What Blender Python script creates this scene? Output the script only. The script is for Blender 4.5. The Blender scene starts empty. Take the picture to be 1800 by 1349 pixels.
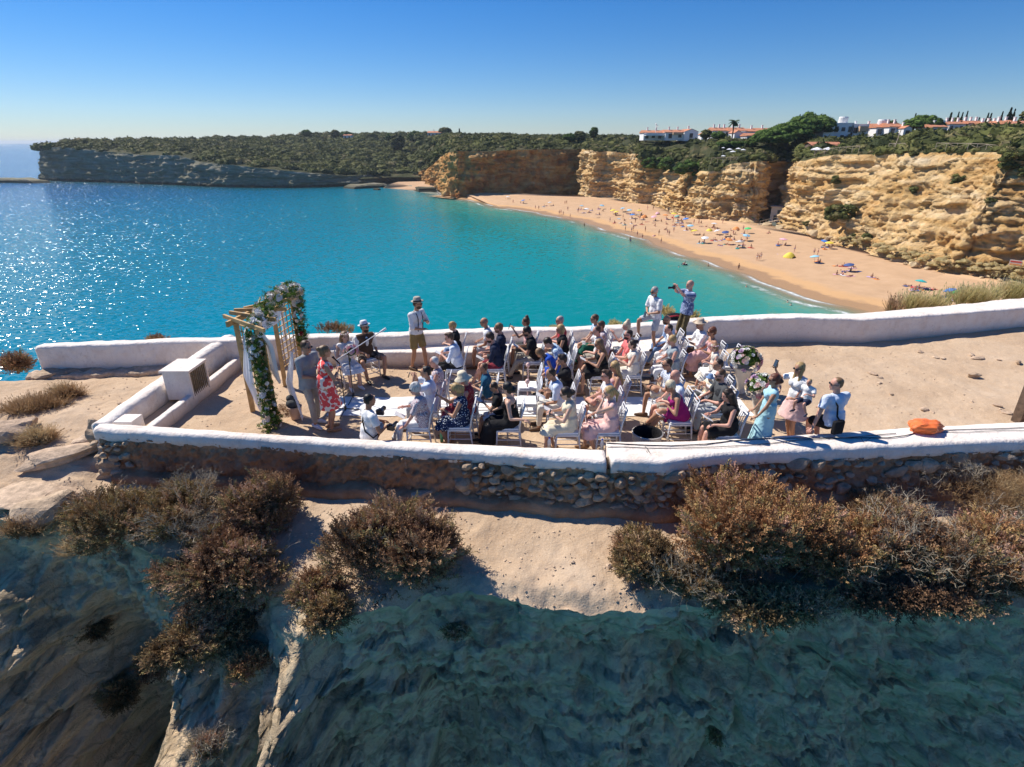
import bpy, bmesh, math, random
import numpy as np
from mathutils import Vector, Matrix, noise as mnoise

# ---------------------------------------------------------------- camera, sky, sun, exposure
scn = bpy.context.scene
COL = scn.collection
CAMZ = 26.0
PITCH = math.radians(23.0)
cam_d = bpy.data.cameras.new('camera')
cam = bpy.data.objects.new('camera', cam_d)
COL.objects.link(cam)
cam_d.sensor_width = 36.0
cam_d.lens = 20.0
cam_d.clip_end = 60000
cam_d.clip_start = 0.1
cam.location = (0, 0, CAMZ)
cam.rotation_euler = (math.pi/2 - PITCH, 0, 0)
scn.camera = cam

SUN_AZ = math.radians(-57)      # from +Y towards +X
SUN_EL = math.radians(48)
world = bpy.data.worlds.new('World')
scn.world = world
world.use_nodes = True
wn = world.node_tree
wn.nodes.clear()
w_out = wn.nodes.new('ShaderNodeOutputWorld')
w_bg = wn.nodes.new('ShaderNodeBackground')
w_sky = wn.nodes.new('ShaderNodeTexSky')
w_sky.sky_type = 'NISHITA'
w_sky.sun_disc = False
w_sky.sun_elevation = SUN_EL
w_sky.sun_rotation = SUN_AZ
w_sky.altitude = 0
w_sky.air_density = 1.0
w_sky.dust_density = 0.0
w_sky.ozone_density = 6.0
w_hsv = wn.nodes.new('ShaderNodeHueSaturation')
w_hsv.inputs['Saturation'].default_value = 1.32
w_bg.inputs['Strength'].default_value = 0.068
wn.links.new(w_sky.outputs[0], w_hsv.inputs['Color'])
w_tint = wn.nodes.new('ShaderNodeMix'); w_tint.data_type = 'RGBA'; w_tint.blend_type = 'MULTIPLY'
w_tint.inputs[0].default_value = 1.0; w_tint.inputs[7].default_value = (.80, .87, 1.07, 1)
wn.links.new(w_hsv.outputs[0], w_tint.inputs[6])
wn.links.new(w_tint.outputs[2], w_bg.inputs['Color'])
wn.links.new(w_bg.outputs[0], w_out.inputs['Surface'])

sun_d = bpy.data.lights.new('sun', 'SUN')
sun_d.energy = 4.3
sun_d.angle = math.radians(0.53)
sun_d.color = (1.0, 0.93, 0.83)
sun = bpy.data.objects.new('sun', sun_d)
COL.objects.link(sun)
SUNV = Vector((math.sin(SUN_AZ)*math.cos(SUN_EL), math.cos(SUN_AZ)*math.cos(SUN_EL), math.sin(SUN_EL)))
sun.rotation_euler = SUNV.to_track_quat('Z', 'Y').to_euler()
sun.location = (-20, 20, 60)
vs = scn.view_settings
vs.view_transform = 'Standard'
vs.look = 'None'
vs.exposure = 0.56
vs.gamma = 1.0
vs.use_curve_mapping = False
scn.cycles.max_bounces = 6
scn.cycles.transparent_max_bounces = 8
scn.cycles.caustics_reflective = False
scn.cycles.caustics_refractive = False

# ---------------------------------------------------------------- measuring helpers (a photo pixel to a place on the ground)
SP, CP = math.sin(PITCH), math.cos(PITCH)
def G(px, py, z):
    """place at height z under photo pixel px, py (1800 wide)"""
    u = (px-900)/1000.0; v = (py-674.5)/1000.0
    dy = CP - v*SP; dz = -SP - v*CP
    t = (z-CAMZ)/dz
    return (u*t, dy*t, z)
def PY(px, py, Y):
    """height and X of photo pixel px, py at forward distance Y"""
    u = (px-900)/1000.0; v = (py-674.5)/1000.0
    dy = CP - v*SP; dz = -SP - v*CP
    t = Y/dy
    return (u*t, Y, CAMZ+dz*t)

# ---------------------------------------------------------------- noise
_rs = np.random.RandomState(7)
_perm = np.concatenate([_rs.permutation(256)]*3).astype(np.int64)
_grad = _rs.normal(size=(256, 3)); _grad /= np.linalg.norm(_grad, axis=1)[:, None]
def pn(P):
    P = np.asarray(P, dtype=np.float64)
    i = np.floor(P).astype(np.int64); f = P - i
    i &= 255
    w = f*f*f*(f*(f*6-15)+10)
    res = 0.0
    for a in (0, 1):
        for b in (0, 1):
            for c in (0, 1):
                h = _perm[_perm[_perm[i[:, 0]+a]+i[:, 1]+b]+i[:, 2]+c]
                g = _grad[h]
                d = g[:, 0]*(f[:, 0]-a)+g[:, 1]*(f[:, 1]-b)+g[:, 2]*(f[:, 2]-c)
                ww = (w[:, 0] if a else 1-w[:, 0])*(w[:, 1] if b else 1-w[:, 1])*(w[:, 2] if c else 1-w[:, 2])
                res = res + ww*d
    return res*1.6
def fbm(P, octv=4, lac=2.1, gain=0.5):
    P = np.asarray(P, dtype=np.float64)
    r = 0; a = 1.0
    for _ in range(octv):
        r = r + a*pn(P); P = P*lac+17.3; a *= gain
    return r
def facets(P, size, seed=0, tilt=.5, squash=1.0):
    """angular block relief, about -0.5 .. 0.5"""
    P = np.asarray(P, dtype=np.float64)/size; P = P*np.array([1, 1, squash])
    i = np.floor(P).astype(np.int64); best = np.full(len(P), 9e9); val = np.zeros(len(P))
    for a in (-1, 0, 1):
        for b in (-1, 0, 1):
            for c in (-1, 0, 1):
                j = i+np.array([a, b, c]); k = (j+seed) & 255
                h = _perm[_perm[_perm[k[:, 0]]+k[:, 1]]+k[:, 2]]
                g = _grad[h]; ctr = j+.5+.42*_grad[(h*7+3) & 255]
                d = P-ctr; dd = (d**2).sum(1); m = dd < best
                best[m] = dd[m]; val[m] = ((h[m] % 97)/97.-.5)+tilt*(d[m]*g[m]).sum(1)
    return val
def sm(a, b, x):
    t = np.clip((np.asarray(x, dtype=float)-a)/(b-a), 0, 1)
    return t*t*(3-2*t)

# ---------------------------------------------------------------- mesh helpers
def put(o, name=None, label=None, cat=None, group=None, kind=None, parent=None):
    if label: o['label'] = label
    if cat: o['category'] = cat
    if group: o['group'] = group
    if kind: o['kind'] = kind
    if parent is not None: o.parent = parent
    return o
def empty(name, loc=(0, 0, 0), rz=0.0, **k):
    o = bpy.data.objects.new(name, None)
    o.empty_display_size = 0.2
    COL.objects.link(o)
    o.location = loc; o.rotation_euler = (0, 0, rz)
    return put(o, **k)
def link_mesh(name, me, mats=None, parent=None, **k):
    o = bpy.data.objects.new(name, me)
    COL.objects.link(o)
    if mats is not None:
        if not isinstance(mats, (list, tuple)): mats = [mats]
        if len(me.materials) == 0:
            for m in mats: me.materials.append(m)
    return put(o, parent=parent, **k)
def np_mesh(name, V, F, smooth=False, attrs=None, midx=None):
    """V (n,3); F (m,3) or (m,4) array, or a list of such arrays"""
    me = bpy.data.meshes.new(name)
    V = np.asarray(V, dtype=np.float32)
    Fs = F if isinstance(F, list) else [F]
    Fs = [np.asarray(f, dtype=np.int32) for f in Fs if len(f)]
    me.vertices.add(len(V))
    me.vertices.foreach_set('co', V.ravel())
    nl = sum(f.size for f in Fs); npoly = sum(len(f) for f in Fs)
    me.loops.add(nl); me.polygons.add(npoly)
    me.loops.foreach_set('vertex_index', np.concatenate([f.ravel() for f in Fs]))
    tot = np.concatenate([np.full(len(f), f.shape[1], dtype=np.int32) for f in Fs])
    st = np.concatenate([[0], np.cumsum(tot)[:-1]]).astype(np.int32)
    me.polygons.foreach_set('loop_start', st)
    me.polygons.foreach_set('loop_total', tot)
    if midx is not None: me.polygons.foreach_set('material_index', np.asarray(midx, dtype=np.int32))
    me.polygons.foreach_set('use_smooth', np.full(npoly, bool(smooth)))
    me.update(calc_edges=True)
    if attrs:
        for an, av in attrs.items():
            a = me.attributes.new(an, 'FLOAT', 'POINT')
            a.data.foreach_set('value', np.asarray(av, dtype=np.float32))
    return me
def grid_faces(nu, nv, off=0, flip=False, closed_u=False):
    """nu x nv points, index = i*nv + j"""
    iu = np.arange(nu if closed_u else nu-1)[:, None]; j = np.arange(nv-1)[None, :]
    i2 = (iu+1) % nu
    a = iu*nv+j; b = i2*nv+j; c = i2*nv+j+1; d = iu*nv+j+1
    F = np.stack([a, b, c, d], -1).reshape(-1, 4)+off
    return F[:, ::-1] if flip else F
class MB:
    """collects simple shapes into one mesh"""
    def __init__(s): s.V = []; s.F3 = []; s.F4 = []; s.n = 0
    def add(s, V, F):
        V = np.asarray(V, dtype=float)
        for f in F: (s.F3 if len(f) == 3 else s.F4).append([i+s.n for i in f])
        s.V.append(V); s.n += len(V)
    def addnp(s, V, F):
        F = np.asarray(F)+s.n
        (s.F3 if F.shape[1] == 3 else s.F4).extend(F.tolist())
        s.V.append(np.asarray(V, dtype=float)); s.n += len(V)
    def box(s, c, d, rz=0.0, M=None):
        x, y, z = d[0]/2, d[1]/2, d[2]/2
        V = np.array([(-x,-y,-z),(x,-y,-z),(x,y,-z),(-x,y,-z),(-x,-y,z),(x,-y,z),(x,y,z),(-x,y,z)])
        if M is not None: V = V @ np.array(M).T
        if rz:
            cr, sr = math.cos(rz), math.sin(rz)
            V = V @ np.array([[cr, sr, 0], [-sr, cr, 0], [0, 0, 1]])
        s.add(V+np.array(c), [(0,3,2,1),(4,5,6,7),(0,1,5,4),(1,2,6,5),(2,3,7,6),(3,0,4,7)])
        return s
    def bar(s, a, b, w, h=None, up=(0, 0, 1)):
        """rectangular bar from a to b"""
        h = w if h is None else h
        a = Vector(a); b = Vector(b); d = b-a; L = d.length
        if L < 1e-6: return s
        d.normalize(); up = Vector(up)
        if abs(d.dot(up)) > 0.98: up = Vector((0, 1, 0))
        x = d.cross(up).normalized(); y = x.cross(d).normalized()
        V = []
        for t in (a, b):
            for sx, sy in ((-1,-1),(1,-1),(1,1),(-1,1)):
                V.append(t+x*(w/2*sx)+y*(h/2*sy))
        s.add([tuple(v) for v in V], [(0,1,2,3),(4,7,6,5),(0,4,5,1),(1,5,6,2),(2,6,7,3),(3,7,4,0)])
        return s
    def tube(s, pts, r, n=6, cap=True):
        """round tube along pts, r a number or list"""
        pts = [Vector(p) for p in pts]
        R = r if isinstance(r, (list, tuple)) else [r]*len(pts)
        rings = []
        prev = None
        for i, p in enumerate(pts):
            if i == 0: d = pts[1]-pts[0]
            elif i == len(pts)-1: d = pts[-1]-pts[-2]
            else: d = (pts[i+1]-pts[i]).normalized()+(pts[i]-pts[i-1]).normalized()
            if d.length < 1e-9: d = Vector((0, 0, 1))
            d.normalize()
            if prev is None:
                up = Vector((0, 0, 1)) if abs(d.z) < .9 else Vector((1, 0, 0))
                x = d.cross(up).normalized()
            else:
                x = (prev - d*prev.dot(d))
                x = x.normalized() if x.length > 1e-6 else d.orthogonal().normalized()
            prev = x; y = d.cross(x)
            rings.append([tuple(p+(x*math.cos(2*math.pi*k/n)+y*math.sin(2*math.pi*k/n))*R[i]) for k in range(n)])
        V = [v for rg in rings for v in rg]; F = []
        for i in range(len(pts)-1):
            for k in range(n):
                k2 = (k+1) % n
                F.append((i*n+k, i*n+k2, (i+1)*n+k2, (i+1)*n+k))
        if cap:
            V.append(tuple(pts[0])); V.append(tuple(pts[-1]))
            c0, c1 = len(V)-2, len(V)-1; L = (len(pts)-1)*n
            for k in range(n):
                k2 = (k+1) % n
                F.append((c0, k2, k)); F.append((c1, L+k, L+k2))
        s.add(V, F); return s
    def lathe(s, prof, n=16, c=(0, 0, 0), M=None):
        """prof list of (r, z)"""
        V = []; F = []
        for r, z in prof:
            for k in range(n):
                a = 2*math.pi*k/n
                V.append((r*math.cos(a), r*math.sin(a), z))
        for i in range(len(prof)-1):
            for k in range(n):
                k2 = (k+1) % n
                F.append((i*n+k, i*n+k2, (i+1)*n+k2, (i+1)*n+k))
        V = np.array(V)
        if M is not None: V = V @ np.array(M).T
        s.add(V+np.array(c), F); return s
    def ell(s, c, r, M=None, nu=10, nv=7):
        V = []; F = []
        for j in range(1, nv):
            ph = math.pi*j/nv
            for i in range(nu):
                a = 2*math.pi*i/nu
                V.append((math.sin(ph)*math.cos(a)*r[0], math.sin(ph)*math.sin(a)*r[1], math.cos(ph)*r[2]))
        V.append((0, 0, r[2])); V.append((0, 0, -r[2]))
        T, B = len(V)-2, len(V)-1
        for j in range(nv-2):
            for i in range(nu):
                i2 = (i+1) % nu
                F.append((j*nu+i, (j+1)*nu+i, (j+1)*nu+i2, j*nu+i2))
        for i in range(nu):
            i2 = (i+1) % nu
            F.append((T, i, i2)); F.append((B, (nv-2)*nu+i2, (nv-2)*nu+i))
        V = np.array(V)
        if M is not None: V = V @ np.array(M).T
        s.add(V+np.array(c), F); return s
    def frus(s, a, b, ra, rb, n=12, M=None, sq=1.0, axis=None):
        """closed truncated cone a to b (flat ends); sq squashes along axis"""
        a = Vector(a); b = Vector(b); d = (b-a)
        d.normalize()
        x = Vector(axis) if axis is not None else d.orthogonal()
        x = (x - d*x.dot(d)).normalized(); y = d.cross(x)
        V = []
        for t, r in ((a, ra), (b, rb)):
            for k in range(n):
                an = 2*math.pi*k/n
                V.append(tuple(t+x*(math.cos(an)*r*sq)+y*(math.sin(an)*r)))
        V.append(tuple(a)); V.append(tuple(b))
        F = []
        for k in range(n):
            k2 = (k+1) % n
            F += [(k, k2, n+k2, n+k), (2*n, k2, k), (2*n+1, n+k, n+k2)]
        s.add(V, F); return s
    def verts(s): return np.concatenate(s.V) if s.V else np.zeros((0, 3))
    def mesh(s, name, smooth=False):
        F = []
        if s.F4: F.append(np.array(s.F4))
        if s.F3: F.append(np.array(s.F3))
        return np_mesh(name, s.verts(), F, smooth)
    def obj(s, name, mat, parent=None, smooth=False, **k):
        return link_mesh(name, s.mesh(name, smooth), mat, parent, **k)
def smooth_angle(me, ang=40):
    me.polygons.foreach_set('use_smooth', np.ones(len(me.polygons), dtype=bool))
    try: me.set_sharp_from_angle(angle=math.radians(ang))
    except Exception: pass

def ordn(n):
    return '%d%s' % (n, 'th' if 10 <= n % 100 <= 20 else {1: 'st', 2: 'nd', 3: 'rd'}.get(n % 10, 'th'))
# ---------------------------------------------------------------- material helpers
MATS = {}
class NT:
    def __init__(s, name):
        s.m = bpy.data.materials.new(name); s.m.use_nodes = True
        s.t = s.m.node_tree; s.b = s.t.nodes['Principled BSDF']; s.out = s.t.nodes['Material Output']
    def n(s, typ, **k):
        nd = s.t.nodes.new(typ)
        for a, v in k.items(): setattr(nd, a, v)
        return nd
    def l(s, a, b): s.t.links.new(a, b)
    def coord(s, kind='Object', scale=(1, 1, 1), rot=(0, 0, 0)):
        tc = s.n('ShaderNodeTexCoord'); mp = s.n('ShaderNodeMapping')
        mp.inputs['Scale'].default_value = scale; mp.inputs['Rotation'].default_value = rot
        s.l(tc.outputs[kind], mp.inputs['Vector']); return mp.outputs[0]
    def geo(s, scale=(1, 1, 1)):
        g = s.n('ShaderNodeNewGeometry'); mp = s.n('ShaderNodeMapping')
        mp.inputs['Scale'].default_value = scale
        s.l(g.outputs['Position'], mp.inputs['Vector']); return mp.outputs[0]
    def noise(s, vec, scale=5, detail=4, rough=.55, dist=0, out='Fac'):
        nd = s.n('ShaderNodeTexNoise'); nd.inputs['Scale'].default_value = scale
        nd.inputs['Detail'].default_value = detail; nd.inputs['Roughness'].default_value = rough
        nd.inputs['Distortion'].default_value = dist
        s.l(vec, nd.inputs['Vector']); return nd.outputs[out]
    def vor(s, vec, scale=5, feature='F1', out='Distance', rnd=1.0):
        nd = s.n('ShaderNodeTexVoronoi'); nd.feature = feature
        nd.inputs['Scale'].default_value = scale; nd.inputs['Randomness'].default_value = rnd
        s.l(vec, nd.inputs['Vector']); return nd.outputs[out]
    def ramp(s, fac, stops, interp='LINEAR'):
        nd = s.n('ShaderNodeValToRGB'); cr = nd.color_ramp; cr.interpolation = interp
        while len(cr.elements) > 1: cr.elements.remove(cr.elements[-1])
        cr.elements[0].position = stops[0][0]; cr.elements[0].color = tuple(stops[0][1])+(1,)
        for p, c in stops[1:]:
            e = cr.elements.new(p); e.color = tuple(c)+(1,)
        s.l(fac, nd.inputs['Fac']); return nd.outputs['Color']
    def mix(s, fac, a, b, typ='MIX'):
        nd = s.n('ShaderNodeMix'); nd.data_type = 'RGBA'; nd.blend_type = typ
        for v, i in ((fac, 0), (a, 6), (b, 7)):
            if isinstance(v, (int, float)): nd.inputs[i].default_value = v if i == 0 else (v, v, v, 1)
            elif isinstance(v, tuple): nd.inputs[i].default_value = v+(1,) if len(v) == 3 else v
            else: s.l(v, nd.inputs[i])
        return nd.outputs[2]
    def math(s, op, a, b=None, clamp=False):
        nd = s.n('ShaderNodeMath'); nd.operation = op; nd.use_clamp = clamp
        for v, i in ((a, 0), (b, 1)):
            if v is None: continue
            if isinstance(v, (int, float)): nd.inputs[i].default_value = v
            else: s.l(v, nd.inputs[i])
        return nd.outputs[0]
    def rng(s, v, a, b, c=0.0, d=1.0):
        nd = s.n('ShaderNodeMapRange'); nd.clamp = True
        nd.inputs[1].default_value = a; nd.inputs[2].default_value = b
        nd.inputs[3].default_value = c; nd.inputs[4].default_value = d
        s.l(v, nd.inputs[0]); return nd.outputs[0]
    def attr(s, name):
        nd = s.n('ShaderNodeAttribute'); nd.attribute_name = name; return nd.outputs['Fac']
    def bump(s, h, strength=.3, dist=.02, normal=None):
        nd = s.n('ShaderNodeBump'); nd.inputs['Strength'].default_value = strength
        nd.inputs['Distance'].default_value = dist
        s.l(h, nd.inputs['Height'])
        if normal is not None: s.l(normal, nd.inputs['Normal'])
        return nd.outputs[0]
    def set(s, **k):
        for a, v in k.items():
            a = a.replace('_', ' ')
            i = s.b.inputs[a]
            if isinstance(v, (int, float)): i.default_value = v
            elif isinstance(v, tuple): i.default_value = v+(1,) if len(v) == 3 and a.endswith('Color') or a.endswith('Tint') and len(v) == 3 else v
            else: s.l(v, i)
        return s
def simple(name, col, rough=.6, var=.15, scale=6.0, metal=0.0, spec=.4, bump=0.0, bscale=40.0):
    """one colour broken up by noise"""
    key = ('simple', name)
    if key in MATS: return MATS[key]
    t = NT(name); v = t.coord('Object')
    nz = t.noise(v, scale, 4)
    lo = tuple(max(0, c*(1-var)) for c in col); hi = tuple(min(1, c*(1+var)) for c in col)
    t.set(Base_Color=t.ramp(nz, [(.3, lo), (.7, hi)]), Roughness=rough, Metallic=metal, Specular_IOR_Level=spec)
    if bump: t.set(Normal=t.bump(t.noise(v, bscale, 3), bump, .01))
    MATS[key] = t.m
    return t.m
# ---------------------------------------------------------------- materials of the place
FLOOR = 20.7
def m_sand():
    t = NT('dusty_sand'); p = t.geo()
    big = t.noise(p, .55, 5, .6); mid = t.noise(p, 3.1, 5, .6); fine = t.noise(p, 38, 4, .65)
    peb = t.vor(p, 14, out='Distance')
    c = t.ramp(big, [(.32, (.42, .29, .185)), (.5, (.52, .38, .255)), (.7, (.58, .44, .31))])
    c = t.mix(t.rng(mid, .35, .72, .0, .55), c, (.47, .32, .20))
    c = t.mix(t.rng(fine, .45, .7, .0, .35), c, (.74, .60, .44))
    c = t.mix(t.rng(t.noise(p, 90, 2, .5), .66, .72, 0, .7), c, (.72, .66, .56))
    c = t.mix(t.rng(t.noise(p, 60, 2, .5), .69, .74, 0, .7), c, (.2, .14, .09))
    pit = t.math('MULTIPLY', t.rng(t.vor(p, 3.3), .0, .33), .35)
    h = t.math('ADD', t.math('ADD', t.math('MULTIPLY', t.noise(p, 5, 6, .65), 1.0), t.math('MULTIPLY', fine, .28)), pit)
    t.set(Base_Color=c, Roughness=.95, Specular_IOR_Level=.15, Normal=t.bump(h, .55, .06))
    return t.m
def m_rock_near():
    t = NT('limestone_near'); p = t.geo(); z = t.geo((.35, .35, 1.6))
    a = t.noise(p, .7, 8, .66, .6); b = t.noise(z, 2.2, 7, .65, .4); f = t.noise(p, 22, 5, .7)
    c = t.ramp(a, [(.3, (.50, .37, .23)), (.45, (.76, .57, .36)), (.58, (.84, .65, .43)), (.72, (.88, .71, .50))])
    c = t.mix(t.rng(b, .5, .68, 0, .8), c, (.17, .15, .11))
    c = t.mix(t.rng(t.noise(p, 2.3, 8, .75), .56, .66, 0, .55), c, (.56, .49, .35))
    wv = t.n('ShaderNodeVectorMath'); wv.operation = 'MULTIPLY_ADD'; nc = t.n('ShaderNodeTexNoise'); nc.inputs['Scale'].default_value = 1.3; nc.inputs['Detail'].default_value = 5; t.l(p, nc.inputs['Vector'])
    t.l(nc.outputs['Color'], wv.inputs[0]); wv.inputs[1].default_value = (.9, .9, .9); t.l(p, wv.inputs[2])
    crk = t.rng(t.vor(wv.outputs[0], 1.1, 'DISTANCE_TO_EDGE'), 0, .05)
    crk2 = t.rng(t.vor(wv.outputs[0], 4.2, 'DISTANCE_TO_EDGE'), 0, .07)
    c = t.mix(t.rng(crk, 0, 1, .35, 0), c, (.10, .09, .06))
    h = t.math('ADD', t.noise(p, 1.6, 10, .76, .5), t.math('ADD', t.math('MULTIPLY', f, .30), t.math('ADD', t.math('MULTIPLY', crk, .10), t.math('MULTIPLY', crk2, .07))))
    t.set(Base_Color=c, Roughness=.95, Specular_IOR_Level=.15, Normal=t.bump(h, .8, .22))
    return t.m
def m_whitewash():
    t = NT('whitewash'); p = t.geo()
    n = t.noise(p, 2.1, 6, .62); f = t.noise(p, 14, 6, .65)
    c = t.ramp(n, [(.3, (.74, .63, .55)), (.5, (.83, .755, .685)), (.7, (.87, .81, .75))])
    c = t.mix(t.rng(f, .58, .75, 0, .5), c, (.52, .44, .36))
    c = t.mix(t.rng(t.noise(p, 5.5, 7, .75), .60, .70, 0, .5), c, (.55, .36, .25))
    c = t.mix(t.rng(t.noise(t.geo((2.5, 2.5, .6)), 1.7, 6, .7), .55, .72, 0, .45), c, (.58, .50, .43))
    sz = t.n('ShaderNodeSeparateXYZ'); t.l(p, sz.inputs[0])
    dirt = t.math('MULTIPLY', t.rng(t.math('ADD', sz.outputs[2], t.math('MULTIPLY', n, -.35)), 20.55, 20.78, 1, 0), .55)
    c = t.mix(dirt, c, (.48, .34, .23))
    ck = t.rng(t.vor(p, 1.5, 'DISTANCE_TO_EDGE'), 0, .008, .35, 0)
    c = t.mix(t.math('MULTIPLY', ck, t.rng(n, .5, .6)), c, (.35, .28, .22))
    h = t.math('ADD', t.noise(p, 6, 5, .6), t.math('MULTIPLY', f, .3))
    t.set(Base_Color=c, Roughness=.85, Specular_IOR_Level=.2, Normal=t.bump(h, .8, .045))
    return t.m
def m_mud():
    t = NT('earth_plaster'); p = t.geo()
    n = t.noise(p, 1.4, 7, .66); f = t.noise(p, 9, 7, .7)
    c = t.ramp(n, [(.3, (.27, .13, .07)), (.5, (.47, .26, .145)), (.7, (.60, .38, .23))])
    c = t.mix(t.rng(f, .52, .72, 0, .6), c, (.50, .38, .26))
    # old whitewash runs down from the cap
    pr = t.geo((6.0, 6.0, .5)); z = t.geo((1, 1, 1))
    sx = t.n('ShaderNodeSeparateXYZ'); t.l(z, sx.inputs[0])
    runs = t.math('MULTIPLY', t.rng(t.noise(pr, 2.2, 3, .6), .63, .7), t.rng(sx.outputs[2], 20.5, 20.95))
    c = t.mix(t.math('MULTIPLY', runs, .45), c, (.66, .63, .60))
    h = t.math('ADD', t.noise(p, 4, 9, .75), t.math('MULTIPLY', t.vor(p, 5.0), .3))
    t.set(Base_Color=c, Roughness=.95, Specular_IOR_Level=.1, Normal=t.bump(h, .9, .08))
    return t.m
def m_stone(name, base):
    t = NT(name); p = t.geo()
    oi = t.n('ShaderNodeObjectInfo').outputs['Random']
    n = t.noise(p, 7, 6, .65)
    lo = tuple(x*.55 for x in base); hi = tuple(min(1, x*1.25) for x in base)
    c = t.ramp(n, [(.3, lo), (.7, hi)])
    c = t.mix(t.rng(oi, 0, 1, 0, .55), c, (.24, .15, .10))
    t.set(Base_Color=c, Roughness=.9, Specular_IOR_Level=.2, Normal=t.bump(t.noise(p, 16, 7, .7), .8, .04))
    return t.m
M_SAND = m_sand(); M_ROCKN = m_rock_near(); M_WHITE = m_whitewash(); M_MUD = m_mud()
M_STONE = m_stone('field_stone', (.60, .46, .32)); M_SLAB = m_stone('pale_slab_rock', (.66, .50, .36))

# ---------------------------------------------------------------- the lines the terrace follows
def polyfn(pts):
    xs = np.array([p[0] for p in pts]); ys = np.array([p[1] for p in pts])
    return lambda x: np.interp(x, xs, ys)
back_top_px = [(80,602),(250,596),(400,591),(540,586),(700,583),(760,579),(900,574),(1000,573),(1100,569),(1200,559),(1300,553),(1400,550),(1500,551),(1560,546),(1650,538),(1800,523),(1990,505)]
BT = [G(px, py, 21.42) for px, py in back_top_px]     # outer top edge of the seaward wall
yback = polyfn([(p[0], p[1]) for p in BT])
near_px = [(172,742),(300,750),(450,760),(600,769),(760,776),(900,783),(1065,790)]
NT_ = [G(px, py, 21.12) for px, py in near_px]        # inner top edge of the near wall
near_out_px = [(172,760),(300,768),(450,776),(600,787),(760,797),(900,806),(1065,818),(1170,823),(1260,808),(1400,801),(1500,797),(1600,792),(1800,783),(1990,772)]
NO_ = [G(px, py, 21.05) for px, py in near_out_px]
ynear = polyfn([(p[0], p[1]+.1) for p in NO_])        # a little inside the outer face
yedge = polyfn([(-20,9.6),(-12,8.6),(-8.5,8.1),(-6.9,8.0),(-5.6,7.4),(-4.4,6.95),(-3.4,6.65),(-2.4,6.35),(-1.6,6.5),(-.85,6.75),(.2,6.5),(1.35,6.3),(3,6.4),(5,6.45),(7.6,6.5),(12,6.9),(20,7.5),(40,9)])

# ---------------------------------------------------------------- ground of the headland: one grid, split at the edge into ground and cliff
def ground_h(x, y):
    yn = ynear(x); yb = yback(x)
    inside = FLOOR + 0.03*fbm(np.stack([x*1.2, y*1.2, x*0], 1), 4)
    front = 20.18 - np.clip(yn-.2-y, 0, 4)*.21 + .05*fbm(np.stack([x*1.3, y*1.3, x*0+5], 1), 4)
    left = 20.05 + .65*sm(8.2, 11.2, y) + .06*fbm(np.stack([x*1.1, y*1.1, x*0+9], 1), 4)
    left = left + .10*np.clip(fbm(np.stack([x*.9, y*2.4, x*0+2], 1), 3), 0, 1)*(1-sm(9.5, 10.5, y))
    f = np.where(y < yn, front, inside)
    wl = 1-sm(-8.1, -7.75, x)
    z = f*(1-wl)+left*wl
    # right-hand part rises a little and is stony
    z = z + .10*sm(9, 16, x)*(y > yn)
    # land behind the seaward wall falls away
    d = y-(yb+.05)
    z = z - np.where(d > 0, np.minimum(d*1.3 + .25*sm(0, .5, d), 24), 0)
    z = z - np.where((x < -11.5), np.clip(-11.5-x, 0, 99)*np.clip(y-12.6, 0, 2)*.5, 0)
    return z
nu = 760
xs = np.concatenate([np.linspace(-22, -13, 40)[:-1], np.linspace(-13, 12, 560), np.linspace(12, 45, 162)[1:]])
nu = len(xs)
ng = 230
tg = np.linspace(0, 1, ng)
X = np.repeat(xs, ng); T = np.tile(tg, nu)
ye = yedge(X) + .10*fbm(np.stack([X*1.9, X*0, X*0+3], 1), 4) + .012*fbm(np.stack([X*9, X*0, X*0+1], 1), 3)
yfar = yback(X)+26
# dense up to the wall, coarse beyond
mid = yback(X)+1.0
Y = np.where(T < .8, mid + (ye-mid)*np.clip((1-T/.8), 0, 1), mid+(yfar-mid)*np.clip((T-.8)/.2, 0, 1)**1.6)
Z = ground_h(X, Y)
dd = Y-ye
Z = Z - .12*(1-sm(0, .25, dd))*(1+.8*fbm(np.stack([X*1.0, Y*1.0, Z*0+7], 1), 3)) + .03*(1-sm(.0, .7, dd))*fbm(np.stack([X*4, Y*8, Z*0], 1), 4, gain=.6)
gv = np.stack([X, Y, Z], 1)
me = np_mesh('ground', gv, grid_faces(nu, ng), True)
link_mesh('ground', me, M_SAND, kind='structure')
# the cliff under the edge
E = gv.reshape(nu, ng, 3)[:, 0, :]
hs = np.concatenate([np.linspace(0, 7.5, 210), np.linspace(7.5, 21.5, 60)[1:]])
nh = len(hs)
X = np.repeat(E[:, 0], nh); H = np.tile(hs, nu)
Y0 = np.repeat(E[:, 1], nh); Z0 = np.repeat(E[:, 2], nh)
def gauss(x, c, w): return np.exp(-((x-c)/w)**2)
off = -.10*np.minimum(H, 3)                      # overhangs inwards slightly
P = np.stack([X*.55, H*.45, X*0+11], 1)
off = off + .55*fbm(P, 5, gain=.55)*sm(0, 1.2, H)
off = off + .05*fbm(np.stack([X*2.3, H*3.0, X*0+4], 1), 6, gain=.66)*sm(0, .25, H)
bl = fbm(np.stack([X*.8+.4*fbm(np.stack([X, H, X*0], 1), 2), H*1.3, X*0+41], 1), 2)
off = off + .10*(np.round(bl*4)/4)*sm(0, .4, H)
off = off - .10*np.exp(-(fbm(np.stack([X*1.4, H*1.6, X*0+14], 1), 4)/.05)**2)*sm(.1, .4, H)
off = off + .07*np.abs(fbm(np.stack([X*1.3, H*5.0, X*0+8], 1), 3))*sm(0, .3, H)
ridge = lambda c, w, s, h0, h1: gauss(X + .25*fbm(np.stack([H*1.2, X*0, X*0+c], 1), 3), c, w)*s*np.clip(np.minimum(H, h1)-h0, 0, 99)
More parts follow.
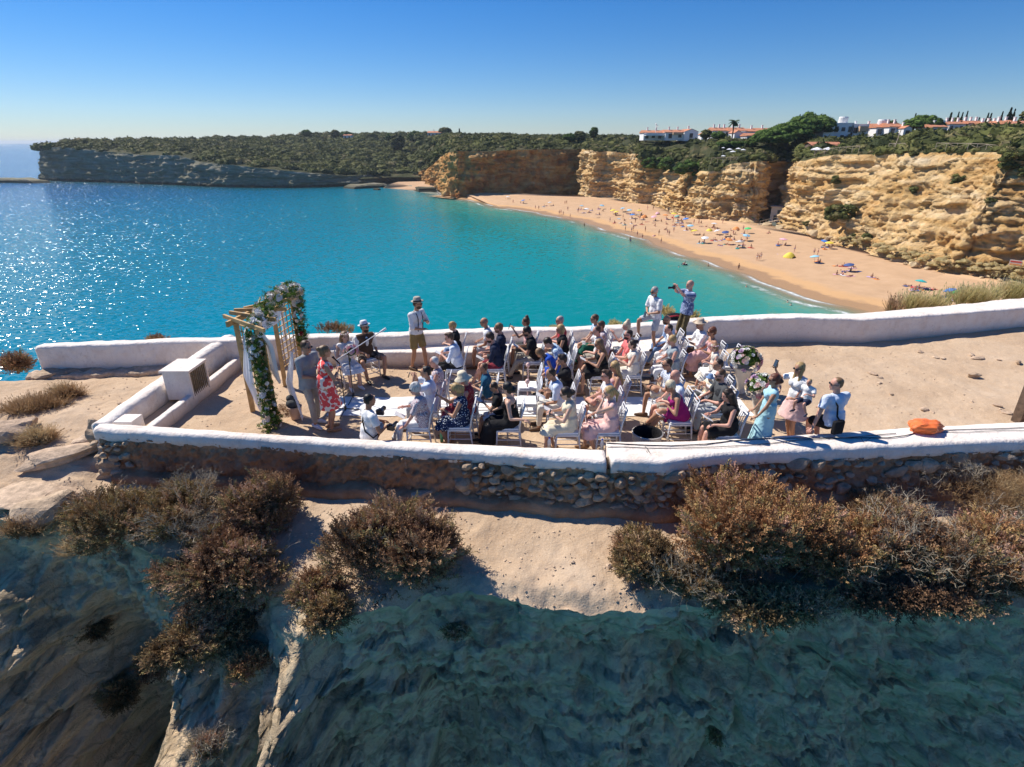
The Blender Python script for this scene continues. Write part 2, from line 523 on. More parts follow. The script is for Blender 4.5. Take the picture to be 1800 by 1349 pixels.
rough = 1 + .45*fbm(np.stack([X*2.6, H*2.6, X*0+2], 1), 5, gain=.6)
off = off + np.clip(ridge(-4.85, .90, 1.35, .3, 9)*rough, 0, 9)
off = off + np.clip(ridge(-3.2, .42, 1.5, 0, 1.3)*rough - ridge(-3.2, .40, .8, 1.5, 3), 0, 9)
off = off + np.clip(ridge(-8.9, .7, 1.25, .8, 9)*rough, 0, 9)
off = off - .5*gauss(X, -6.3, .9)*sm(.5, 2.5, H)
# the long crack at the right
cx = 4.4 + (H-1)*(-.33) + .12*np.sin(H*5)+.1*np.sin(H*2.1)
off = off - .35*np.exp(-((X-cx)/.07)**2)*sm(2.0, 2.6, H)
cx2 = 3.15 + (H-.4)*(-.25) + .1*np.sin(H*6)
off = off - .28*np.exp(-((X-cx2)/.06)**2)*sm(.2, .5, H)*(1-sm(2.0, 2.6, H))
Yc = Y0 - off
Yc = Yc - np.clip(H-8, 0, 99)*.25
Zc = Z0 - H
Q3 = np.stack([X, Yc, Zc], 1); Q3 = Q3 + .18*np.stack([fbm(Q3*1.1, 4), fbm(Q3*1.1+7, 4), fbm(Q3*1.1+13, 4)], 1)
fc = .15*facets(Q3, .95, 3, .8, 1.3) + .05*facets(Q3, .33, 9, .9, 1.4) + .022*facets(Q3, .13, 21, .9, 1.2)
fe = sm(0, .2, H)
Yc = Yc - fc*fe; Zc = Zc + .35*fc*fe
cv = np.stack([X, Yc, Zc], 1)
me = np_mesh('cliff', cv, grid_faces(nu, nh, flip=True), True)
link_mesh('cliff', me, M_ROCKN, kind='structure')
CL = cv.reshape(nu, nh, 3)
GV = gv.reshape(nu, ng, 3)
def cliff_point(x, h):
    i = int(np.clip(np.searchsorted(xs, x), 0, nu-1)); j = int(np.clip(np.searchsorted(hs, h), 0, nh-1))
    return CL[i, j]
def gz(x, y):
    i = int(np.clip(np.searchsorted(xs, x), 0, nu-1))
    row = GV[i]
    return float(np.interp(y, row[:, 1], row[:, 2]))

# ---------------------------------------------------------------- walls
def sweep(name, path, prof, mat, parent=None, amp=.012, freq=2.5, seed=0, step=.06, closed=True, **k):
    """path: list of ((inner x,y),(outer x,y)) centre-lines are interpolated; prof(s): list of (t, z) with t 0 inner .. 1 outer"""
    A = np.array([p[0] for p in path], dtype=float); B = np.array([p[1] for p in path], dtype=float)
    L = np.concatenate([[0], np.cumsum(np.linalg.norm(np.diff((A+B)/2, axis=0), axis=1))])
    n = max(2, int(L[-1]/step))
    ss = np.linspace(0, L[-1], n)
    a = np.stack([np.interp(ss, L, A[:, i]) for i in range(A.shape[1])], 1)
    b = np.stack([np.interp(ss, L, B[:, i]) for i in range(A.shape[1])], 1)
    V = []
    for i in range(n):
        pr = prof(ss[i]/L[-1], a[i], b[i])
        for t, z in pr: V.append((a[i][0]+(b[i][0]-a[i][0])*t, a[i][1]+(b[i][1]-a[i][1])*t, z))
    V = np.array(V); m = len(V)//n
    d = fbm(V*freq+seed, 4); d2 = fbm(V*freq+seed+31, 4); d3 = fbm(V*freq+seed+77, 4)
    V = V + amp*np.stack([d, d2, d3*.8], 1)
    iu = np.arange(n-1)[:, None]; j = np.arange(m)[None, :]
    F = np.stack([iu*m+j, (iu+1)*m+j, (iu+1)*m+(j+1) % m, iu*m+(j+1) % m], -1).reshape(-1, 4)
    # ends
    c0 = V[:m].mean(0); c1 = V[-m:].mean(0)
    V = np.concatenate([V, [c0], [c1]])
    e0 = [(len(V)-2, (q+1) % m, q) for q in range(m)]; e1 = [(len(V)-1, (n-1)*m+q, (n-1)*m+(q+1) % m) for q in range(m)]
    me = np_mesh(name, V, [F, np.array(e0+e1)], True)
    bm = bmesh.new(); bm.from_mesh(me); bmesh.ops.recalc_face_normals(bm, faces=bm.faces); bm.to_mesh(me); bm.free()
    return link_mesh(name, me, mat, parent, **k)
def capprof(ztop, zbot_in, zbot_out, over_in=.0, over_out=.03, r=.07, w=.4):
    def f(s, a, b):
        W = max(.05, math.hypot(b[0]-a[0], b[1]-a[1])); q = min(.45, r/W)
        zt = ztop(s) if callable(ztop) else ztop
        out = [(-over_in/W, zbot_in), (-over_in/W, (zbot_in+zt-r)/2), (-over_in/W, zt-r)]
        for k in range(1, 4): out.append((q*(1-math.cos(k*math.pi/6)), zt-r+r*math.sin(k*math.pi/6)))
        for k in range(1, 6): out.append((q+(1-2*q)*k/6, zt+.004*math.sin(k)))
        for k in range(3, 0, -1): out.append((1-q*(1-math.cos(k*math.pi/6))+over_out/W, zt-r+r*math.sin(k*math.pi/6)))
        out += [(1+over_out/W, zt-r), (1+over_out/W, (zbot_out+zt-r)/2), (1+over_out/W, zbot_out)]
        return out
    return f
# seaward wall
bw = empty('parapet_wall', (BT[0][0], BT[0][1], FLOOR), label='long whitewashed parapet wall along the sea side of the terrace', cat='wall')
def yin(x): return float(np.interp(x, [-12, 4, 9, 16, 25], [.36, .38, .55, 1.0, 1.1]))
path = []
for i, p in enumerate(BT):
    path.append(((p[0], p[1]-yin(p[0])), (p[0], p[1])))
# follow the line more finely and step at the seam
o = sweep('whitewashed_wall', path, capprof(21.42, FLOOR-.35, FLOOR-.6, 0, 0, .07), M_WHITE, amp=.022, freq=1.7)
o.parent = bw; o.matrix_parent_inverse = Matrix.Translation(-Vector(bw.location))
def adopt(o, par):
    o.parent = par; o.matrix_parent_inverse = (Matrix.Translation(par.location) @ par.rotation_euler.to_matrix().to_4x4()).inverted()
    return o
# bench along it
bench_front = [G(px, py, FLOOR) for px, py in [(425,641),(530,643),(700,645),(800,645),(900,645),(1000,645),(1100,645),(1200,643),(1246,638)]]
path = [((p[0], p[1]), (p[0], yback(p[0])-.30)) for p in bench_front]
b_ = sweep('stone_bench', path, capprof(21.10, FLOOR-.1, FLOOR-.1, 0, 0, .05), M_WHITE, amp=.012, seed=4, label='low whitewashed bench ledge at the foot of the seaward wall', cat='bench')
# left wall (between the corner of the near wall and the seaward wall)
lw = empty('side_wall', (-7.6, 11.8, FLOOR), label='whitewashed side wall with a boxed niche closing the terrace on the left', cat='wall')
LWo = [(-7.93, 9.55), (-7.85, 10.5), (-7.75, 12), (-7.62, 13.2), (-7.5, 14.05)]
path = [((x+.33, y), (x, y)) for x, y in LWo]
adopt(sweep('whitewashed_wall', path, capprof(lambda s: 21.14+.27*s, FLOOR-.2, FLOOR-.2, 0, 0, .10), M_WHITE, amp=.018, seed=9), lw)
# low bench in front of the left wall
lb = [(-6.88, 9.45), (-6.88, 10.6), (-6.88, 11.4), (-6.88, 12.2), (-6.88, 13.5)]
path = [((x, y), (x-.16, y)) for x, y in lb]
adopt(sweep('low_kerb', path, capprof(20.98, FLOOR-.1, FLOOR-.1, 0, 0, .03), M_WHITE, amp=.012, seed=14), lw)
path = [((x-.16, y), (x-.6, y)) for x, y in lb]
adopt(sweep('trough_floor', path, capprof(20.80, FLOOR-.1, FLOOR-.1, 0, 0, .01), M_SAND, amp=.01, seed=15), lw)
mb = MB(); mb.box((-7.38, 9.80, 20.90), (.34, .34, .44)); o = mb.obj('corner_block', M_WHITE); adopt(o, lw)
# niche box with grille facing the terrace
nb = empty('lamp_niche', (-7.14, 11.55, FLOOR), label='white boxed lamp niche with a dark slanted grille set on the side wall', cat='niche')
mb = MB(); cx, cy = -7.14, 11.55
mb.box((cx-.02, cy, 21.515), (.64, .76, .05)); mb.box((cx, cy-.345, 21.18), (.56, .05, .615)); mb.box((cx, cy+.345, 21.18), (.56, .05, .615))
mb.box((cx-.255, cy, 21.18), (.05, .64, .615)); mb.box((cx, cy, 20.90), (.50, .64, .05))
adopt(mb.obj('niche_box', M_WHITE), nb)
M_DARKMETAL = simple('dark_metal', (.05, .045, .04), .5, .3)
M_GRILLE = simple('weathered_grille', (.22, .17, .11), .8, .3)
for q in range(9):
    mb = MB(); yy = cy-.28+q*.07
    mb.bar((cx+.26, yy, 20.925), (cx+.26, yy, 21.49), .016); adopt(mb.obj('grille_bar', M_GRILLE), nb)
mb = MB(); mb.add([(cx+.22, cy-.31, 20.93), (cx+.22, cy+.31, 20.93), (cx+.22, cy-.31, 21.48), (cx-.2, cy-.31, 20.93), (cx-.2, cy+.31, 20.93), (cx-.2, cy-.31, 21.48)], [(0,1,2),(3,5,4),(0,3,4,1),(1,4,5,2),(2,5,3,0)])
adopt(mb.obj('slanted_panel', M_GRILLE), nb)
# near wall: cap + rubble body + stones
nw = empty('rubble_wall', (NO_[0][0], NO_[0][1], 20.2), label='old rubble stone wall with a whitewashed cap between the terrace and the cliff edge', cat='wall')
pin = [(p[0], p[1]) for p in NT_]; xin = [p[0] for p in NT_]; yinn = [p[1] for p in NT_]
wide_in_px = [(1065,775),(1170,775),(1300,770),(1400,763),(1500,757),(1600,750),(1700,745),(1800,740),(1990,728)]
WI = [G(px, py, 21.16) for px, py in wide_in_px]
def yo(x): return float(np.interp(x, [p[0] for p in NO_], [p[1] for p in NO_]))
def yi(x): return float(np.interp(x, xin, yinn))
XS = np.arange(NO_[0][0]-.05, WI[0][0]+.02, .15)
path = [((x, yi(x)), (x, yo(x))) for x in XS]
def scallop(z, a, b): return z + .035*float(mnoise.noise(Vector((b[0]*2.3, b[1], 0)))) + .02*float(mnoise.noise(Vector((b[0]*9, b[1], 3))))
def capf(zt, over):
    base = capprof(zt, FLOOR-.15, 20.93, 0, over, .09)
    def f(s, a, b):
        pr = base(s, a, b); zo = scallop(20.93, a, b)
        pr[-1] = (pr[-1][0], zo); pr[-2] = (pr[-2][0], (zo+zt-.09)/2)
        return pr
    return f
adopt(sweep('whitewashed_cap', path, capf(21.13, .03), M_WHITE, amp=.014, seed=20, freq=2.2), nw)
XS2 = np.arange(WI[0][0]+.0, 14.5, .15)
def yw(x): return float(np.interp(x, [p[0] for p in WI], [p[1] for p in WI]))
path = [((x, yw(x)), (x, yo(x))) for x in XS2]
adopt(sweep('whitewashed_ledge_cap', path, capf(21.17, .03), M_WHITE, amp=.012, seed=23, freq=2.0), nw)
# rubble body
XS3 = np.arange(NO_[0][0], 14.5, .03)
nz = 40
V = []
for x in XS3:
    y0 = yo(x)
    for j in range(nz):
        z = 20.97 - (1.05)*j/(nz-1)
        V.append((x, y0 + .0 - .10*(j/(nz-1)), z))
V = np.array(V)
dsp = .045*fbm(V*np.array([1.6, 1, 1.6]), 4) + .055*facets(V+.06*fbm(V*5, 3)[:, None], .16, 5, .8) + .03*facets(V, .06, 15, .8) + .03*np.abs(fbm(V*np.array([5, 1, 5])+3, 4, gain=.6))*(1+1.2*sm(-2.0, 1.0, V[:, 0]))
V[:, 1] -= dsp
fo = len(V)
Fb = grid_faces(len(XS3), nz, flip=True)
# back side closes under the cap
Vb = V.copy(); Vb[:, 1] += .38
Fk = grid_faces(len(XS3), nz, off=fo)
F0 = np.array([[j, j+1, fo+j+1, fo+j] for j in range(nz-1)])
adopt(link_mesh('rubble_body', np_mesh('rubble_body', np.concatenate([V, Vb]), [Fb, Fk, F0], True), M_MUD), nw)
# footing at the base of the wall
V = []
XS4 = np.arange(NO_[0][0]+.2, 14.5, .08)
for x in XS4:
    y0 = yo(x)-.06
    hgt = .17+.06*float(mnoise.noise(Vector((x*1.3, 0, 0)))); dep = .20+.08*float(mnoise.noise(Vector((x*.9, 4, 0))))
    zf = gz(x, y0-dep)-.1
    for (a, z) in ((.1, zf), (-dep-.05, zf), (-dep, zf+.1+hgt*.5), (-dep*.75, zf+.1+hgt*.9), (0.02, zf+.13+hgt), (.1, zf+.13+hgt)):
        V.append((x, y0+a, z))
V = np.array(V); V += .022*np.stack([fbm(V*4, 4), fbm(V*4+9, 4), fbm(V*4+19, 4)], 1)
m = 6; n = len(XS4)
iu = np.arange(n-1)[:, None]; j = np.arange(m)[None, :]
F = np.stack([iu*m+j, iu*m+(j+1) % m, (iu+1)*m+(j+1) % m, (iu+1)*m+j], -1).reshape(-1, 4)
adopt(link_mesh('footing', np_mesh('footing', V, F, True), M_MUD), nw)
# single stones showing in the face
def stone_mesh(seed, flat=1.0, n=2, amp=.28):
    bm = bmesh.new(); bmesh.ops.create_icosphere(bm, subdivisions=n, radius=1.0)
    r = random.Random(seed); ox = Vector((r.uniform(0, 50), r.uniform(0, 50), r.uniform(0, 50)))
    cuts = [(Vector((r.gauss(0, 1), r.gauss(0, 1), r.gauss(0, 1))).normalized(), r.uniform(.55, .85)) for _ in range(9)]
    for v in bm.verts:
        for cn, cd in cuts:
            d = v.co.dot(cn)
            if d > cd: v.co -= cn*(d-cd)
        v.co *= 1+amp*mnoise.noise(v.co*1.3+ox)
        v.co.z *= flat
    me = bpy.data.meshes.new('stone'); bm.to_mesh(me); bm.free()
    return me
STONES = [stone_mesh(i) for i in range(8)]
for m_ in STONES: m_.materials.append(M_STONE)
rng = random.Random(6)
placed = []
cnt = 0; tries = 0
while cnt < 285 and tries < 12000:
    tries += 1
    u = rng.random()
    x = rng.uniform(-.9, 4.2) if u < .72 else (rng.uniform(4.2, 9.6) if u < .93 else rng.uniform(-7.8, -7.1))
    z = rng.uniform(20.12, 20.9)
    if x > 4.2: z = rng.uniform(20.2, 20.9)
    r_ = rng.choice([.045, .06, .075, .09, .12, .15])*rng.uniform(.85, 1.3)
    if any((x-a)**2+((z-b)*1.25)**2 < (r_+c)**2*.60 for a, b, c in placed): continue
    placed.append((x, z, r_)); cnt += 1
    s = bpy.data.objects.new('stone', rng.choice(STONES)); COL.objects.link(s)
    s.location = (x, yo(x) - .025 - .10*(20.97-z)/1.05 - rng.uniform(0, .035), z)
    s.scale = (r_*rng.uniform(.95, 1.6), .055+r_*.25, r_*rng.uniform(.6, .9))
    s.rotation_euler = (rng.uniform(-.2, .2), rng.uniform(-.3, .3), rng.uniform(-.2, .2))
    adopt(s, nw)

# pebbles and crumbs lying about
rp = np.random.RandomState(31); NP = 2600
pxs = rp.uniform(-9.5, 10.5, NP); u_ = rp.uniform(0, 1, NP)
inn = u_ < .45
pys = np.where(inn, yback(pxs)-.5-rp.uniform(0, 1, NP)**1.3*(yback(pxs)-.9-ynear(pxs)-.5), yedge(pxs)+rp.uniform(0, 1, NP)**1.4*(ynear(pxs)-.35-yedge(pxs)))
bmb = bmesh.new(); bmesh.ops.create_icosphere(bmb, subdivisions=1, radius=1); bv_ = np.array([v.co for v in bmb.verts]); bf_ = np.array([[v.index for v in f.verts] for f in bmb.faces]); bmb.free()
sz_ = rp.uniform(.006, .022, NP)*(1+1.2*(rp.uniform(0, 1, NP) > .97))
Vp = []
for k in range(NP):
    jv = bv_*(1+.35*rp.normal(size=(len(bv_), 1)))*sz_[k]*np.array([1, rp.uniform(.6, 1.2), .55]); Vp.append(jv+np.array([pxs[k], pys[k], gz(pxs[k], pys[k])+sz_[k]*.25]))
Fp = (bf_[None]+(np.arange(NP)*len(bv_))[:, None, None]).reshape(-1, 3)
link_mesh('pebbles', np_mesh('pebbles', np.concatenate(Vp), Fp, False), M_SLAB, kind='stuff')
# ---------------------------------------------------------------- loose rocks on the ground
def rock(px, py, z, size, rot, label, name='rock', mat=None, seed=1, flat=.4, sink=.3, group=None, n=3):
    x, y, _ = G(px, py, z)
    me = stone_mesh(seed, flat, n, .35); me.name = name
    me.materials.append(mat or M_SLAB)
    V = [v for v in me.vertices]
    o = bpy.data.objects.new(name, me); COL.objects.link(o)
    zz = gz(x, y)
    o.location = (x, y, zz + size[2]*(1-sink)*flat - size[2]*sink*0)
    o.scale = size; o.rotation_euler = rot
    put(o, label=label, cat='rock', group=group)
    return o
rock(115, 812, 20.3, (.95, .30, .45), (.05, -.12, .42), 'long slanting layered rock slab beside the left end of the rubble wall', seed=31, flat=.35)
rock(140, 795, 20.4, (.75, .22, .3), (.0, -.1, .40), 'thin upper layer of the slanting rock slab by the wall end', seed=32, flat=.3, sink=.0)
rock(20, 768, 20.5, (.55, .35, .45), (.1, .0, .2), 'pale block of rock at the left frame edge beside the dry grass tuft', seed=33, flat=.5)
rock(30, 868, 20.15, (.9, .5, .25), (0, .0, .15), 'broad flat pale rock slab at the left frame edge above the cliff', seed=34, flat=.25, sink=.3)
rock(92, 862, 20.15, (.55, .42, .22), (.04, .03, .7), 'flat pale rock slab between the broad slab and the heather bush', seed=35, flat=.25)
rock(85, 905, 20.05, (.45, .4, .45), (.2, .0, .5), 'brown lump of rock under the flat slabs on the cliff edge', seed=36, flat=.6, mat=M_STONE)
rock(160, 788, 20.4, (.3, .2, .3), (0, 0, .2), 'small pale square rock touching the end of the rubble wall', seed=37, flat=.5)
rock(184, 805, 20.3, (.22, .2, .42), (0, 0, .2), 'rounded ochre boulder at the foot of the wall corner', seed=38, flat=.8, mat=M_STONE)
rock(205, 825, 20.25, (.35, .2, .28), (0, 0, .1), 'ochre boulder lying below the broken wall corner', seed=39, flat=.7, mat=M_STONE)
rock(745, 892, 20.0, (.28, .16, .16), (0, 0, .1), 'pale rock lying in the wall shadow edge behind the round bush', seed=40, flat=.7)
rock(1170, 912, 20.0, (.09, .07, .08), (0, 0, .6), 'small white stone on the sand left of the big reddish bush', seed=41, flat=.7)
rock(1710, 662, 20.75, (.20, .10, .10), (0, 0, .0), 'flat brown stone alone in the middle of the right terrace sand', seed=42, flat=.7, mat=M_STONE)
rock(1790, 638, 20.8, (.11, .08, .09), (0, 0, .5), 'grey stone near the right frame edge on the terrace sand', seed=43, flat=.7, mat=M_STONE)
for i, (px, py, s_) in enumerate([(1718,630,.13),(1708,624,.09),(1645,628,.07),(1658,630,.06),(1618,618,.08),(1535,655,.10),(1548,662,.06),(1546,672,.06),(1753,713,.08),(1769,724,.09),(1626,717,.09),(1640,721,.05),(1755,634,.05),(1568,690,.05)]):
    rock(px, py, 20.75, (s_*1.4, s_, s_*.7), (0, 0, i), 'small pale limestone lump in the right terrace sand, %s from the left' % ordn(1+sorted([1718,1708,1645,1658,1618,1535,1548,1546,1753,1769,1626,1640,1755,1568]).index(px)), seed=50+i % 5, flat=.6, sink=.5, group='half buried lumps in the terrace sand', n=2)
for i, (px, py, w) in enumerate([(75,655,.35),(110,650,.40),(150,645,.30),(172,641,.32),(205,637,.62),(250,640,.35),(292,636,.3),(320,634,.28)]):
    x, y, _ = G(px, py, 20.85)
    s = bpy.data.objects.new('stone', STONES[i % 8]); COL.objects.link(s)
    s.location = (x, y+.1, 20.78); s.scale = (w, .32, .10); s.rotation_euler = (0, 0, .3*math.sin(i*2.1))
    if i == 0:
        fl = empty('stone_footing', (x, y, FLOOR), label='rough ledge of flat stones along the foot of the wall at far left', cat='stone ledge')
    adopt(s, fl)
V = []
px0, px1 = 55, 330
pp = [G(px, py, 20.72) for px, py in [(40,668),(110,664),(170,662),(240,660),(330,650)]]
path = [((p[0], p[1]), (p[0]+.03, yback(p[0])-.3)) for p in pp]
adopt(sweep('ledge', path, capprof(20.80, 20.5, 20.5, 0, 0, .05), M_SLAB, amp=.06, freq=3.0, seed=41), fl)
# ---------------------------------------------------------------- far coast: control points along the shore
# each: base pixel (px, py, z), rim pixel py and setback metres (rim x shifts inland), skyline
def baseP(px, py, z=0.0): return np.array(G(px, py, z))
# coast A: left headland, left tip to the cove;  (base px, base py, rim py, setback)
CA = [((68,317),262,6),((84,318),260,5),((110,319),259,4),((150,320),262,4),((200,322),268,5),((250,324),273,5),((310,326),273,5),((350,328),285,5),((400,330),290,5),((460,331),297,6),((520,331),302,7),((570,330),306,7),((620,328),310,7),((660,326),308,8),((700,322),309,8),((740,320),300,8)]
CB = [((728,320),303,4),((742,326),297,4),((752,331),292,3),((770,333),276,3),((776,343),270,3),((786,347),268,3),((805,349),266,3),((860,347),267,3),((900,346),264,3),((960,345),263,3),((1000,344),263,2.5),((1022,343),263,2.5),((1060,341),264,2.5)]
CC = [((1016,340),263,1.0),((1024,344),264,3),((1034,347),266,4),((1052,347),266,5),((1085,350),270,5),((1105,356),272,4),((1120,358),280,4),((1140,358),285,5),((1160,366),292,9),((1180,375),298,6),((1196,374),300,5),((1212,382),302,5),((1232,384),300,6),((1260,387),288,6),((1290,389),285,5),((1320,392),284,5),((1345,390),284,4),((1352,380),284,2),((1362,378),284,2),((1368,396),283,4),((1380,402),277,6),((1400,408),272,8),((1430,416),272,12),((1465,430),269,15),((1510,440),268,17),((1560,455),268,18),((1610,466),268,18),((1660,478),268,14),((1700,482),270,11),((1760,488),272,12),((1800,497),276,14),((1900,520),270,14),((2100,560),240,14)]
def ribbon(ctrl, step, nrow, base_z, seed):
    B = []; R = []
    for (bx, by), ry, sb in ctrl:
        b = np.array(G(bx, by, base_z)); B.append(b); R.append((b, ry, sb, bx))
    B = np.array(B)
    # inland normal of the base path
    T = np.gradient(B[:, :2], axis=0); T /= np.linalg.norm(T, axis=1)[:, None]+1e-9
    N = np.stack([-T[:, 1], T[:, 0]], 1)
    RR = []
    for i, (b, ry, sb, bx) in enumerate(R):
        q = b[:2]+N[i]*sb
        h = PY(bx, ry, q[1])[2]
        RR.append((q[0], q[1], h))
    RR = np.array(RR)
    L = np.concatenate([[0], np.cumsum(np.linalg.norm(np.diff(B[:, :2], axis=0), axis=1))])
    n = int(L[-1]/step)+2
    s = np.linspace(0, L[-1], n)
    f = lambda A: np.stack([np.interp(s, L, A[:, i]) for i in range(A.shape[1])], 1)
    b = f(B); r = f(RR); nn = f(N); nn /= np.linalg.norm(nn, axis=1)[:, None]
    return s, b, r, nn
def cliff_surface(name, ctrl, step, nrow, base_z, seed, amp=1.0, strata=1.0, butt=1.0, prof=1.0, foot=-1.5, mat=None, fcs=1.0):
    s, b, r, nn = ribbon(ctrl, step, nrow, base_z, seed)
    n = len(s); v = np.linspace(0, 1, nrow)
    S = np.repeat(s, nrow); Vv = np.tile(v, n)
    b0 = b.copy(); b0[:, 2] = foot
    B = np.repeat(b0, nrow, 0); R = np.repeat(r, nrow, 0); N = np.repeat(nn, nrow, 0)
    t = Vv**prof
    P = B.copy()
    hz = Vv
    P[:, 2] = B[:, 2]+(R[:, 2]-B[:, 2])*hz
    P[:, :2] = B[:, :2]+(R[:, :2]-B[:, :2])*t[:, None]
    q = np.stack([P[:, 0], P[:, 1], P[:, 2]*1.0], 1)
    env = sm(0, .06, Vv)*(1-.75*sm(.9, 1.0, Vv))
    d = butt*2.6*(np.abs(fbm(np.stack([S*.06, P[:, 2]*.03, S*0+seed], 1), 4))-.35)
    d += amp*1.1*fbm(q*np.array([.13, .13, .16])+seed, 5, gain=.55)
    zz = P[:, 2]+2.2*fbm(q*np.array([.03, .03, .05])+seed*2, 3)
    st = fbm(np.stack([zz*.55, S*.012, S*0+seed+4], 1), 4, gain=.65)
    msk = sm(-.5, .6, fbm(np.stack([S*.03, P[:, 2]*.05, S*0+seed+9], 1), 3))
    d += strata*(.25+.9*msk)*np.sign(st)*np.abs(st)**.6
    ce = fbm(np.stack([S*.22, P[:, 2]*.16, S*0+seed+21], 1), 4, gain=.55)
    d -= amp*1.3*np.exp(-(ce/.10)**2)*.6
    d += amp*.8*np.abs(fbm(np.stack([S*.35, P[:, 2]*.28, S*0+seed+33], 1), 3))
    d += amp*.25*fbm(q*.8+seed, 3)
    qq = q+.9*np.stack([fbm(q*.25, 3), fbm(q*.25+5, 3), fbm(q*.25+9, 3)], 1)
    d += fcs*(1.5*facets(qq, 5.5, 4, .7, 1.5)+.75*facets(qq, 2.1, 14, .8, 1.5)+.35*facets(qq, .9, 24, .8, 1.4))
    d = d*env
    P[:, :2] -= N*d[:, None]
    me = np_mesh(name, P, grid_faces(n, nrow, flip=True), True)
    bm = bmesh.new(); bm.from_mesh(me); bm.free()
    link_mesh(name, me, mat, kind='structure')
    return P.reshape(n, nrow, 3), nn
def m_cliff(name, cols, red=.4, zs=.9):
    t = NT(name); p = t.geo(); pz = t.geo((.06, .06, zs))
    a = t.noise(pz, 1.0, 6, .6, .5); b = t.noise(p, .22, 8, .68); f = t.noise(p, 1.6, 7, .7)
    c = t.ramp(a, [(.28, cols[0]), (.42, cols[1]), (.55, cols[2]), (.7, cols[3])])
    c = t.mix(t.rng(b, .48, .68, 0, red), c, cols[4])
    c = t.mix(t.rng(f, .55, .75, 0, .5), c, tuple(x*.55 for x in cols[1]))
    c = t.mix(t.rng(t.noise(p, .9, 8, .7), .58, .7, 0, .35), c, tuple(min(1, x*1.15) for x in cols[3]))
    h = t.math('ADD', t.math('MULTIPLY', t.noise(p, .9, 9, .72, .6), 1.0), t.math('MULTIPLY', f, .35))
    # dark tide band at the foot
    sx = t.n('ShaderNodeSeparateXYZ'); t.l(p, sx.inputs[0])
    c = t.mix(t.math('MULTIPLY', t.rng(t.math('ADD', sx.outputs[2], t.math('MULTIPLY', t.noise(p, .3, 3), 2.0)), 2.0, 3.2, 1, 0), TIDE.get(name, 0.0)), c, (.045, .045, .03))
    t.set(Base_Color=c, Roughness=.95, Specular_IOR_Level=.1, Normal=t.bump(h, 1.0, .8))
    return t.m
TIDE = {'grey_cliff': .85, 'brown_cliff': .35}
M_CL_A = m_cliff('grey_cliff', [(.13, .12, .07), (.24, .23, .15), (.31, .29, .21), (.42, .39, .30), (.27, .20, .11)], .5, .55)
M_CL_B = m_cliff('brown_cliff', [(.26, .12, .04), (.48, .24, .08), (.60, .36, .14), (.66, .48, .24), (.42, .15, .04)], .8, .3)
M_CL_C = m_cliff('ochre_cliff', [(.42, .22, .07), (.62, .40, .17), (.73, .52, .27), (.80, .64, .42), (.62, .31, .10)], .5, .5)
PA, NA = cliff_surface('headland_cliff', CA, 1.3, 40, 0, 3, amp=.8, strata=1.0, butt=.7, mat=M_CL_A, foot=-2, fcs=.7)
PB, NB = cliff_surface('promontory_cliff', CB, .7, 50, 0, 7, amp=1.5, strata=.9, butt=1.8, mat=M_CL_B, foot=-2)
PC, NC = cliff_surface('beach_cliff', CC, .42, 84, 2.0, 12, amp=.75, strata=1.0, butt=1.3, prof=1.15, mat=M_CL_C, foot=1.0)
# ---------------------------------------------------------------- land above the cliffs
def m_scrubland(name):
    t = NT(name); p = t.geo()
    a = t.noise(p, .12, 6, .65); b = t.noise(p, .9, 5, .6)
    c = t.ramp(a, [(.35, (.035, .042, .018)), (.55, (.065, .068, .03)), (.68, (.13, .10, .055)), (.76, (.34, .24, .14))])
    c = t.mix(t.rng(b, .4, .7, 0, .4), c, (.05, .05, .02))
    t.set(Base_Color=c, Roughness=.95, Specular_IOR_Level=.1, Normal=t.bump(b, .6, .5))
    return t.m
M_LAND = m_scrubland('scrub_soil')
def land(name, rim, prof_fn, ncol=60, seed=0, mat=M_LAND):
    """rim (n,3) ; prof_fn(i_frac, px) -> list of (dist inland along view ray, skyline py or z)"""
    n = len(rim)
    rows = []
    for k in range(ncol):
        rows.append(prof_fn(k/(ncol-1), rim))
    V = np.stack(rows, 1)     # n, ncol, 3
    Vf = V.reshape(-1, 3)
    w = np.tile(sm(0, .1, np.linspace(0, 1, ncol)), n)
    Vf[:, 2] += w*(1.2*fbm(Vf*np.array([.03, .03, 0])+seed, 4)+.3*fbm(Vf*np.array([.2, .2, 0])+seed, 3))
    me = np_mesh(name, Vf, grid_faces(n, ncol, flip=True), True)
    link_mesh(name, me, mat, kind='structure')
    return Vf.reshape(n, ncol, 3)
def rayfar(rim, dist, pyfn, k, ease=1.0):
    """points going inland from the rim along the ground ray direction away from the camera so that the far end meets skyline pyfn"""
    d = rim[:, :2]/np.linalg.norm(rim[:, :2], axis=1)[:, None]
    r0 = np.linalg.norm(rim[:, :2], axis=1)
    R = r0+dist*k
    q = d*R[:, None]
    # photo column of the ray: u = X/depth ; find end height for skyline
    endq = d*(r0+dist)[:, None]
    pz = []
    for i in range(len(rim)):
        X, Yv = endq[i]
        # solve px iteratively for the height
        z = 26.0
        for _ in range(4):
            dep = Yv*CP+(CAMZ-z)*SP
            px = 900+1000*X/dep
            z = PY(px, pyfn(px), Yv)[2]
        pz.append(z)
    pz = np.array(pz)
    z = rim[:, 2]+(pz-rim[:, 2])*(k**ease)
    return np.stack([q[:, 0], q[:, 1], z], 1)
sky_py = lambda px: np.interp(px, [40,75,90,130,200,300,450,540,700,800,900,1000,1100,1130,1230,1360,1420,1520,1600,1700,1800,2300], [262,259,255,250.5,247,246,243,238,236,238,239,241,242,245,246,250,250,246,241,235,233,230])
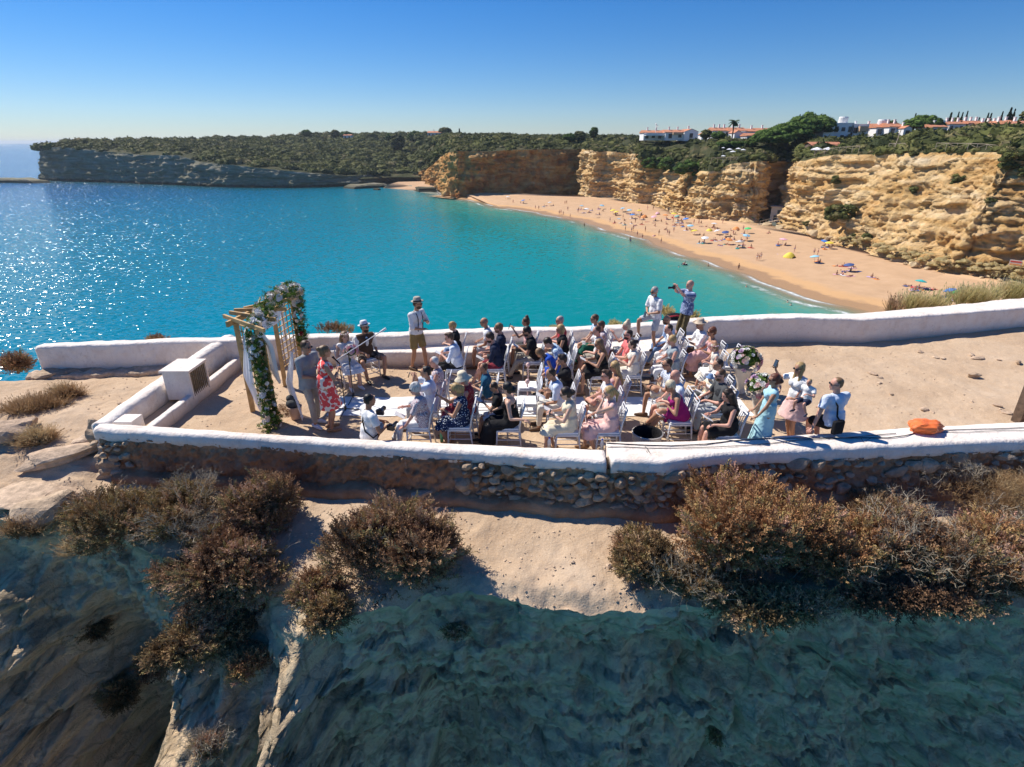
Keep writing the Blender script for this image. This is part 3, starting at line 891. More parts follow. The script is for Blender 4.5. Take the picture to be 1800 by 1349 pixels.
def profA(k, rim):
    px = 900+1000*rim[:, 0]/(rim[:, 1]*CP+(CAMZ-rim[:, 2])*SP)
    dist = np.interp(px, [60, 110, 200, 350, 500, 700], [12, 60, 150, 240, 320, 380])
    return rayfar(rim, dist, sky_py, k, .85)
LA = land('headland_hill', PA[:, -1, :], profA, 60, 3)
def profB(k, rim): return rayfar(rim, np.interp(np.arange(len(rim))/len(rim), [0, .15, 1], [120, 220, 380]), sky_py, k, .5)
LB = land('promontory_top', PB[:, -1, :], profB, 60, 5)
def profC(k, rim):
    px = 900+1000*rim[:, 0]/(rim[:, 1]*CP+(CAMZ-rim[:, 2])*SP)
    dist = np.interp(px, [1000, 1100, 1200, 1400, 1800], [200, 60, 50, 45, 62])
    if k < .6: return rayfar(rim, dist, sky_py, k/.6, .6)
    q = rayfar(rim, dist, sky_py, 1.0, .6); d = q[:, :2]/np.linalg.norm(q[:, :2], axis=1)[:, None]
    q[:, :2] += d*((k-.6)/.4)**1.5*260; q[:, 2] += (k-.6)*2
    return q
LC = land('plateau', PC[:, -1, :], profC, 70, 8)
# the wooded slope down into the cove, between headland and promontory
rimD = np.array([G(px, py, z) for px, py, z in [(560,322,4),(640,322,5),(690,318,5),(740,315,6),(780,310,7),(820,306,8)]])
nD = 60
rimD = np.stack([np.interp(np.linspace(0, 1, nD), np.linspace(0, 1, len(rimD)), rimD[:, i]) for i in range(3)], 1)
rimD = np.array([(q[0]*(1+55/q[1]), q[1]+55, min(q[2], 4)) for q in rimD])
LD = land('cove_hill', rimD, lambda k, rim: rayfar(rim, 330, sky_py, k, .75), 50, 11)
# cove sand
def m_beach():
    t = NT('beach_sand'); p = t.geo()
    w = t.attr('wet'); n = t.noise(p, .35, 6, .6); f = t.noise(p, 3.2, 6, .7)
    c = t.ramp(n, [(.3, (.51, .325, .185)), (.6, (.575, .375, .22)), (.8, (.62, .42, .26))])
    c = t.mix(t.rng(f, .5, .75, 0, .35), c, (.52, .34, .20))
    ww = t.math('ADD', w, t.math('MULTIPLY', t.math('SUBTRACT', n, .5), .5))
    c = t.mix(t.rng(ww, .25, .45, 0, .8), c, (.62, .37, .17))
    c = t.mix(t.rng(ww, .62, .74, 0, .85), c, (.40, .245, .13))
    wet = t.rng(ww, .62, .74, .92, .35)
    t.set(Base_Color=c, Roughness=wet, Specular_IOR_Level=.3, Normal=t.bump(t.math('ADD', f, t.noise(p, 9, 4, .6)), .45, .12))
    return t.m
M_BEACH = m_beach()
water_px = [(770,344),(800,349),(830,352),(870,362),(935,373),(1000,384),(1060,401),(1110,414),(1150,428),(1230,456),(1290,477),(1350,492),(1400,517),(1470,537),(1560,560),(1640,590),(1700,640)]
wl = np.array([G(px, py, 0) for px, py in water_px])[:, :2]
Lw = np.concatenate([[0], np.cumsum(np.linalg.norm(np.diff(wl, axis=0), axis=1))])
ns = 420; s_ = np.linspace(0, Lw[-1], ns)
wline = np.stack([np.interp(s_, Lw, wl[:, 0]), np.interp(s_, Lw, wl[:, 1])], 1)
# smooth it and give it gentle cusps
ker = np.ones(15)/15
for i in range(2):
    pad = np.concatenate([np.repeat(wline[:1, i], 7), wline[:, i], np.repeat(wline[-1:, i], 7)])
    wline[:, i] = np.convolve(pad, ker, 'valid')
Tt = np.gradient(wline, axis=0); Tt /= np.linalg.norm(Tt, axis=1)[:, None]
NW = np.stack([-Tt[:, 1], Tt[:, 0]], 1)   # inland (to the cliff side)
wline += NW*(.9*np.sin(s_*.16)+.5*np.sin(s_*.41+1))[:, None]
# cliff foot line seen as far edge of the sand
cf = np.concatenate([PB[len(PB)//4:, 3, :2], PC[:, 3, :2]])
nr = 46
far_i = np.interp(np.linspace(0, 1, ns), np.linspace(0, 1, ns), np.arange(ns))
V = []; wet = []
for i in range(ns):
    p = wline[i]; nrm = NW[i]
    # distance to the cliff foot
    dvec = cf-p; dist = np.sqrt((dvec**2).sum(1)); W = max(4.0, dist.min()+14)
    q = cf[dist.argmin()]
    tgt = q+(q-p)/max(dist.min(), 1e-3)*9
    for k in range(nr):
        t = k/(nr-1)
        if k < 6:
            dsea = (6-k)*2.0; pos = p-nrm*dsea; z = -.045*dsea-.02
        else:
            u = (k-6)/(nr-7); pos = p+(tgt-p)*u; dd_ = np.linalg.norm(pos-p); z = min(.055*dd_, .9+.022*dd_, 3.2)
            dsea = -dd_
        V.append((pos[0], pos[1], z)); wet.append(np.clip(1+(dsea)*.085, 0, 1))
V = np.array(V)
land_part = np.array(wet) < 1
V[:, 2] += np.where(land_part, .10, .02)*fbm(V*np.array([.25, .25, 0])+4, 4)*np.clip(V[:, 2], 0, 1)
link_mesh('beach', np_mesh('beach', V, grid_faces(ns, nr), True, {'wet': wet}), M_BEACH, kind='structure')
BEACH = V.reshape(ns, nr, 3)
def beach_pt(px, py):
    x, y, z = G(px, py, 1.2)
    for _ in range(3):
        d = ((BEACH[:, :, 0]-x)**2+(BEACH[:, :, 1]-y)**2); k = np.unravel_index(d.argmin(), d.shape)
        z = BEACH[k][2]; x, y, _z = G(px, py, z)
    return Vector((x, y, max(z, -.25)))
cove = [G(px, py, z) for px, py, z in [(672,331,0),(700,333,0),(742,333,0),(765,334,0),(765,322,2.5),(742,319,3),(700,320,3),(680,325,2)]]
Vc = np.array(cove); c = Vc.mean(0)
Vc2 = []; Fc = []
for k in range(12):
    for j in range(8):
        Vc2.append(c+(Vc[j]-c)*(k+1)/12+np.array([0, 0, -.5 if k == 11 and j < 4 else .0]))
Vc2 = np.array(Vc2)
Fc = []
for k in range(11):
    for j in range(8): Fc.append((k*8+j, k*8+(j+1) % 8, (k+1)*8+(j+1) % 8, (k+1)*8+j))
link_mesh('cove_beach', np_mesh('cove_beach', Vc2, [np.array(Fc)], True, {'wet': np.zeros(len(Vc2))}), M_BEACH, kind='structure')
# ---------------------------------------------------------------- the sea
shore = np.concatenate([wline, PB[:, 2, :2], ])
shoreA = PA[:, 2, :2]
gx = np.concatenate([-np.geomspace(9000, 260, 30), np.linspace(-255, 130, 330), np.geomspace(140, 4000, 10)])
gy = np.concatenate([-np.geomspace(4000, 10, 10), np.linspace(4, 30, 12), np.linspace(32, 380, 260), np.linspace(383, 600, 50), np.geomspace(620, 30000, 24)])
GX, GY = np.meshgrid(gx, gy, indexing='ij')
Q = np.stack([GX.ravel(), GY.ravel()], 1)
def dist_to(line, Q, step=3):
    d = np.full(len(Q), 1e9)
    for p in line[::step]: d = np.minimum(d, (Q[:, 0]-p[0])**2+(Q[:, 1]-p[1])**2)
    return np.sqrt(d)
dB = dist_to(wline, Q, 2); dA = dist_to(shoreA, Q, 8); dP = dist_to(PB[:, 2, :2], Q, 6)
# signed: negative on the sand side
ii = np.zeros(len(Q), int); best = np.full(len(Q), 1e9)
for k in range(0, ns, 2):
    dd_ = (Q[:, 0]-wline[k, 0])**2+(Q[:, 1]-wline[k, 1])**2
    m_ = dd_ < best; best[m_] = dd_[m_]; ii[m_] = k
side = ((Q-wline[ii])*NW[ii]).sum(1)
dB = np.where(side > 0, 0, dB)
V = np.stack([Q[:, 0], Q[:, 1], Q[:, 0]*0], 1)
def m_sea():
    t = NT('sea_water'); p = t.geo(); g = t.n('ShaderNodeNewGeometry')
    d = t.attr('shore_m'); da = t.attr('rock_m'); off = t.attr('offshore')
    wob = t.math('MULTIPLY', t.math('SUBTRACT', t.noise(p, .03, 5, .6), .5), 26.0)
    dw = t.math('ADD', d, t.math('MULTIPLY', wob, t.rng(d, 6, 60, .12, 1)))
    dn = t.rng(dw, 0, 110, 0, 1)
    c = t.ramp(dn, [(0.0, (.30, .27, .17)), (.035, (.17, .33, .25)), (.10, (.05, .29, .23)), (.30, (.001, .225, .205)), (.62, (.0, .205, .23)), (1.0, (.0, .195, .285))])
    c = t.mix(t.rng(off, 0, 1), c, (.0, .10, .25))
    c = t.mix(t.rng(t.math('ADD', da, t.math('MULTIPLY', wob, .6)), 4, 26, .75, 0), c, (.006, .075, .085))
    n1 = t.noise(p, .018, 4, .6)
    c = t.mix(t.rng(n1, .45, .7, 0, .25), c, (.001, .15, .19))
    # foam at the waterline
    fn = t.noise(t.geo((1, 1, 1)), .55, 6, .7)
    band = t.math('MULTIPLY', t.math('MULTIPLY', t.rng(d, .3, 1.0), t.rng(d, 1.0, 2.4, 1, 0)), t.rng(fn, .3, .6, .45, 1))
    f1 = t.math('MULTIPLY', band, t.rng(t.noise(p, .07, 3, .5), .38, .55))
    band2 = t.math('MULTIPLY', t.rng(d, 3.6, 4.4), t.rng(d, 4.4, 5.8, 1, 0))
    f2 = t.math('MULTIPLY', t.math('MULTIPLY', band2, t.rng(t.noise(p, .05, 3, .5), .53, .6)), t.rng(fn, .42, .55))
    rk = t.math('MULTIPLY', t.rng(t.attr('prom_m'), 1.2, 3.4, 1, 0), t.rng(fn, .42, .55))
    f = t.math('MAXIMUM', t.math('MAXIMUM', f1, f2), rk, clamp=True)
    c = t.mix(f, c, (.82, .86, .86))
    sc = (1.0, 1.6, 1.0)
    pw = t.geo(sc)
    h = t.math('ADD', t.noise(pw, 1.3, 4, .62, .3), t.math('ADD', t.math('MULTIPLY', t.noise(pw, .22, 3, .55), 2.6), t.math('ADD', t.math('MULTIPLY', t.noise(pw, 4.2, 3, .6), .42), t.math('MULTIPLY', t.noise(pw, 15.0, 2, .5), .09))))
    nz = t.n('ShaderNodeTexNoise'); nz.inputs['Scale'].default_value = .85; nz.inputs['Detail'].default_value = 3.0; nz.inputs['Roughness'].default_value = .66
    t.l(pw, nz.inputs['Vector'])
    v1 = t.n('ShaderNodeVectorMath'); v1.operation = 'SUBTRACT'; t.l(nz.outputs['Color'], v1.inputs[0]); v1.inputs[1].default_value = (.5, .5, .5)
    v2 = t.n('ShaderNodeVectorMath'); v2.operation = 'MULTIPLY'; t.l(v1.outputs[0], v2.inputs[0])
    ch = t.rng(t.attr('chop'), 0, 1, .45, 3.0); cx_ = t.n('ShaderNodeCombineXYZ'); t.l(ch, cx_.inputs[0]); t.l(ch, cx_.inputs[1]); t.l(cx_.outputs[0], v2.inputs[1])
    v3 = t.n('ShaderNodeVectorMath'); v3.operation = 'ADD'; t.l(v2.outputs[0], v3.inputs[0]); v3.inputs[1].default_value = (0, 0, 1)
    v4 = t.n('ShaderNodeVectorMath'); v4.operation = 'NORMALIZE'; t.l(v3.outputs[0], v4.inputs[0])
    nrm = v4.outputs[0]
    t.set(Base_Color=c, Roughness=t.math('ADD', t.math('MULTIPLY', f, .6), .15), IOR=1.33, Specular_IOR_Level=t.rng(t.attr('chop'), 0, 1, .14, .42), Normal=nrm)
    al = t.math('MAXIMUM', t.rng(d, .0, 7.0, .12, 1), f)
    t.set(Alpha=al)
    return t.m
offs = np.clip(sm(-60, -420, Q[:, 0]+(Q[:, 1]-200)*-.15)+sm(430, 1200, Q[:, 1]), 0, 1)
offs = np.clip(1-sm(-1, 1, (Q[:, 0]+130)/150)*1.0, 0, 1)*sm(60, 420, Q[:, 1]-Q[:, 0]*.3)
offs = np.maximum(offs, sm(450, 1500, Q[:, 1]))
me = np_mesh('sea', V, grid_faces(len(gx), len(gy), flip=True), True, {'shore_m': dB, 'rock_m': np.minimum(dA, dP*1.6), 'prom_m': dP, 'offshore': offs, 'chop': sm(-5, -85, Q[:, 0]-.12*Q[:, 1]+20)})
link_mesh('sea', me, m_sea(), kind='structure')
# sea bed so the shallows have sand under them
# rock shelf at the headland tip, and low reefs
def shelf(name, pts_px, z, label, mat, thick=1.2):
    P = np.array([G(px, py, 0) for px, py in pts_px]); c = P.mean(0)
    V = []; n = len(P); K = 9
    for k in range(K):
        for j in range(n):
            t = (k)/(K-1)
            q = c+(P[j]-c)*t
            V.append((q[0], q[1], z*(1-t**5)*(.85)+(-1.0 if k == K-1 else .25)))
    V = np.array(V); V[:, 2] += .35*z*fbm(V*np.array([.12, .12, 0])+3, 4)*(V[:, 2] > 0)
    F = [(k*n+j, k*n+(j+1) % n, (k+1)*n+(j+1) % n, (k+1)*n+j) for k in range(K-1) for j in range(n)]
    me = np_mesh(name, V, np.array(F), False)
    return link_mesh(name, me, mat, label=label, cat='rocks')
shelf('rock_shelf', [(-60,320),(0,319),(40,319.5),(80,319.5),(95,321.5),(60,323),(20,321.8),(-60,322.6)], 3.0, 'long low rock shelf running out to sea from the headland tip', M_CL_A)
shelf('reef', [(600,331),(640,328),(685,327),(688,329),(650,331.5),(620,333)], 2.2, 'low flat reef of pale rock along the shore beside the small cove', M_CL_A)
shelf('reef', [(655,334),(664,333),(670,334),(664,335)], .7, 'small dark rock breaking the water off the cove beach', M_CL_A)
shelf('reef', [(725,331),(735,330),(768,331),(768,334),(735,335)], 1.0, 'dark reef stretching across the foot of the promontory by the cove', M_CL_A)
shelf('reef', [(792,350),(800,349),(803,350.6),(797,351.5)], .6, 'tiny rock awash at the corner of the brown promontory', M_CL_A)
# ---------------------------------------------------------------- foliage
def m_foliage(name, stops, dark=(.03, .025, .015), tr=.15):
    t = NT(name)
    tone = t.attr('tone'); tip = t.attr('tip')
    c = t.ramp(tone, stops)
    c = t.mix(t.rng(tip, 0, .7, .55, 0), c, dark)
    t.set(Base_Color=c, Roughness=.8, Specular_IOR_Level=.15)
    try: t.b.inputs['Subsurface Weight'].default_value = 0
    except Exception: pass
    tl = t.n('ShaderNodeBsdfTranslucent'); t.l(c, tl.inputs[0])
    mx = t.n('ShaderNodeMixShader'); mx.inputs[0].default_value = tr
    t.l(t.b.outputs[0], mx.inputs[1]); t.l(tl.outputs[0], mx.inputs[2]); t.l(mx.outputs[0], t.out.inputs[0])
    return t.m
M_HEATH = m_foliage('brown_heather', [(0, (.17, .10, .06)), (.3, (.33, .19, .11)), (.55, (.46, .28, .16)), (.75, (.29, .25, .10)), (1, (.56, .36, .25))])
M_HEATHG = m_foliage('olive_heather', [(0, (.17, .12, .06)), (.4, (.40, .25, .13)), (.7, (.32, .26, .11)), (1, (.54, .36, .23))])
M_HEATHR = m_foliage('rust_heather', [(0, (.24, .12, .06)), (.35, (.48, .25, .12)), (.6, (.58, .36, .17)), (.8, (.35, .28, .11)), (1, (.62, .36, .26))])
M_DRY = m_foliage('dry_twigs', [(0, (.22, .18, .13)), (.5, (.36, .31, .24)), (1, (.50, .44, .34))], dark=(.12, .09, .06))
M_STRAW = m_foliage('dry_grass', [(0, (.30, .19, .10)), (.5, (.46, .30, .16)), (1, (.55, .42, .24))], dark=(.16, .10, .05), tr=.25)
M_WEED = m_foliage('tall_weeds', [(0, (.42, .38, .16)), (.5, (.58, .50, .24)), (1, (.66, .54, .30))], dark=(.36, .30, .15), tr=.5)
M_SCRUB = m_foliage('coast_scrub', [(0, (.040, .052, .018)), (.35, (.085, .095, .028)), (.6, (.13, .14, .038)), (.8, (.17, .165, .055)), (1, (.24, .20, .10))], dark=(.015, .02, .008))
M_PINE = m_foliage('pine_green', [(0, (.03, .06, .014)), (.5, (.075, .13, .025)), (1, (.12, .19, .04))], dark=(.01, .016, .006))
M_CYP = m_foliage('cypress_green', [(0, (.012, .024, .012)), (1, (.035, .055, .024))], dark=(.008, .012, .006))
M_BARK = simple('bark', (.12, .085, .06), .9, .3)
def frames(D, rng_):
    """orthonormal frames (m,3,3) with z along D and random roll"""
    D = D/np.linalg.norm(D, axis=1)[:, None]
    r = rng_.normal(size=D.shape)
    x = np.cross(r, D); x /= np.linalg.norm(x, axis=1)[:, None]+1e-9
    y = np.cross(D, x)
    return np.stack([x, y, D], 2)
def sprig(kind, rs):
    """unit sprig along +z; returns V, F4, tip"""
    V = []; F = []; T = []
    def card(a, b, w0, w1, roll, ta, tb):
        a = np.array(a); b = np.array(b); d = b-a; d = d/np.linalg.norm(d)
        q = np.cross(d, np.array([math.cos(roll), math.sin(roll), .3])); q /= np.linalg.norm(q)
        n = len(V); V.extend([a-q*w0, a+q*w0, b+q*w1, b-q*w1]); F.append([n, n+1, n+2, n+3]); T.extend([ta, ta, tb, tb])
    if kind == 'heath':
        bend = rs.uniform(-.25, .25, 2)
        st = lambda t: np.array([bend[0]*t*t, bend[1]*t*t, t])
        card(st(0), st(.5), .018, .014, rs.uniform(0, 6), 0, .4); card(st(.5), st(1), .014, .006, rs.uniform(0, 6), .4, 1)
        for k in range(13):
            t = .18+.8*k/13+rs.uniform(-.03, .03); a = k*2.4+rs.uniform(-.4, .4)
            L = rs.uniform(.14, .26)*(1.25-t*.6)
            p = st(t); q = p+np.array([math.cos(a)*L*.7, math.sin(a)*L*.7, L*.75])
            card(p, q, .022, .030, rs.uniform(0, 6), t*.8, min(1, t+.25))
    elif kind == 'twig':
        def rec(p, d, L, w, lv):
            q = p+d*L; card(p, q, w, w*.6, rs.uniform(0, 6), .6, 1)
            if lv > 0:
                for _ in range(2 if lv > 1 else 3):
                    nd = d+rs.normal(size=3)*.6; nd /= np.linalg.norm(nd); rec(q, nd, L*.72, w*.6, lv-1)
        rec(np.zeros(3), np.array([0, 0, 1.0]), .35, .022, 3)
    elif kind == 'grass':
        for k in range(6):
            a = rs.uniform(0, 6.28); l = rs.uniform(.5, 1); s = rs.uniform(.05, .35)
            m = np.array([math.cos(a)*s*.4, math.sin(a)*s*.4, l*.55]); e = np.array([math.cos(a)*s, math.sin(a)*s, l])
            card((0, 0, 0), m, .012, .010, a, 0, .5); card(m, e, .010, .003, a, .5, 1)
            if rs.random_sample() < .5: card(e, e+np.array([.02, .02, .10]), .02, .012, a, .9, 1)
    elif kind == 'leafy':
        for k in range(9):
            a = k*2.4; t = .2+.8*k/9; L = .34*(1.2-t*.5)
            p = np.array([0, 0, t*.7]); q = p+np.array([math.cos(a)*L, math.sin(a)*L, L*.35])
            card(p, q, .05, .12, a, t*.7, min(1, t+.2))
    return np.array(V), np.array(F), np.array(T)
_sr = np.random.RandomState(3)
SPR = {k: [sprig(k, _sr) for _ in range(5)] for k in ('heath', 'twig', 'grass', 'leafy')}
def scatter_mesh(name, kind, P, D, S, tone, seed=0):
    rg = np.random.RandomState(seed)
    Vs = []; Fs = []; To = []; Ti = []; off = 0
    which = rg.randint(0, 5, len(P))
    R = frames(D, rg)
    for w in range(5):
        m = which == w
        if not m.any(): continue
        V, F, T = SPR[kind][w]
        v = np.einsum('mij,nj->mni', R[m], V)*S[m][:, None, None]+P[m][:, None, :]
        k = m.sum()
        f = F[None]+(np.arange(k)*len(V))[:, None, None]+off
        Vs.append(v.reshape(-1, 3)); Fs.append(f.reshape(-1, 4)); off += k*len(V)
        To.append(np.repeat(tone[m], len(V))); Ti.append(np.tile(T, k))
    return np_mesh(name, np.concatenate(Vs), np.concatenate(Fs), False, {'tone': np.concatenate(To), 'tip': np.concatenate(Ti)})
def bush(name, label, c, r, n, mat, kind='heath', size=.22, seed=0, lobes=6, up=.5, cat='bush', group=None, dry=0, droop=0.0, stems=True, tn=(0, 1)):
    rg = np.random.RandomState(seed)
    c = np.array(c, dtype=float)
    b = empty(name, tuple(c), label=label, cat=cat, group=group)
    # lobes
    lc = []; lr = []
    for k in range(lobes):
        a = rg.uniform(0, 6.28); q = math.sqrt(rg.uniform(0, 1))*.62
        lc.append([math.cos(a)*q*r[0], math.sin(a)*q*r[1], rg.uniform(.05, .5)*r[2] - droop*rg.uniform(0, 1)]); f = rg.uniform(.38, .62)
        lr.append([r[0]*f, r[1]*f, r[2]*f])
    lc.append([0, 0, .1*r[2]]); lr.append([r[0]*.75, r[1]*.75, r[2]*.85])
    lc = np.array(lc); lr = np.array(lr)
    k = rg.randint(0, len(lc), n)
    u = rg.normal(size=(n, 3)); u /= np.linalg.norm(u, axis=1)[:, None]
    u[:, 2] = np.where((u[:, 2] < -.25), -u[:, 2], u[:, 2])
    rad = rg.uniform(.45, 1.0, n)**.5
    P = lc[k]+u*lr[k]*rad[:, None]
    # uneven outline
    P *= (1+.22*fbm(u*2.3+seed, 3))[:, None]
    D = u*np.array([1, 1, .8])+np.array([0, 0, up])+rg.normal(size=(n, 3))*.28
    S = size*rg.uniform(.6, 1.25, n)
    tone = np.clip(tn[0]+(tn[1]-tn[0])*(.5+.9*fbm(P*2.2+seed*3, 3)+rg.normal(size=n)*.13), 0, 1)
    me = scatter_mesh('foliage', kind, P-D/np.linalg.norm(D, axis=1)[:, None]*S[:, None]*.5, D, S, tone, seed)
    o = link_mesh('foliage', me, mat, b)
    if dry:
        m = int(n*dry); idx = rg.randint(0, n, m)
        sel = fbm(P[idx]*1.1+seed+50, 2) > -.15
        idx = idx[sel]
        me = scatter_mesh('dead_twigs', 'twig', P[idx]*1.02, D[idx], S[idx]*1.6, rg.uniform(0, 1, len(idx)), seed+1)
        link_mesh('dead_twigs', me, M_DRY, b)
    if stems:
        mb = MB()
        for q in range(14):
            e = P[rg.randint(0, n)]*.8
            m_ = e*.5+rg.normal(size=3)*.05*r[0]
            mb.tube([(0, 0, -.1), tuple(m_), tuple(e)], [.014+.01*r[0], .010+.006*r[0], .004], 4)
        mb.obj('stems', M_BARK, b)
    return b
def gpt(px, py, z, dz=0.0):
    x, y, _ = G(px, py, z); return (x, y, gz(x, y)+dz)
def on_cliff(px, py):
    """point of the near cliff under a photo pixel"""
    u = (px-900)/1000; v = (py-674.5)/1000
    W = CL.reshape(-1, 3)
    dep = W[:, 1]*CP-(W[:, 2]-CAMZ)*SP
    uu = W[:, 0]/dep; vv = ((CAMZ-W[:, 2])*CP-W[:, 1]*SP)/dep
    d = (uu-u)**2+(vv-v)**2 + np.where(dep < 1, 9, 0)
    # the nearest surface among close matches
    near = d < d.min()+2e-5
    i = np.where(near)[0][dep[near].argmin()]
    return W[i]
# foreground shrubs on the ledge and hanging over the edge
bush('heather_bush', 'brown heather bush at the cliff edge just below the broken wall corner', gpt(205, 925, 19.9), (1.09, 0.70, 0.83), 3040, M_HEATHG, seed=1, dry=.03)
bush('heather_bush', 'grey half dead shrub with bare twigs between two brown heather bushes', gpt(330, 925, 19.9), (1.02, 0.77, 0.83), 2400, M_HEATHG, seed=2, dry=.55)
bush('heather_bush', 'upright heather bush with pinkish tips right of the grey twiggy shrub', gpt(470, 930, 19.9), (0.64, 0.64, 0.97), 2400, M_HEATH, seed=3)
bush('heather_bush', 'dark heather mass spilling over the cliff edge under the grey shrub', tuple(on_cliff(395, 1030)+np.array([0, -.1, -.1])), (1.15, 0.64, 0.83), 3680, M_HEATH, seed=4, droop=.3, up=.2)
bush('heather_bush', 'grey brown shrub filling the slope between the twiggy shrub and the hanging mass', gpt(400, 985, 19.8), (.75, .5, .5), 2200, M_HEATH, seed=27, dry=.2)
bush('heather_bush', 'lower heather mass hanging on the cliff face in deep shade', tuple(on_cliff(360, 1130)+np.array([0, -.12, 0])), (0.79, 0.54, 0.67), 2400, M_HEATHG, seed=5, droop=.3, up=.0)
bush('heather_bush', 'small hanging heather tuft at the bottom end of the shaded shrub mass', tuple(on_cliff(285, 1170)+np.array([0, -.1, 0])), (0.36, 0.32, 0.47), 960, M_HEATH, seed=6, up=-.1)
bush('heather_bush', 'round pinkish brown heather bush standing alone on the edge in the centre', gpt(688, 1012, 19.8), (1.10, 0.79, 1.08), 5280, M_HEATH, seed=8, lobes=9)
bush('heather_bush', 'low heather clump tucked against the left foot of the round bush', gpt(560, 1040, 19.8), (0.36, 0.32, 0.36), 900, M_HEATH, seed=9)
bush('heather_bush', 'dark tuft drooping over the edge under the round heather bush', tuple(on_cliff(590, 1080)+np.array([0, -.08, 0])), (0.38, 0.28, 0.38), 960, M_HEATHG, seed=10, up=-.1)
bush('heather_bush', 'rust coloured tuft on the lit rock spur left of centre', tuple(on_cliff(435, 1175)+np.array([0, -.06, 0])), (0.33, 0.26, 0.30), 800, M_HEATHR, seed=11, up=.2)
bush('heather_bush', 'small black looking tuft in the shaded gully at the left', tuple(on_cliff(165, 1115)+np.array([0, -.05, 0])), (0.32, 0.23, 0.38), 672, M_HEATHG, seed=12, up=-.1)
bush('heather_bush', 'shaded bush in the gully low on the left of the lit spur', tuple(on_cliff(215, 1235)+np.array([0, -.05, 0])), (0.36, 0.26, 0.56), 960, M_HEATHG, seed=13, up=-.1)
bush('heather_bush', 'dry reddish tuft at the bottom edge on the lit spur', tuple(on_cliff(372, 1318)+np.array([0, -.05, 0])), (0.19, 0.15, 0.22), 416, M_HEATH, seed=14, dry=.3)
bush('heather_bush', 'tiny dark tuft growing from the bare cliff face under the sand shelf', tuple(on_cliff(795, 1112)+np.array([0, -.03, 0])), (0.18, 0.10, 0.11), 256, M_HEATHG, seed=15, up=-.1)
bush('heather_bush', 'tiny dark tuft low on the bare cliff face at the right', tuple(on_cliff(1256, 1300)+np.array([0, -.03, 0])), (0.15, 0.10, 0.16), 256, M_HEATHG, seed=16, up=-.1)
bush('heather_bush', 'scraggy green brown bush at the left end of the right hand thicket', gpt(1130, 1010, 19.8), (0.67, 0.58, 0.65), 2080, M_HEATHG, seed=17)
bush('heather_bush', 'largest rust red heather mound of the thicket below the rubble wall', gpt(1305, 985, 19.9), (1.47, 0.92, 1.28), 6880, M_HEATHR, seed=18, lobes=10)
bush('heather_bush', 'rust heather bush right of the largest mound', gpt(1470, 1000, 19.9), (1.02, 0.77, 0.81), 3680, M_HEATHR, seed=19, dry=.05)
bush('heather_bush', 'pinkish heather bush between the rust bush and the grey dry one', gpt(1600, 990, 19.9), (1.02, 0.77, 0.83), 3680, M_HEATH, seed=20, dry=.12)
bush('heather_bush', 'pale dry grass shrub with tangled twigs against the wall at the right', gpt(1725, 900, 20.0), (1.22, 0.58, 0.74), 2400, M_STRAW, seed=21, dry=.6, kind='twig', size=.24)
bush('heather_bush', 'brown heather bush at the right frame edge above the cliff', gpt(1765, 1000, 19.9), (1.22, 0.77, 0.89), 4160, M_HEATHR, seed=22, dry=.12)
bush('heather_bush', 'low dry brown growth on the edge left of the rust thicket', gpt(1215, 1040, 19.8), (0.64, 0.38, 0.40), 1280, M_HEATHG, seed=23, dry=.2)
bush('heather_bush', 'dark shaded fringe of heather hanging below the big thicket', tuple(on_cliff(1330, 1065)+np.array([0, -.1, .05])), (1.15, 0.32, 0.40), 1920, M_HEATHG, seed=24, up=-.1)
bush('heather_bush', 'dark shaded fringe of heather hanging below the right end of the thicket', tuple(on_cliff(1600, 1060)+np.array([0, -.1, .05])), (1.41, 0.32, 0.38), 2080, M_HEATH, seed=25, up=-.1)
bush('heather_bush', 'dry straw coloured plants between thicket and wall foot', gpt(1535, 900, 20.0), (0.77, 0.38, 0.27), 960, M_STRAW, seed=26, kind='grass', size=.25, stems=False)
for i, (px, py, w, l) in enumerate([(75, 745, .75, 'large dry grass tuft left of the side wall beside pale rocks'), (118, 728, .5, 'thin dry grass on the sand behind the large dry tuft'), (70, 790, .5, 'dry pinkish weeds growing between the rocks under the large tuft'), (25, 905, .5, 'straw grass along the cliff edge at the left frame side'), (130, 920, .45, 'straw grass along the cliff edge left of the first heather bush')]):
    bush('dry_tuft', l, gpt(px, py, 20.3), (w, w*.6, .24), int(700*w), M_STRAW, seed=30+i, kind='grass', size=.34, cat='dry grass', stems=False)
bush('dry_tuft', 'brown bush at the outer end of the far left wall', gpt(62, 632, 20.7, -.2), (.5, .4, .5), 700, M_HEATHG, seed=36, cat='bush')
bush('dry_tuft', 'brown dry bush on the rim at the left frame edge against the sea', (G(8, 640, 20.5)[0], G(8, 640, 20.5)[1]+.3, 20.2), (.45, .4, .5), 700, M_HEATH, seed=37, cat='bush')
for i, (px, py, w, h, lb) in enumerate([(585, 580, .55, .3, 'reddish heath tips rising behind the seaward wall near the bride'), (258, 592, .3, .12, 'tiny reddish sprigs behind the left part of the seaward wall'), (1225, 560, .25, .35, 'dry plant behind the wall left of the photographing man'), (1175, 548, .3, .35, 'dry yellowish plant behind the wall between the two standing men'), (975, 573, .2, .1, 'tiny plant just showing over the middle of the seaward wall'), (1085, 566, .2, .1, 'little sprig showing over the wall near the grey haired man')]):
    x, y, _ = G(px, py, 21.45)
    bush('rim_plant', lb, (x, y+.35, 21.2), (w, .25, h), int(300*w+80), M_HEATH if i < 2 else M_WEED, seed=40+i, size=.2, cat='plant', stems=False, up=1.0)
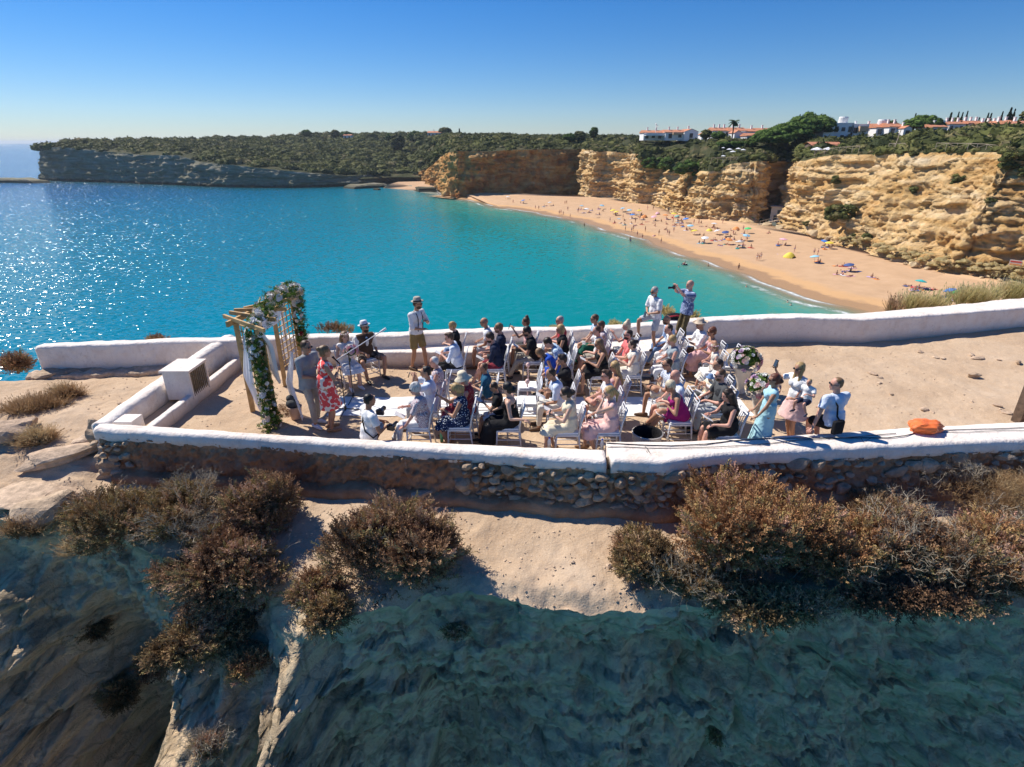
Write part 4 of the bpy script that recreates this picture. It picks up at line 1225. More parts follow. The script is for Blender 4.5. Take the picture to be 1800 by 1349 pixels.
for i, (px, py, w, h, lb) in enumerate([(1655, 528, 1.0, .18, 'dry brown weeds behind the wall where the beach meets it'), (1740, 520, 1.25, .38, 'tall yellow green weeds behind the wall under the blue beach parasol'), (1825, 512, 1.1, .36, 'tall yellow weeds behind the wall at the right frame edge'), (1600, 536, .3, .22, 'small dark bramble sticking up behind the wall left of the weeds')]):
    x, y, _ = G(px, py, 21.45)
    bush('rim_plant', lb, (x, y+.7, 21.15), (w, .4, h), int(230*w), M_WEED if i != 3 else M_HEATH, kind='grass', seed=50+i, size=.6, cat='weeds', stems=False, up=3.0)

# ---------------------------------------------------------------- scrub on the hills
def clump_base(seed, leafy=True):
    bm = bmesh.new(); bmesh.ops.create_icosphere(bm, subdivisions=2, radius=1)
    for v in bm.verts:
        v.co *= 1+.35*mnoise.noise(v.co*1.7+Vector((seed*7, 0, 0)))+.2*mnoise.noise(v.co*4+Vector((seed, 3, 0)))
        if v.co.z < 0: v.co.z *= .3
    V = np.array([v.co for v in bm.verts]); F = np.array([[v.index for v in f.verts] for f in bm.faces]); bm.free()
    rg = np.random.RandomState(seed)
    m = 70
    u = rg.normal(size=(m, 3)); u[:, 2] = np.abs(u[:, 2]); u /= np.linalg.norm(u, axis=1)[:, None]
    c = u*rg.uniform(.85, 1.15, (m, 1)); a = rg.normal(size=(m, 3))*.16; b = rg.normal(size=(m, 3))*.16
    V2 = np.stack([c-a, c+a, c+b], 1).reshape(-1, 3)
    F2 = np.arange(m*3).reshape(-1, 3)+len(V)
    V = np.concatenate([V, V2]); F = np.concatenate([F, F2])
    return V, F
CLB = [clump_base(i) for i in range(6)]
def clumps(name, P, S, tone, mat, seed=0, squash=.7, parent=None, **k):
    rg = np.random.RandomState(seed); which = rg.randint(0, 6, len(P)); ang = rg.uniform(0, 6.28, len(P))
    Vs = []; Fs = []; To = []; Ti = []; off = 0
    for w in range(6):
        m = which == w
        if not m.any(): continue
        V, F = CLB[w]; kk = m.sum()
        ca, sa = np.cos(ang[m])[:, None], np.sin(ang[m])[:, None]
        x = V[None, :, 0]*ca-V[None, :, 1]*sa; y = V[None, :, 0]*sa+V[None, :, 1]*ca; z = np.repeat(V[None, :, 2], kk, 0)
        v = np.stack([x, y, z*squash], 2)*S[m][:, None, None]+P[m][:, None, :]
        Vs.append(v.reshape(-1, 3)); Fs.append((F[None]+(np.arange(kk)*len(V))[:, None, None]+off).reshape(-1, 3)); off += kk*len(V)
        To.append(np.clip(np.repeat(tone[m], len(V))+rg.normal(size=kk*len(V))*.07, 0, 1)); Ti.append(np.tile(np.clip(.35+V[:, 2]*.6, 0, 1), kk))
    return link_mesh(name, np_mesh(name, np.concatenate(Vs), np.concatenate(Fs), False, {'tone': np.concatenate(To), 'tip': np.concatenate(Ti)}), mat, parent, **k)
def sample_grid(L, n, rg, r0=.0, r1=1.0):
    a, b, _ = L.shape
    # area and picture weight
    Ci = L[:-1, :-1]; e1 = L[1:, :-1]-Ci; e2 = L[:-1, 1:]-Ci
    ar = np.linalg.norm(np.cross(e1, e2), axis=2)
    dep = np.maximum(Ci[:, :, 1], 60)
    w = ar/dep**1.35
    j = np.arange(b-1)/(b-1); w = w*((j >= r0) & (j <= r1))[None]
    w = w.ravel()/w.sum(); k = rg.choice(len(w), n, p=w)
    i, jj = np.unravel_index(k, (a-1, b-1))
    s, t = rg.uniform(0, 1, (2, n))
    return L[i, jj]+(L[i+1, jj]-L[i, jj])*s[:, None]+(L[i, jj+1]-L[i, jj])*t[:, None]
rg = np.random.RandomState(12)
for nm, L, n, smin, smax, bare in (('headland_scrub', LA, 4200, 1.4, 4.2, .1), ('cove_scrub', LD, 2200, 1.5, 4.4, -.1), ('promontory_scrub', LB, 1300, 1.4, 3.8, .1), ('plateau_scrub', LC, 3200, 1.1, 3.0, .05)):
    P = sample_grid(L, n, rg, .01)
    den = fbm(P*np.array([.035, .035, 0])+5, 3)+.5*fbm(P*np.array([.12, .12, 0])+9, 3)
    keep = den > (-.75+bare*.9)
    if nm == 'headland_scrub':
        px_ = 900+1000*P[:, 0]/(P[:, 1]*CP+(CAMZ-P[:, 2])*SP); keep &= ~((px_ < 340) & (px_ > 110) & (P[:, 1] < 425) & (rg.uniform(0, 1, len(P)) < .75))
    P = P[keep]; S = smin*.7+(smax*1.25-smin*.7)*rg.uniform(0, 1, len(P))**2.4
    P[:, 2] -= .2*S
    tone = np.clip(.45+.45*fbm(P*.06+3, 3)+rg.normal(size=len(P))*.2, 0, 1)
    if nm in ('plateau_scrub', 'promontory_scrub'):
        P2 = sample_grid(L, 900, rg, .0, .16); S2 = rg.uniform(.5, 1.5, 900); P2[:, 2] -= .1*S2
        P = np.concatenate([P, P2]); S = np.concatenate([S, S2]); tone = np.concatenate([tone, rg.uniform(.2, 1, 900)])
    clumps(nm, P, S, tone, M_SCRUB, 3, .75, kind='stuff')
# ---------------------------------------------------------------- trees, villas and fences on the plateau
LANDS = np.concatenate([L.reshape(-1, 3) for L in (LA, LB, LC, LD)])
def landz(x, y):
    d = (LANDS[:, 0]-x)**2+(LANDS[:, 1]-y)**2
    k = np.argpartition(d, 4)[:4]; w = 1/(d[k]+.5)
    return float((LANDS[k, 2]*w).sum()/w.sum())
def stand(px, py, Y):
    """ground place on the land for photo column px at forward distance Y; also the height there of photo row py"""
    z = 25.0
    for _ in range(5):
        dep = Y*CP+(CAMZ-z)*SP; x = (px-900)/1000*dep; z = landz(x, Y)
    return x, Y, z, PY(px, py, Y)[2]
def tree(kind, label, px, py_top, Y, w_px, cat='tree', group=None, seed=0):
    x, y, z, zt = stand(px, py_top, Y); z -= .3
    dep = Y*CP; w = w_px/1000*dep/2; h = max(zt-z, 2.0)
    t = empty(kind, (x, y, z), label=label, cat=cat, group=group)
    rg = np.random.RandomState(seed+100)
    mb = MB()
    if kind == 'cypress_tree':
        mb.tube([(0, 0, 0), (0, 0, h*.3)], [.2, .15], 6); mb.obj('trunk', M_BARK, t)
        n = 110; u = rg.uniform(0, 1, n); a = rg.uniform(0, 6.28, n)
        r = w*np.sin(np.clip(u*1.05+.12, 0, 1)*math.pi)**.7*rg.uniform(.3, 1, n)*(1-.35*u)
        P = np.stack([np.cos(a)*r, np.sin(a)*r, h*(.06+.88*u)], 1)
        clumps('crown', P, np.full(n, max(.35, w*.42))*(1.15-u*.6), rg.uniform(0, 1, n), M_CYP, seed, 1.7, parent=t)
    elif kind == 'stone_pine':
        mb.tube([(0, 0, 0), (.2, 0, h*.4), (0, .2, h*.7)], [.35, .28, .2], 7)
        for q in range(5):
            a = q*1.26; mb.tube([(.1, 0, h*.5), (math.cos(a)*w*.5, math.sin(a)*w*.5, h*.75)], [.16, .08], 5)
        mb.obj('trunk', M_BARK, t)
        n = 190; a = rg.uniform(0, 6.28, n); q = np.sqrt(rg.uniform(0, 1, n)); top = rg.uniform(0, 1, n)
        P = np.stack([np.cos(a)*q*w, np.sin(a)*q*w, h*.42+h*.54*top*(1-.6*q**2)], 1)
        clumps('crown', P, np.full(n, w*.21)*rg.uniform(.7, 1.2, n), np.clip(.3+.5*top+rg.normal(size=n)*.15, 0, 1), M_PINE, seed, .7, parent=t)
    elif kind == 'palm_tree':
        mb.tube([(0, 0, 0), (.1, 0, h*.5), (0, 0, h*.86)], [.32, .25, .22], 7); mb.obj('trunk', M_BARK, t)
        for q in range(26):
            a = q*2.4; el = rg.uniform(-.5, 1.1); L = w*1.1
            m2 = MB(); pts = []
            for s in range(6):
                u = s/5; pts.append(Vector((math.cos(a)*L*u, math.sin(a)*L*u, h*.86+L*(math.sin(el)*u-.55*u*u))))
            for s in range(5):
                A, B = pts[s], pts[s+1]; sd = Vector((-math.sin(a), math.cos(a), 0)); wd = .45*math.sin((s+.7)/6*3.1)
                m2.add([tuple(A-sd*wd-Vector((0, 0, wd*.5))), tuple(A), tuple(B), tuple(B-sd*wd-Vector((0, 0, wd*.5)))], [(0, 1, 2, 3)])
                m2.add([tuple(A), tuple(A+sd*wd-Vector((0, 0, wd*.5))), tuple(B+sd*wd-Vector((0, 0, wd*.5))), tuple(B)], [(0, 1, 2, 3)])
            m2.obj('frond', M_FROND, t)
    else:
        mb.tube([(0, 0, 0), (.1, 0, h*.6)], [.3, .15], 6); mb.obj('trunk', M_BARK, t)
        n = 110; u = rg.normal(size=(n, 3)); u /= np.linalg.norm(u, axis=1)[:, None]; q = rg.uniform(.2, 1, n)**.4
        P = u*q[:, None]*np.array([w, w, h*.36])+np.array([0, 0, h*.60])
        clumps('crown', P, np.full(n, w*.26)*rg.uniform(.7, 1.2, n), np.clip(.45+.3*u[:, 2]+rg.normal(size=n)*.15, 0, 1), M_PINE if seed % 2 else M_SCRUB, seed, .85, parent=t)
    return t
M_FROND = simple('palm_frond', (.05, .08, .025), .7, .3)
tree('stone_pine', 'largest round topped stone pine left of the white stepped villas', 1418, 201, 232, 78, group='stone pines', seed=1)
tree('stone_pine', 'broad stone pine sloping down on the left of the largest pine', 1382, 216, 226, 70, group='stone pines', seed=2)
tree('stone_pine', 'low pine under the two big pines above the restaurant', 1352, 226, 215, 60, group='stone pines', seed=3)
tree('stone_pine', 'wide stone pine among the white houses at the right', 1618, 204, 225, 56, group='stone pines', seed=4)
tree('broadleaf_tree', 'bushy tree behind the right row of villas next to the cypresses', 1671, 209, 250, 30, seed=5)
tree('palm_tree', 'single tall palm in front of the middle villas', 1285, 207, 235, 17, cat='palm', seed=6)
for i, (px, py, Y, w, lb) in enumerate([(1398, 199, 250, 4, 'lone cypress tip rising behind the largest stone pine'), (1600, 198, 240, 7, 'cypress poking up left of the wide stone pine'), (1662, 197, 240, 11, 'broadest cypress at the left end of the cypress row'), (1675, 195, 240, 6, 'second cypress of the row between the broadest and the slim pair'), (1682, 196, 242, 5, 'short cypress in the middle of the cypress row'), (1690, 194, 240, 6, 'slim tall cypress at the right end of the row over the orange roofs'), (1714, 206, 245, 4, 'tiny cypress tip right of the cypress row'), (1727, 197, 240, 8, 'left of the twin cypresses above the white roofs'), (1733, 198, 240, 8, 'right of the twin cypresses above the white roofs'), (1752, 195, 240, 6, 'slim leaning cypress left of the tallest pair'), (1765, 188, 238, 11, 'tallest cypress near the right frame edge'), (1772, 190, 238, 8, 'cypress touching the right side of the tallest one'), (808, 226, 560, 7, 'dark cypress right of the distant villa on the skyline')]):
    tree('cypress_tree', lb, px, py, Y, w, group='cypresses on the skyline', seed=10+i)
for i, (px, py, Y, w, lb) in enumerate([(1795, 193, 235, 22, 'dark round tree cut by the right frame edge on the skyline'), (1043, 223, 360, 15, 'tall tree on the skyline left of the first white villas'), (1018, 231, 350, 20, 'bushy tree left of the tall skyline tree'), (1000, 236, 350, 22, 'low bushy tree on the rim above the brown cliff'), (782, 225, 560, 20, 'round tree standing behind the distant villa'), (540, 229, 640, 16, 'flat topped tree on the far skyline at the left'), (590, 228, 640, 14, 'dense round tree on the far skyline'), (608, 232, 650, 18, 'wide low tree right of the dense round one'), (655, 234, 640, 18, 'low tree left of the tiny white house'), (730, 231, 600, 22, 'dense dark tree left of the distant villa'), (700, 235, 520, 24, 'light green round pine on the far slope'), (685, 234, 600, 12, 'small tree beside the light green pine'), (852, 235, 520, 12, 'small dark tree right of the skyline cypress'), (1135, 233, 300, 18, 'green tree at the left end of the first villas'), (1240, 228, 255, 18, 'green tree between the two groups of villas'), (1262, 232, 245, 22, 'grey green tree left of the palm'), (150, 245.5, 470, 10, 'small bush like tree on top of the headland tip'), (1560, 210, 235, 20, 'olive tree between white houses left of the wide stone pine')]):
    tree('broadleaf_tree', lb, px, py, Y, w, group='trees on the skyline', seed=30+i)

# ---- villas
M_VWALL = simple('villa_white', (.82, .81, .80), .8, .05)
M_TILE = simple('terracotta_roof', (.52, .22, .12), .85, .25, 2.0)
M_WIN = simple('dark_window', (.04, .05, .06), .25, .2)
M_TERR = simple('terrace_ochre', (.66, .42, .26), .8, .2)
def villa(px0, px1, py_top, Y, label, style='gable', depth=9.0, wins=3, chim=1, extra=None, group='white holiday villas on the plateau', base_drop=1.0, py_bot=None):
    xm = (px0+px1)/2
    x, y, z, zt = stand(xm, py_top, Y)
    w = (px1-px0)/1000*(Y*CP)
    if py_bot is not None: z = PY(xm, py_bot, Y)[2]
    z = min(z, zt-3.0)
    h = zt-z
    v = empty('villa', (x, y, z), label=label, cat='house', group=group)
    rh = min(h*.28, 1.8) if style != 'flat' else .3
    wh = h-rh
    mb = MB(); mb.box((0, depth/2, wh/2-base_drop/2), (w, depth, wh+base_drop)); mb.obj('wall', M_VWALL, v)
    if style == 'gable':
        mb = MB(); e = .35
        mb.add([(-w/2-e, -e, wh-.1), (w/2+e, -e, wh-.1), (w/2+e, depth/2, wh+rh), (-w/2-e, depth/2, wh+rh), (-w/2-e, depth+e, wh-.1), (w/2+e, depth+e, wh-.1),
                (-w/2-e, -e, wh-.3), (w/2+e, -e, wh-.3), (w/2+e, depth+e, wh-.3), (-w/2-e, depth+e, wh-.3)],
               [(0,1,2,3),(3,2,5,4),(0,6,7,1),(1,7,8,5),(5,8,9,4),(4,9,6,0),(0,3,4),(1,5,2)])
        rf = mb.obj('roof', M_TILE, v)
    elif style == 'side':
        mb = MB(); e = .3
        mb.add([(-w/2-e, -e, wh-.1), (0, -e, wh+rh), (w/2+e, -e, wh-.1), (-w/2-e, depth+e, wh-.1), (0, depth+e, wh+rh), (w/2+e, depth+e, wh-.1)], [(0,1,4,3),(1,2,5,4)])
        rf = mb.obj('roof', M_TILE, v)
        mb = MB(); mb.add([(-w/2, 0, wh), (w/2, 0, wh), (0, 0, wh+rh-.2)], [(0,1,2)]); mb.obj('gable_wall', M_VWALL, v)
    else:
        mb = MB(); mb.box((0, .1, wh+.2), (w+.1, .25, .5)); mb.box((0, depth, wh+.2), (w+.1, .25, .5)); mb.box((-w/2, depth/2, wh+.2), (.25, depth-.3, .5)); mb.box((w/2, depth/2, wh+.2), (.25, depth-.3, .5)); rf = mb.obj('parapet', M_VWALL, v)
    r = random.Random(int(px0))
    fl = max(1, int(round(wh/3.0)))
    for q in range(wins):
        for k in range(min(2, fl)):
            wx = -w/2+w*(q+.5)/wins; wz = wh-1.7-k*2.9
            if wz < .8 and k: continue
            ww = min(1.5, w/wins*.55); hh = 1.3 if (q+k) % 2 else 1.9
            mb = MB(); mb.box((wx, -.03, wz), (ww+.2, .12, hh+.2)); f = mb.obj('window', M_VWALL, v)
            mb = MB(); mb.box((wx, -.11, wz), (ww, .06, hh)); mb.obj('pane', M_WIN, f)
    for q in range(chim):
        cx_ = -w/2+w*(q+.6)/max(1, chim)*.9; mb = MB(); mb.box((cx_, depth*.45, wh+rh+.35), (.55, .7, 1.5)); mb.box((cx_, depth*.45, wh+rh+1.15), (.75, .9, .14)); mb.obj('chimney', M_VWALL, rf)
    if extra == 'terrace':
        mb = MB(); mb.box((0, -2.0, wh*.45), (w*.95, 3.8, .25)); mb.box((0, -3.8, wh*.45+.5), (w*.95, .15, .9)); mb.obj('balcony', M_VWALL, v)
    if extra == 'ochre':
        mb = MB(); mb.box((w*.1, -.9, wh*.75), (w*.5, 1.7, wh*.35)); mb.obj('porch', M_TERR, v)
    if extra == 'drum':
        mb = MB(); mb.lathe([(0, wh+2.6), (1.4, wh+2.6), (1.6, wh+2.2), (1.5, wh-.1)], 14, (w*.2, depth*.4, 0)); mb.obj('round_tower', M_VWALL, v)
    return v
villa(1130, 1164, 229, 285, 'leftmost white villa with an orange roof and stepped terraces', 'gable', 9, 3, 2, 'terrace', py_bot=243)
villa(1168, 1202, 228, 280, 'villa with ochre awning joined to the big white gable house', 'gable', 9, 2, 2, 'ochre', py_bot=243)
villa(1202, 1226, 226.5, 278, 'tall plain white gable house left of the palm group', 'side', 14, 1, 1, py_bot=244)
villa(1232, 1243, 233, 270, 'tiny white outbuilding between trees left of the palm villas', 'side', 5, 1, 0, py_bot=240)
villa(1252, 1282, 224, 262, 'villa with red tiled roof directly left of the palm', 'gable', 9, 3, 3, py_bot=243)
villa(1284, 1310, 224, 258, 'villa with red tiled roof directly right of the palm', 'gable', 9, 2, 2, 'terrace', py_bot=244)
villa(1290, 1302, 229, 250, 'narrow white gable in shadow below the palm villas', 'side', 7, 0, 0, py_bot=246)
villa(1311, 1335, 226, 262, 'white villa with low orange roof before the pines', 'gable', 9, 3, 1, py_bot=243)
villa(1325, 1356, 225, 280, 'rearmost orange roofed villa half behind the pines', 'gable', 9, 2, 1, py_bot=240)
villa(1312, 1342, 234, 242, 'long low red roofed house with tall white fins', 'gable', 7, 4, 0, py_bot=246)
villa(1444, 1462, 223, 225, 'white wedge shaped wall of the stepped villas right of the pines', 'flat', 10, 0, 0, py_bot=248)
villa(1460, 1495, 217, 228, 'tallest white stepped villa with a round roof tower', 'flat', 10, 3, 1, 'drum', py_bot=247)
villa(1492, 1522, 219, 228, 'white villa with red lean-to roofs beside the tower villa', 'flat', 9, 2, 1, 'ochre', py_bot=246)
villa(1522, 1540, 219, 235, 'white house with an orange flat roof behind the scrub', 'gable', 9, 1, 1, py_bot=240)
villa(1537, 1562, 217, 230, 'white villa with a cylinder tower and orange roof', 'gable', 9, 2, 1, 'drum', py_bot=240)
villa(1560, 1585, 216, 226, 'white villa with two chimneys left of the wide pine', 'gable', 9, 2, 2, py_bot=238)
villa(1586, 1600, 221, 222, 'small white house in front of the wide pine', 'side', 8, 1, 1, py_bot=236)
villa(1637, 1663, 218, 215, 'white villa with an orange roof right of the wide pine', 'gable', 9, 3, 1, py_bot=230)
villa(1643, 1656, 213, 222, 'white cube house above the orange roof right of the pine', 'flat', 7, 1, 1, py_bot=226)
villa(1665, 1698, 213, 226, 'white row house under the cypress row', 'gable', 9, 4, 3, py_bot=228)
villa(1698, 1730, 211.5, 226, 'white and orange row house between the cypress groups', 'gable', 9, 3, 3, 'ochre', py_bot=226)
villa(1730, 1764, 214, 220, 'white row house with chimneys under the twin cypresses', 'gable', 9, 3, 3, py_bot=226)
villa(1757, 1785, 211.5, 216, 'white house in front of the tallest cypresses', 'side', 9, 2, 2, py_bot=227)
villa(1775, 1812, 212, 208, 'white gable with orange roof at the right frame edge', 'gable', 10, 2, 1, py_bot=230)
villa(752, 790, 230.5, 555, 'long distant villa with a pinkish roof on the far hill', 'gable', 12, 6, 2, group='distant houses', py_bot=241)
villa(604, 618, 236.5, 640, 'tiny white house with an orange roof on the far skyline', 'gable', 9, 2, 0, group='distant houses', py_bot=241)
mb = MB()
x, y, z, zt = stand(1150, 222, 284)
mb.lathe([(0, 0), (.6, .12), (1.1, .45)], 14, (x, y, zt+.2), Matrix.Rotation(.9, 3, 'Y')); mb.tube([(x, y, zt-3), (x, y, zt+.2)], .08, 5)
link_mesh('satellite_dish', mb.mesh('satellite_dish', True), M_VWALL, label='white satellite dish on the roof of the leftmost villa', cat='dish')
# restaurant with red roof and sunshades
M_CANV = simple('white_canvas', (.80, .80, .82), .8, .05)
x, y, z, zt = stand(1453, 251, 190)
rs_ = empty('restaurant', (x, y, zt-3.2), label='low clifftop restaurant with a long red tiled roof', cat='restaurant')
mb = MB(); mb.box((0, 2.5, 1.0), (9.0, 5, 3.4)); mb.obj('wall', simple('dark_brown', (.16, .11, .08), .9, .2), rs_)  # restaurant wall in one dark brown, slightly mottled
mb = MB(); mb.add([(-5, -.8, 2.4), (5, -.8, 2.4), (5, 3, 3.4), (-5, 3, 3.4), (-5, 6, 2.6), (5, 6, 2.6)], [(0,1,2,3),(3,2,5,4)]); mb.obj('roof', M_TILE, rs_)
def parasol(name, label, loc, r, h, col, group, closed=False, tilt=(0, 0), cat='parasol', n=8, sag=.35, parts=True):
    u = empty(name, loc, label=label, cat=cat, group=group)
    u.rotation_euler = (tilt[0], tilt[1], 0)
    mb = MB(); mb.lathe([(0.001, h), (r*.55, h-sag*.45*r), (r, h-sag*r), (r*.97, h-sag*r-.10*r)], n); mb.lathe([(r*.96, h-sag*r-.03), (r*.5, h-sag*.5*r-.03), (0.001, h-.06)], n)
    mb.obj('canopy', col, u)
    mb = MB(); mb.tube([(0, 0, -.2), (0, 0, h+.05)], .03, 5); mb.obj('pole', M_POLE, u)
    return u
M_POLE = simple('parasol_pole', (.6, .6, .6), .5, .1)
for i, (px, py, lb) in enumerate([(1434, 259, 'white square parasol under the left end of the restaurant roof'), (1455, 259, 'white square parasol under the right end of the restaurant roof')]):
    x, y, z, zt = stand(px, py, 181); parasol('sunshade', lb, (x, y, zt-2.4), 1.9, 2.4, M_CANV, 'restaurant sunshades', n=4)
for i, (px, py, w, Y, lb) in enumerate([(1269, 259, 6, 215, 'leftmost white canopy parasol on the hotel lawn'), (1281, 261, 10, 213, 'broad white canopy parasol left of the lawn pair'), (1297, 260, 9, 213, 'highest white canopy parasol on the hotel lawn'), (1306, 262, 9, 212, 'rightmost white canopy parasol on the hotel lawn'), (1287, 265, 10, 209, 'lower white canopy parasol in front of the lawn row'), (1269, 273, 8, 205, 'white canopy parasol nearest the cliff rim')]):
    x, y, z, zt = stand(px, py, Y); parasol('sunshade', lb, (x, y, zt-2.2), w/1000*Y*.5, 2.2, M_CANV, 'white sunshades on the hotel lawn')
mb = MB(); x, y, z, zt = stand(1295, 250, 222); mb.box((x, y, zt-1.6), (13, 2, 2.2)); me = mb.mesh('lawn_hedge')
link_mesh('hedge', me, M_SCRUB, label='clipped green hedge behind the white sunshades', cat='hedge')
rg = np.random.RandomState(4)
P = np.stack([x+rg.uniform(-6.5, 6.5, 150), y+rg.uniform(-1, 1, 150), zt-.5+rg.uniform(-.9, .2, 150)], 1)
clumps('hedge_leaves', P, rg.uniform(.5, .8, 150), rg.uniform(.6, 1, 150), M_PINE, 5, .8, parent=bpy.data.objects['hedge'])
# wooden clifftop fences
M_WOODP = simple('weathered_wood', (.42, .34, .26), .85, .2)
def rail_fence(pts, label, gap=2.4):
    f = empty('rail_fence', pts[0], label=label, cat='fence', group='clifftop rail fences')
    f.location = (0, 0, 0)
    L = [0]
    P = [Vector(p) for p in pts]
    for a, b in zip(P, P[1:]): L.append(L[-1]+(b-a).length)
    n = int(L[-1]/gap)+1; Q = []
    for k in range(n+1):
        s = L[-1]*k/n
        j = min(len(L)-2, max(0, int(np.searchsorted(L, s)-1))); u = (s-L[j])/max(1e-6, L[j+1]-L[j]); Q.append(P[j].lerp(P[j+1], max(0, min(1, u))))
    for i, q in enumerate(Q):
        mb = MB(); mb.tube([q-Vector((0, 0, .9)), q+Vector((0, 0, .95))], .06, 5); mb.obj('post', M_WOODP, f)
        if i < len(Q)-1:
            r = Q[i+1]
            mb = MB(); mb.tube([q+Vector((0, 0, .88)), r+Vector((0, 0, .88))], .05, 5); mb.obj('rail', M_WOODP, f)
            mb = MB(); mb.tube([q+Vector((0, 0, .85)), r+Vector((0, 0, .1))], .035, 4) if i % 2 else mb.tube([q+Vector((0, 0, .1)), r+Vector((0, 0, .85))], .035, 4); mb.obj('brace', M_WOODP, f)
    return f
def rim_at(px, py):
    R = PC[:, -1, :]; dep = R[:, 1]*CP+(CAMZ-R[:, 2])*SP; k = np.abs(900+1000*R[:, 0]/dep-px).argmin()
    Y = R[k, 1]+1.5; q = PY(px, py, Y); return (q[0], Y, q[2])
rail_fence([rim_at(px, py) for px, py in [(1432, 271), (1450, 268), (1480, 265), (1510, 263)]], 'pale rail fence climbing along the rim right of the restaurant')
rail_fence([rim_at(px, py) for px, py in [(1562, 259), (1590, 259)]], 'short run of rail fence in the middle of the cliff rim')
rail_fence([rim_at(px, py) for px, py in [(1645, 259), (1700, 260), (1740, 262), (1775, 268), (1815, 274)]], 'long rail fence along the rim at the right frame edge')
rail_fence([rim_at(px, py) for px, py in [(1250, 283), (1290, 281.5), (1340, 281)]], 'faint rail fence on the rim below the hotel lawn')
# pole on the rim
x, y, z = rim_at(1574, 254); zt = PY(1584, 228, y)[2]; xt = PY(1584, 228, y)[0]
mb = MB(); mb.tube([(x, y, z-1), (xt, y, zt)], .1, 5); mb.obj('pole', M_WOODP, label='thin leaning wooden pole above the clifftop scrub', cat='pole')
# bushes on the cliff face
def on_surf(W, px, py):
    W = W.reshape(-1, 3); u = (px-900)/1000; v = (py-674.5)/1000
    dep = W[:, 1]*CP-(W[:, 2]-CAMZ)*SP
    d = (W[:, 0]/dep-u)**2+(((CAMZ-W[:, 2])*CP-W[:, 1]*SP)/dep-v)**2
    near = np.where(d < d.min()+4e-6)[0]; return W[near[dep[near].argmin()]]
def cliffbush(px, py, w, h, label, mat=None, n=26, seed=0, W=None):
    c = on_surf(PC if W is None else W, px, py); dep = c[1]*CP
    rg = np.random.RandomState(seed+200)
    b = empty('cliff_bush', tuple(c), label=label, cat='bush', group='bushes growing on the beach cliff')
    a, bb = w/2000*dep, h/2000*dep
    P = rg.uniform(-1, 1, (n, 3)); P *= (1/np.maximum(1, np.linalg.norm(P, axis=1)))[:, None]
    P = P*np.array([a, a*.6, bb]); clumps('foliage', P, np.full(n, max(bb*.55, .3))*rg.uniform(.7, 1.2, n), rg.uniform(.1, .9, n), mat or M_SCRUB, seed, .85, parent=b)
cliffbush(1495, 375, 92, 26, 'largest dark green bush spreading half way up the beach cliff', n=60, seed=1)
cliffbush(1470, 382, 40, 18, 'green bush at the lower left of the largest cliff bush', seed=2)
for i, (px, py, w, h, lb) in enumerate([(1471, 320, 14, 14, 'small grey green bush on the upper strata of the lit cliff'), (1607, 336, 12, 12, 'small dark bush under the central ledge of the lit cliff'), (1682, 318, 20, 18, 'round bush beside the diagonal gully'), (1778, 286, 36, 26, 'dry bush on the rim near the right frame edge'), (1605, 272, 14, 10, 'little bush on the rim above the pale strata'), (1525, 418, 22, 16, 'brown bush low on the rubble slope'), (1500, 417, 14, 10, 'small brown bush left of the low brown one'), (1418, 392, 14, 8, 'olive bush above the big fallen boulder'), (1345, 390, 20, 9, 'olive bush at the foot of the alcove stair'), (1740, 352, 20, 10, 'dry plant on the ledge right of the gully'), (1800, 305, 24, 16, 'dry bush on the upper ledge at the right frame edge'), (1150, 287, 40, 18, 'dark green bush hanging over the rim in the valley'), (1176, 290, 34, 20, 'bright green bush at the bottom of the valley notch'), (1215, 292, 60, 22, 'dark bush on the right side of the valley notch')]):
    cliffbush(px, py, w, h, lb, seed=5+i, mat=M_PINE if i > 10 else None, n=40 if i > 10 else 22)
# dry growth and rubble at the cliff foot
rg = np.random.RandomState(21)
foot = PC[:, 4, :]; dep = foot[:, 1]*CP+(CAMZ-foot[:, 2])*SP; fpx = 900+1000*foot[:, 0]/dep
P = []
for k in range(260):
    px = rg.uniform(1470, 1800); i = np.abs(fpx-px).argmin(); q = foot[i].copy(); q[2] = 2.4+rg.uniform(0, 1.8); q[:2] += -NC[i]*rg.uniform(-3.5, 1.5)
    P.append(q)
P = np.array(P); clumps('dry_undergrowth', P, rg.uniform(.35, 1.0, len(P)), rg.uniform(.7, 1, len(P)), M_WEED, 7, .6, kind='stuff')
M_BLD = m_stone('ochre_boulder', (.70, .54, .32))
BLD = [stone_mesh(90+i, .8, 2, .3) for i in range(6)]
for m_ in BLD: m_.materials.append(M_BLD)
spots = [(1432, 408, 34, 22, 'largest pale fallen boulder at the cliff foot')]
r = random.Random(9)
def boulder(px, py, w, h, label, group='fallen boulders at the cliff foot'):
    q = beach_pt(px, py); dep = q.y*CP
    o = bpy.data.objects.new('boulder', r.choice(BLD)); COL.objects.link(o)
    a = w/2000*dep; b = h/2000*dep
    o.location = (q.x, q.y+a*.4, q.z+b*.5); o.scale = (a, a*.8, b); o.rotation_euler = (r.uniform(-.2, .2), r.uniform(-.2, .2), r.uniform(0, 6))
    put(o, label=label, cat='boulder', group=group)
boulder(1432, 418, 36, 24, 'largest pale fallen boulder at the cliff foot')
boulder(1478, 428, 26, 14, 'long slanting boulder right of the largest one')
boulder(1504, 430, 16, 9, 'flat boulder below the low brown bush')
boulder(1460, 424, 18, 16, 'dark gap boulder between the two large ones')
boulder(1380, 404, 36, 14, 'low wide boulder under the alcove right side')
boulder(1350, 398, 26, 10, 'low boulder left of the wide one under the alcove')
boulder(1610, 472, 26, 20, 'grey rough boulder lying forward on the sand')
boulder(1592, 466, 10, 8, 'dark small boulder beside the grey rough one')
boulder(1630, 475, 14, 9, 'flat pale rock right of the grey rough boulder')
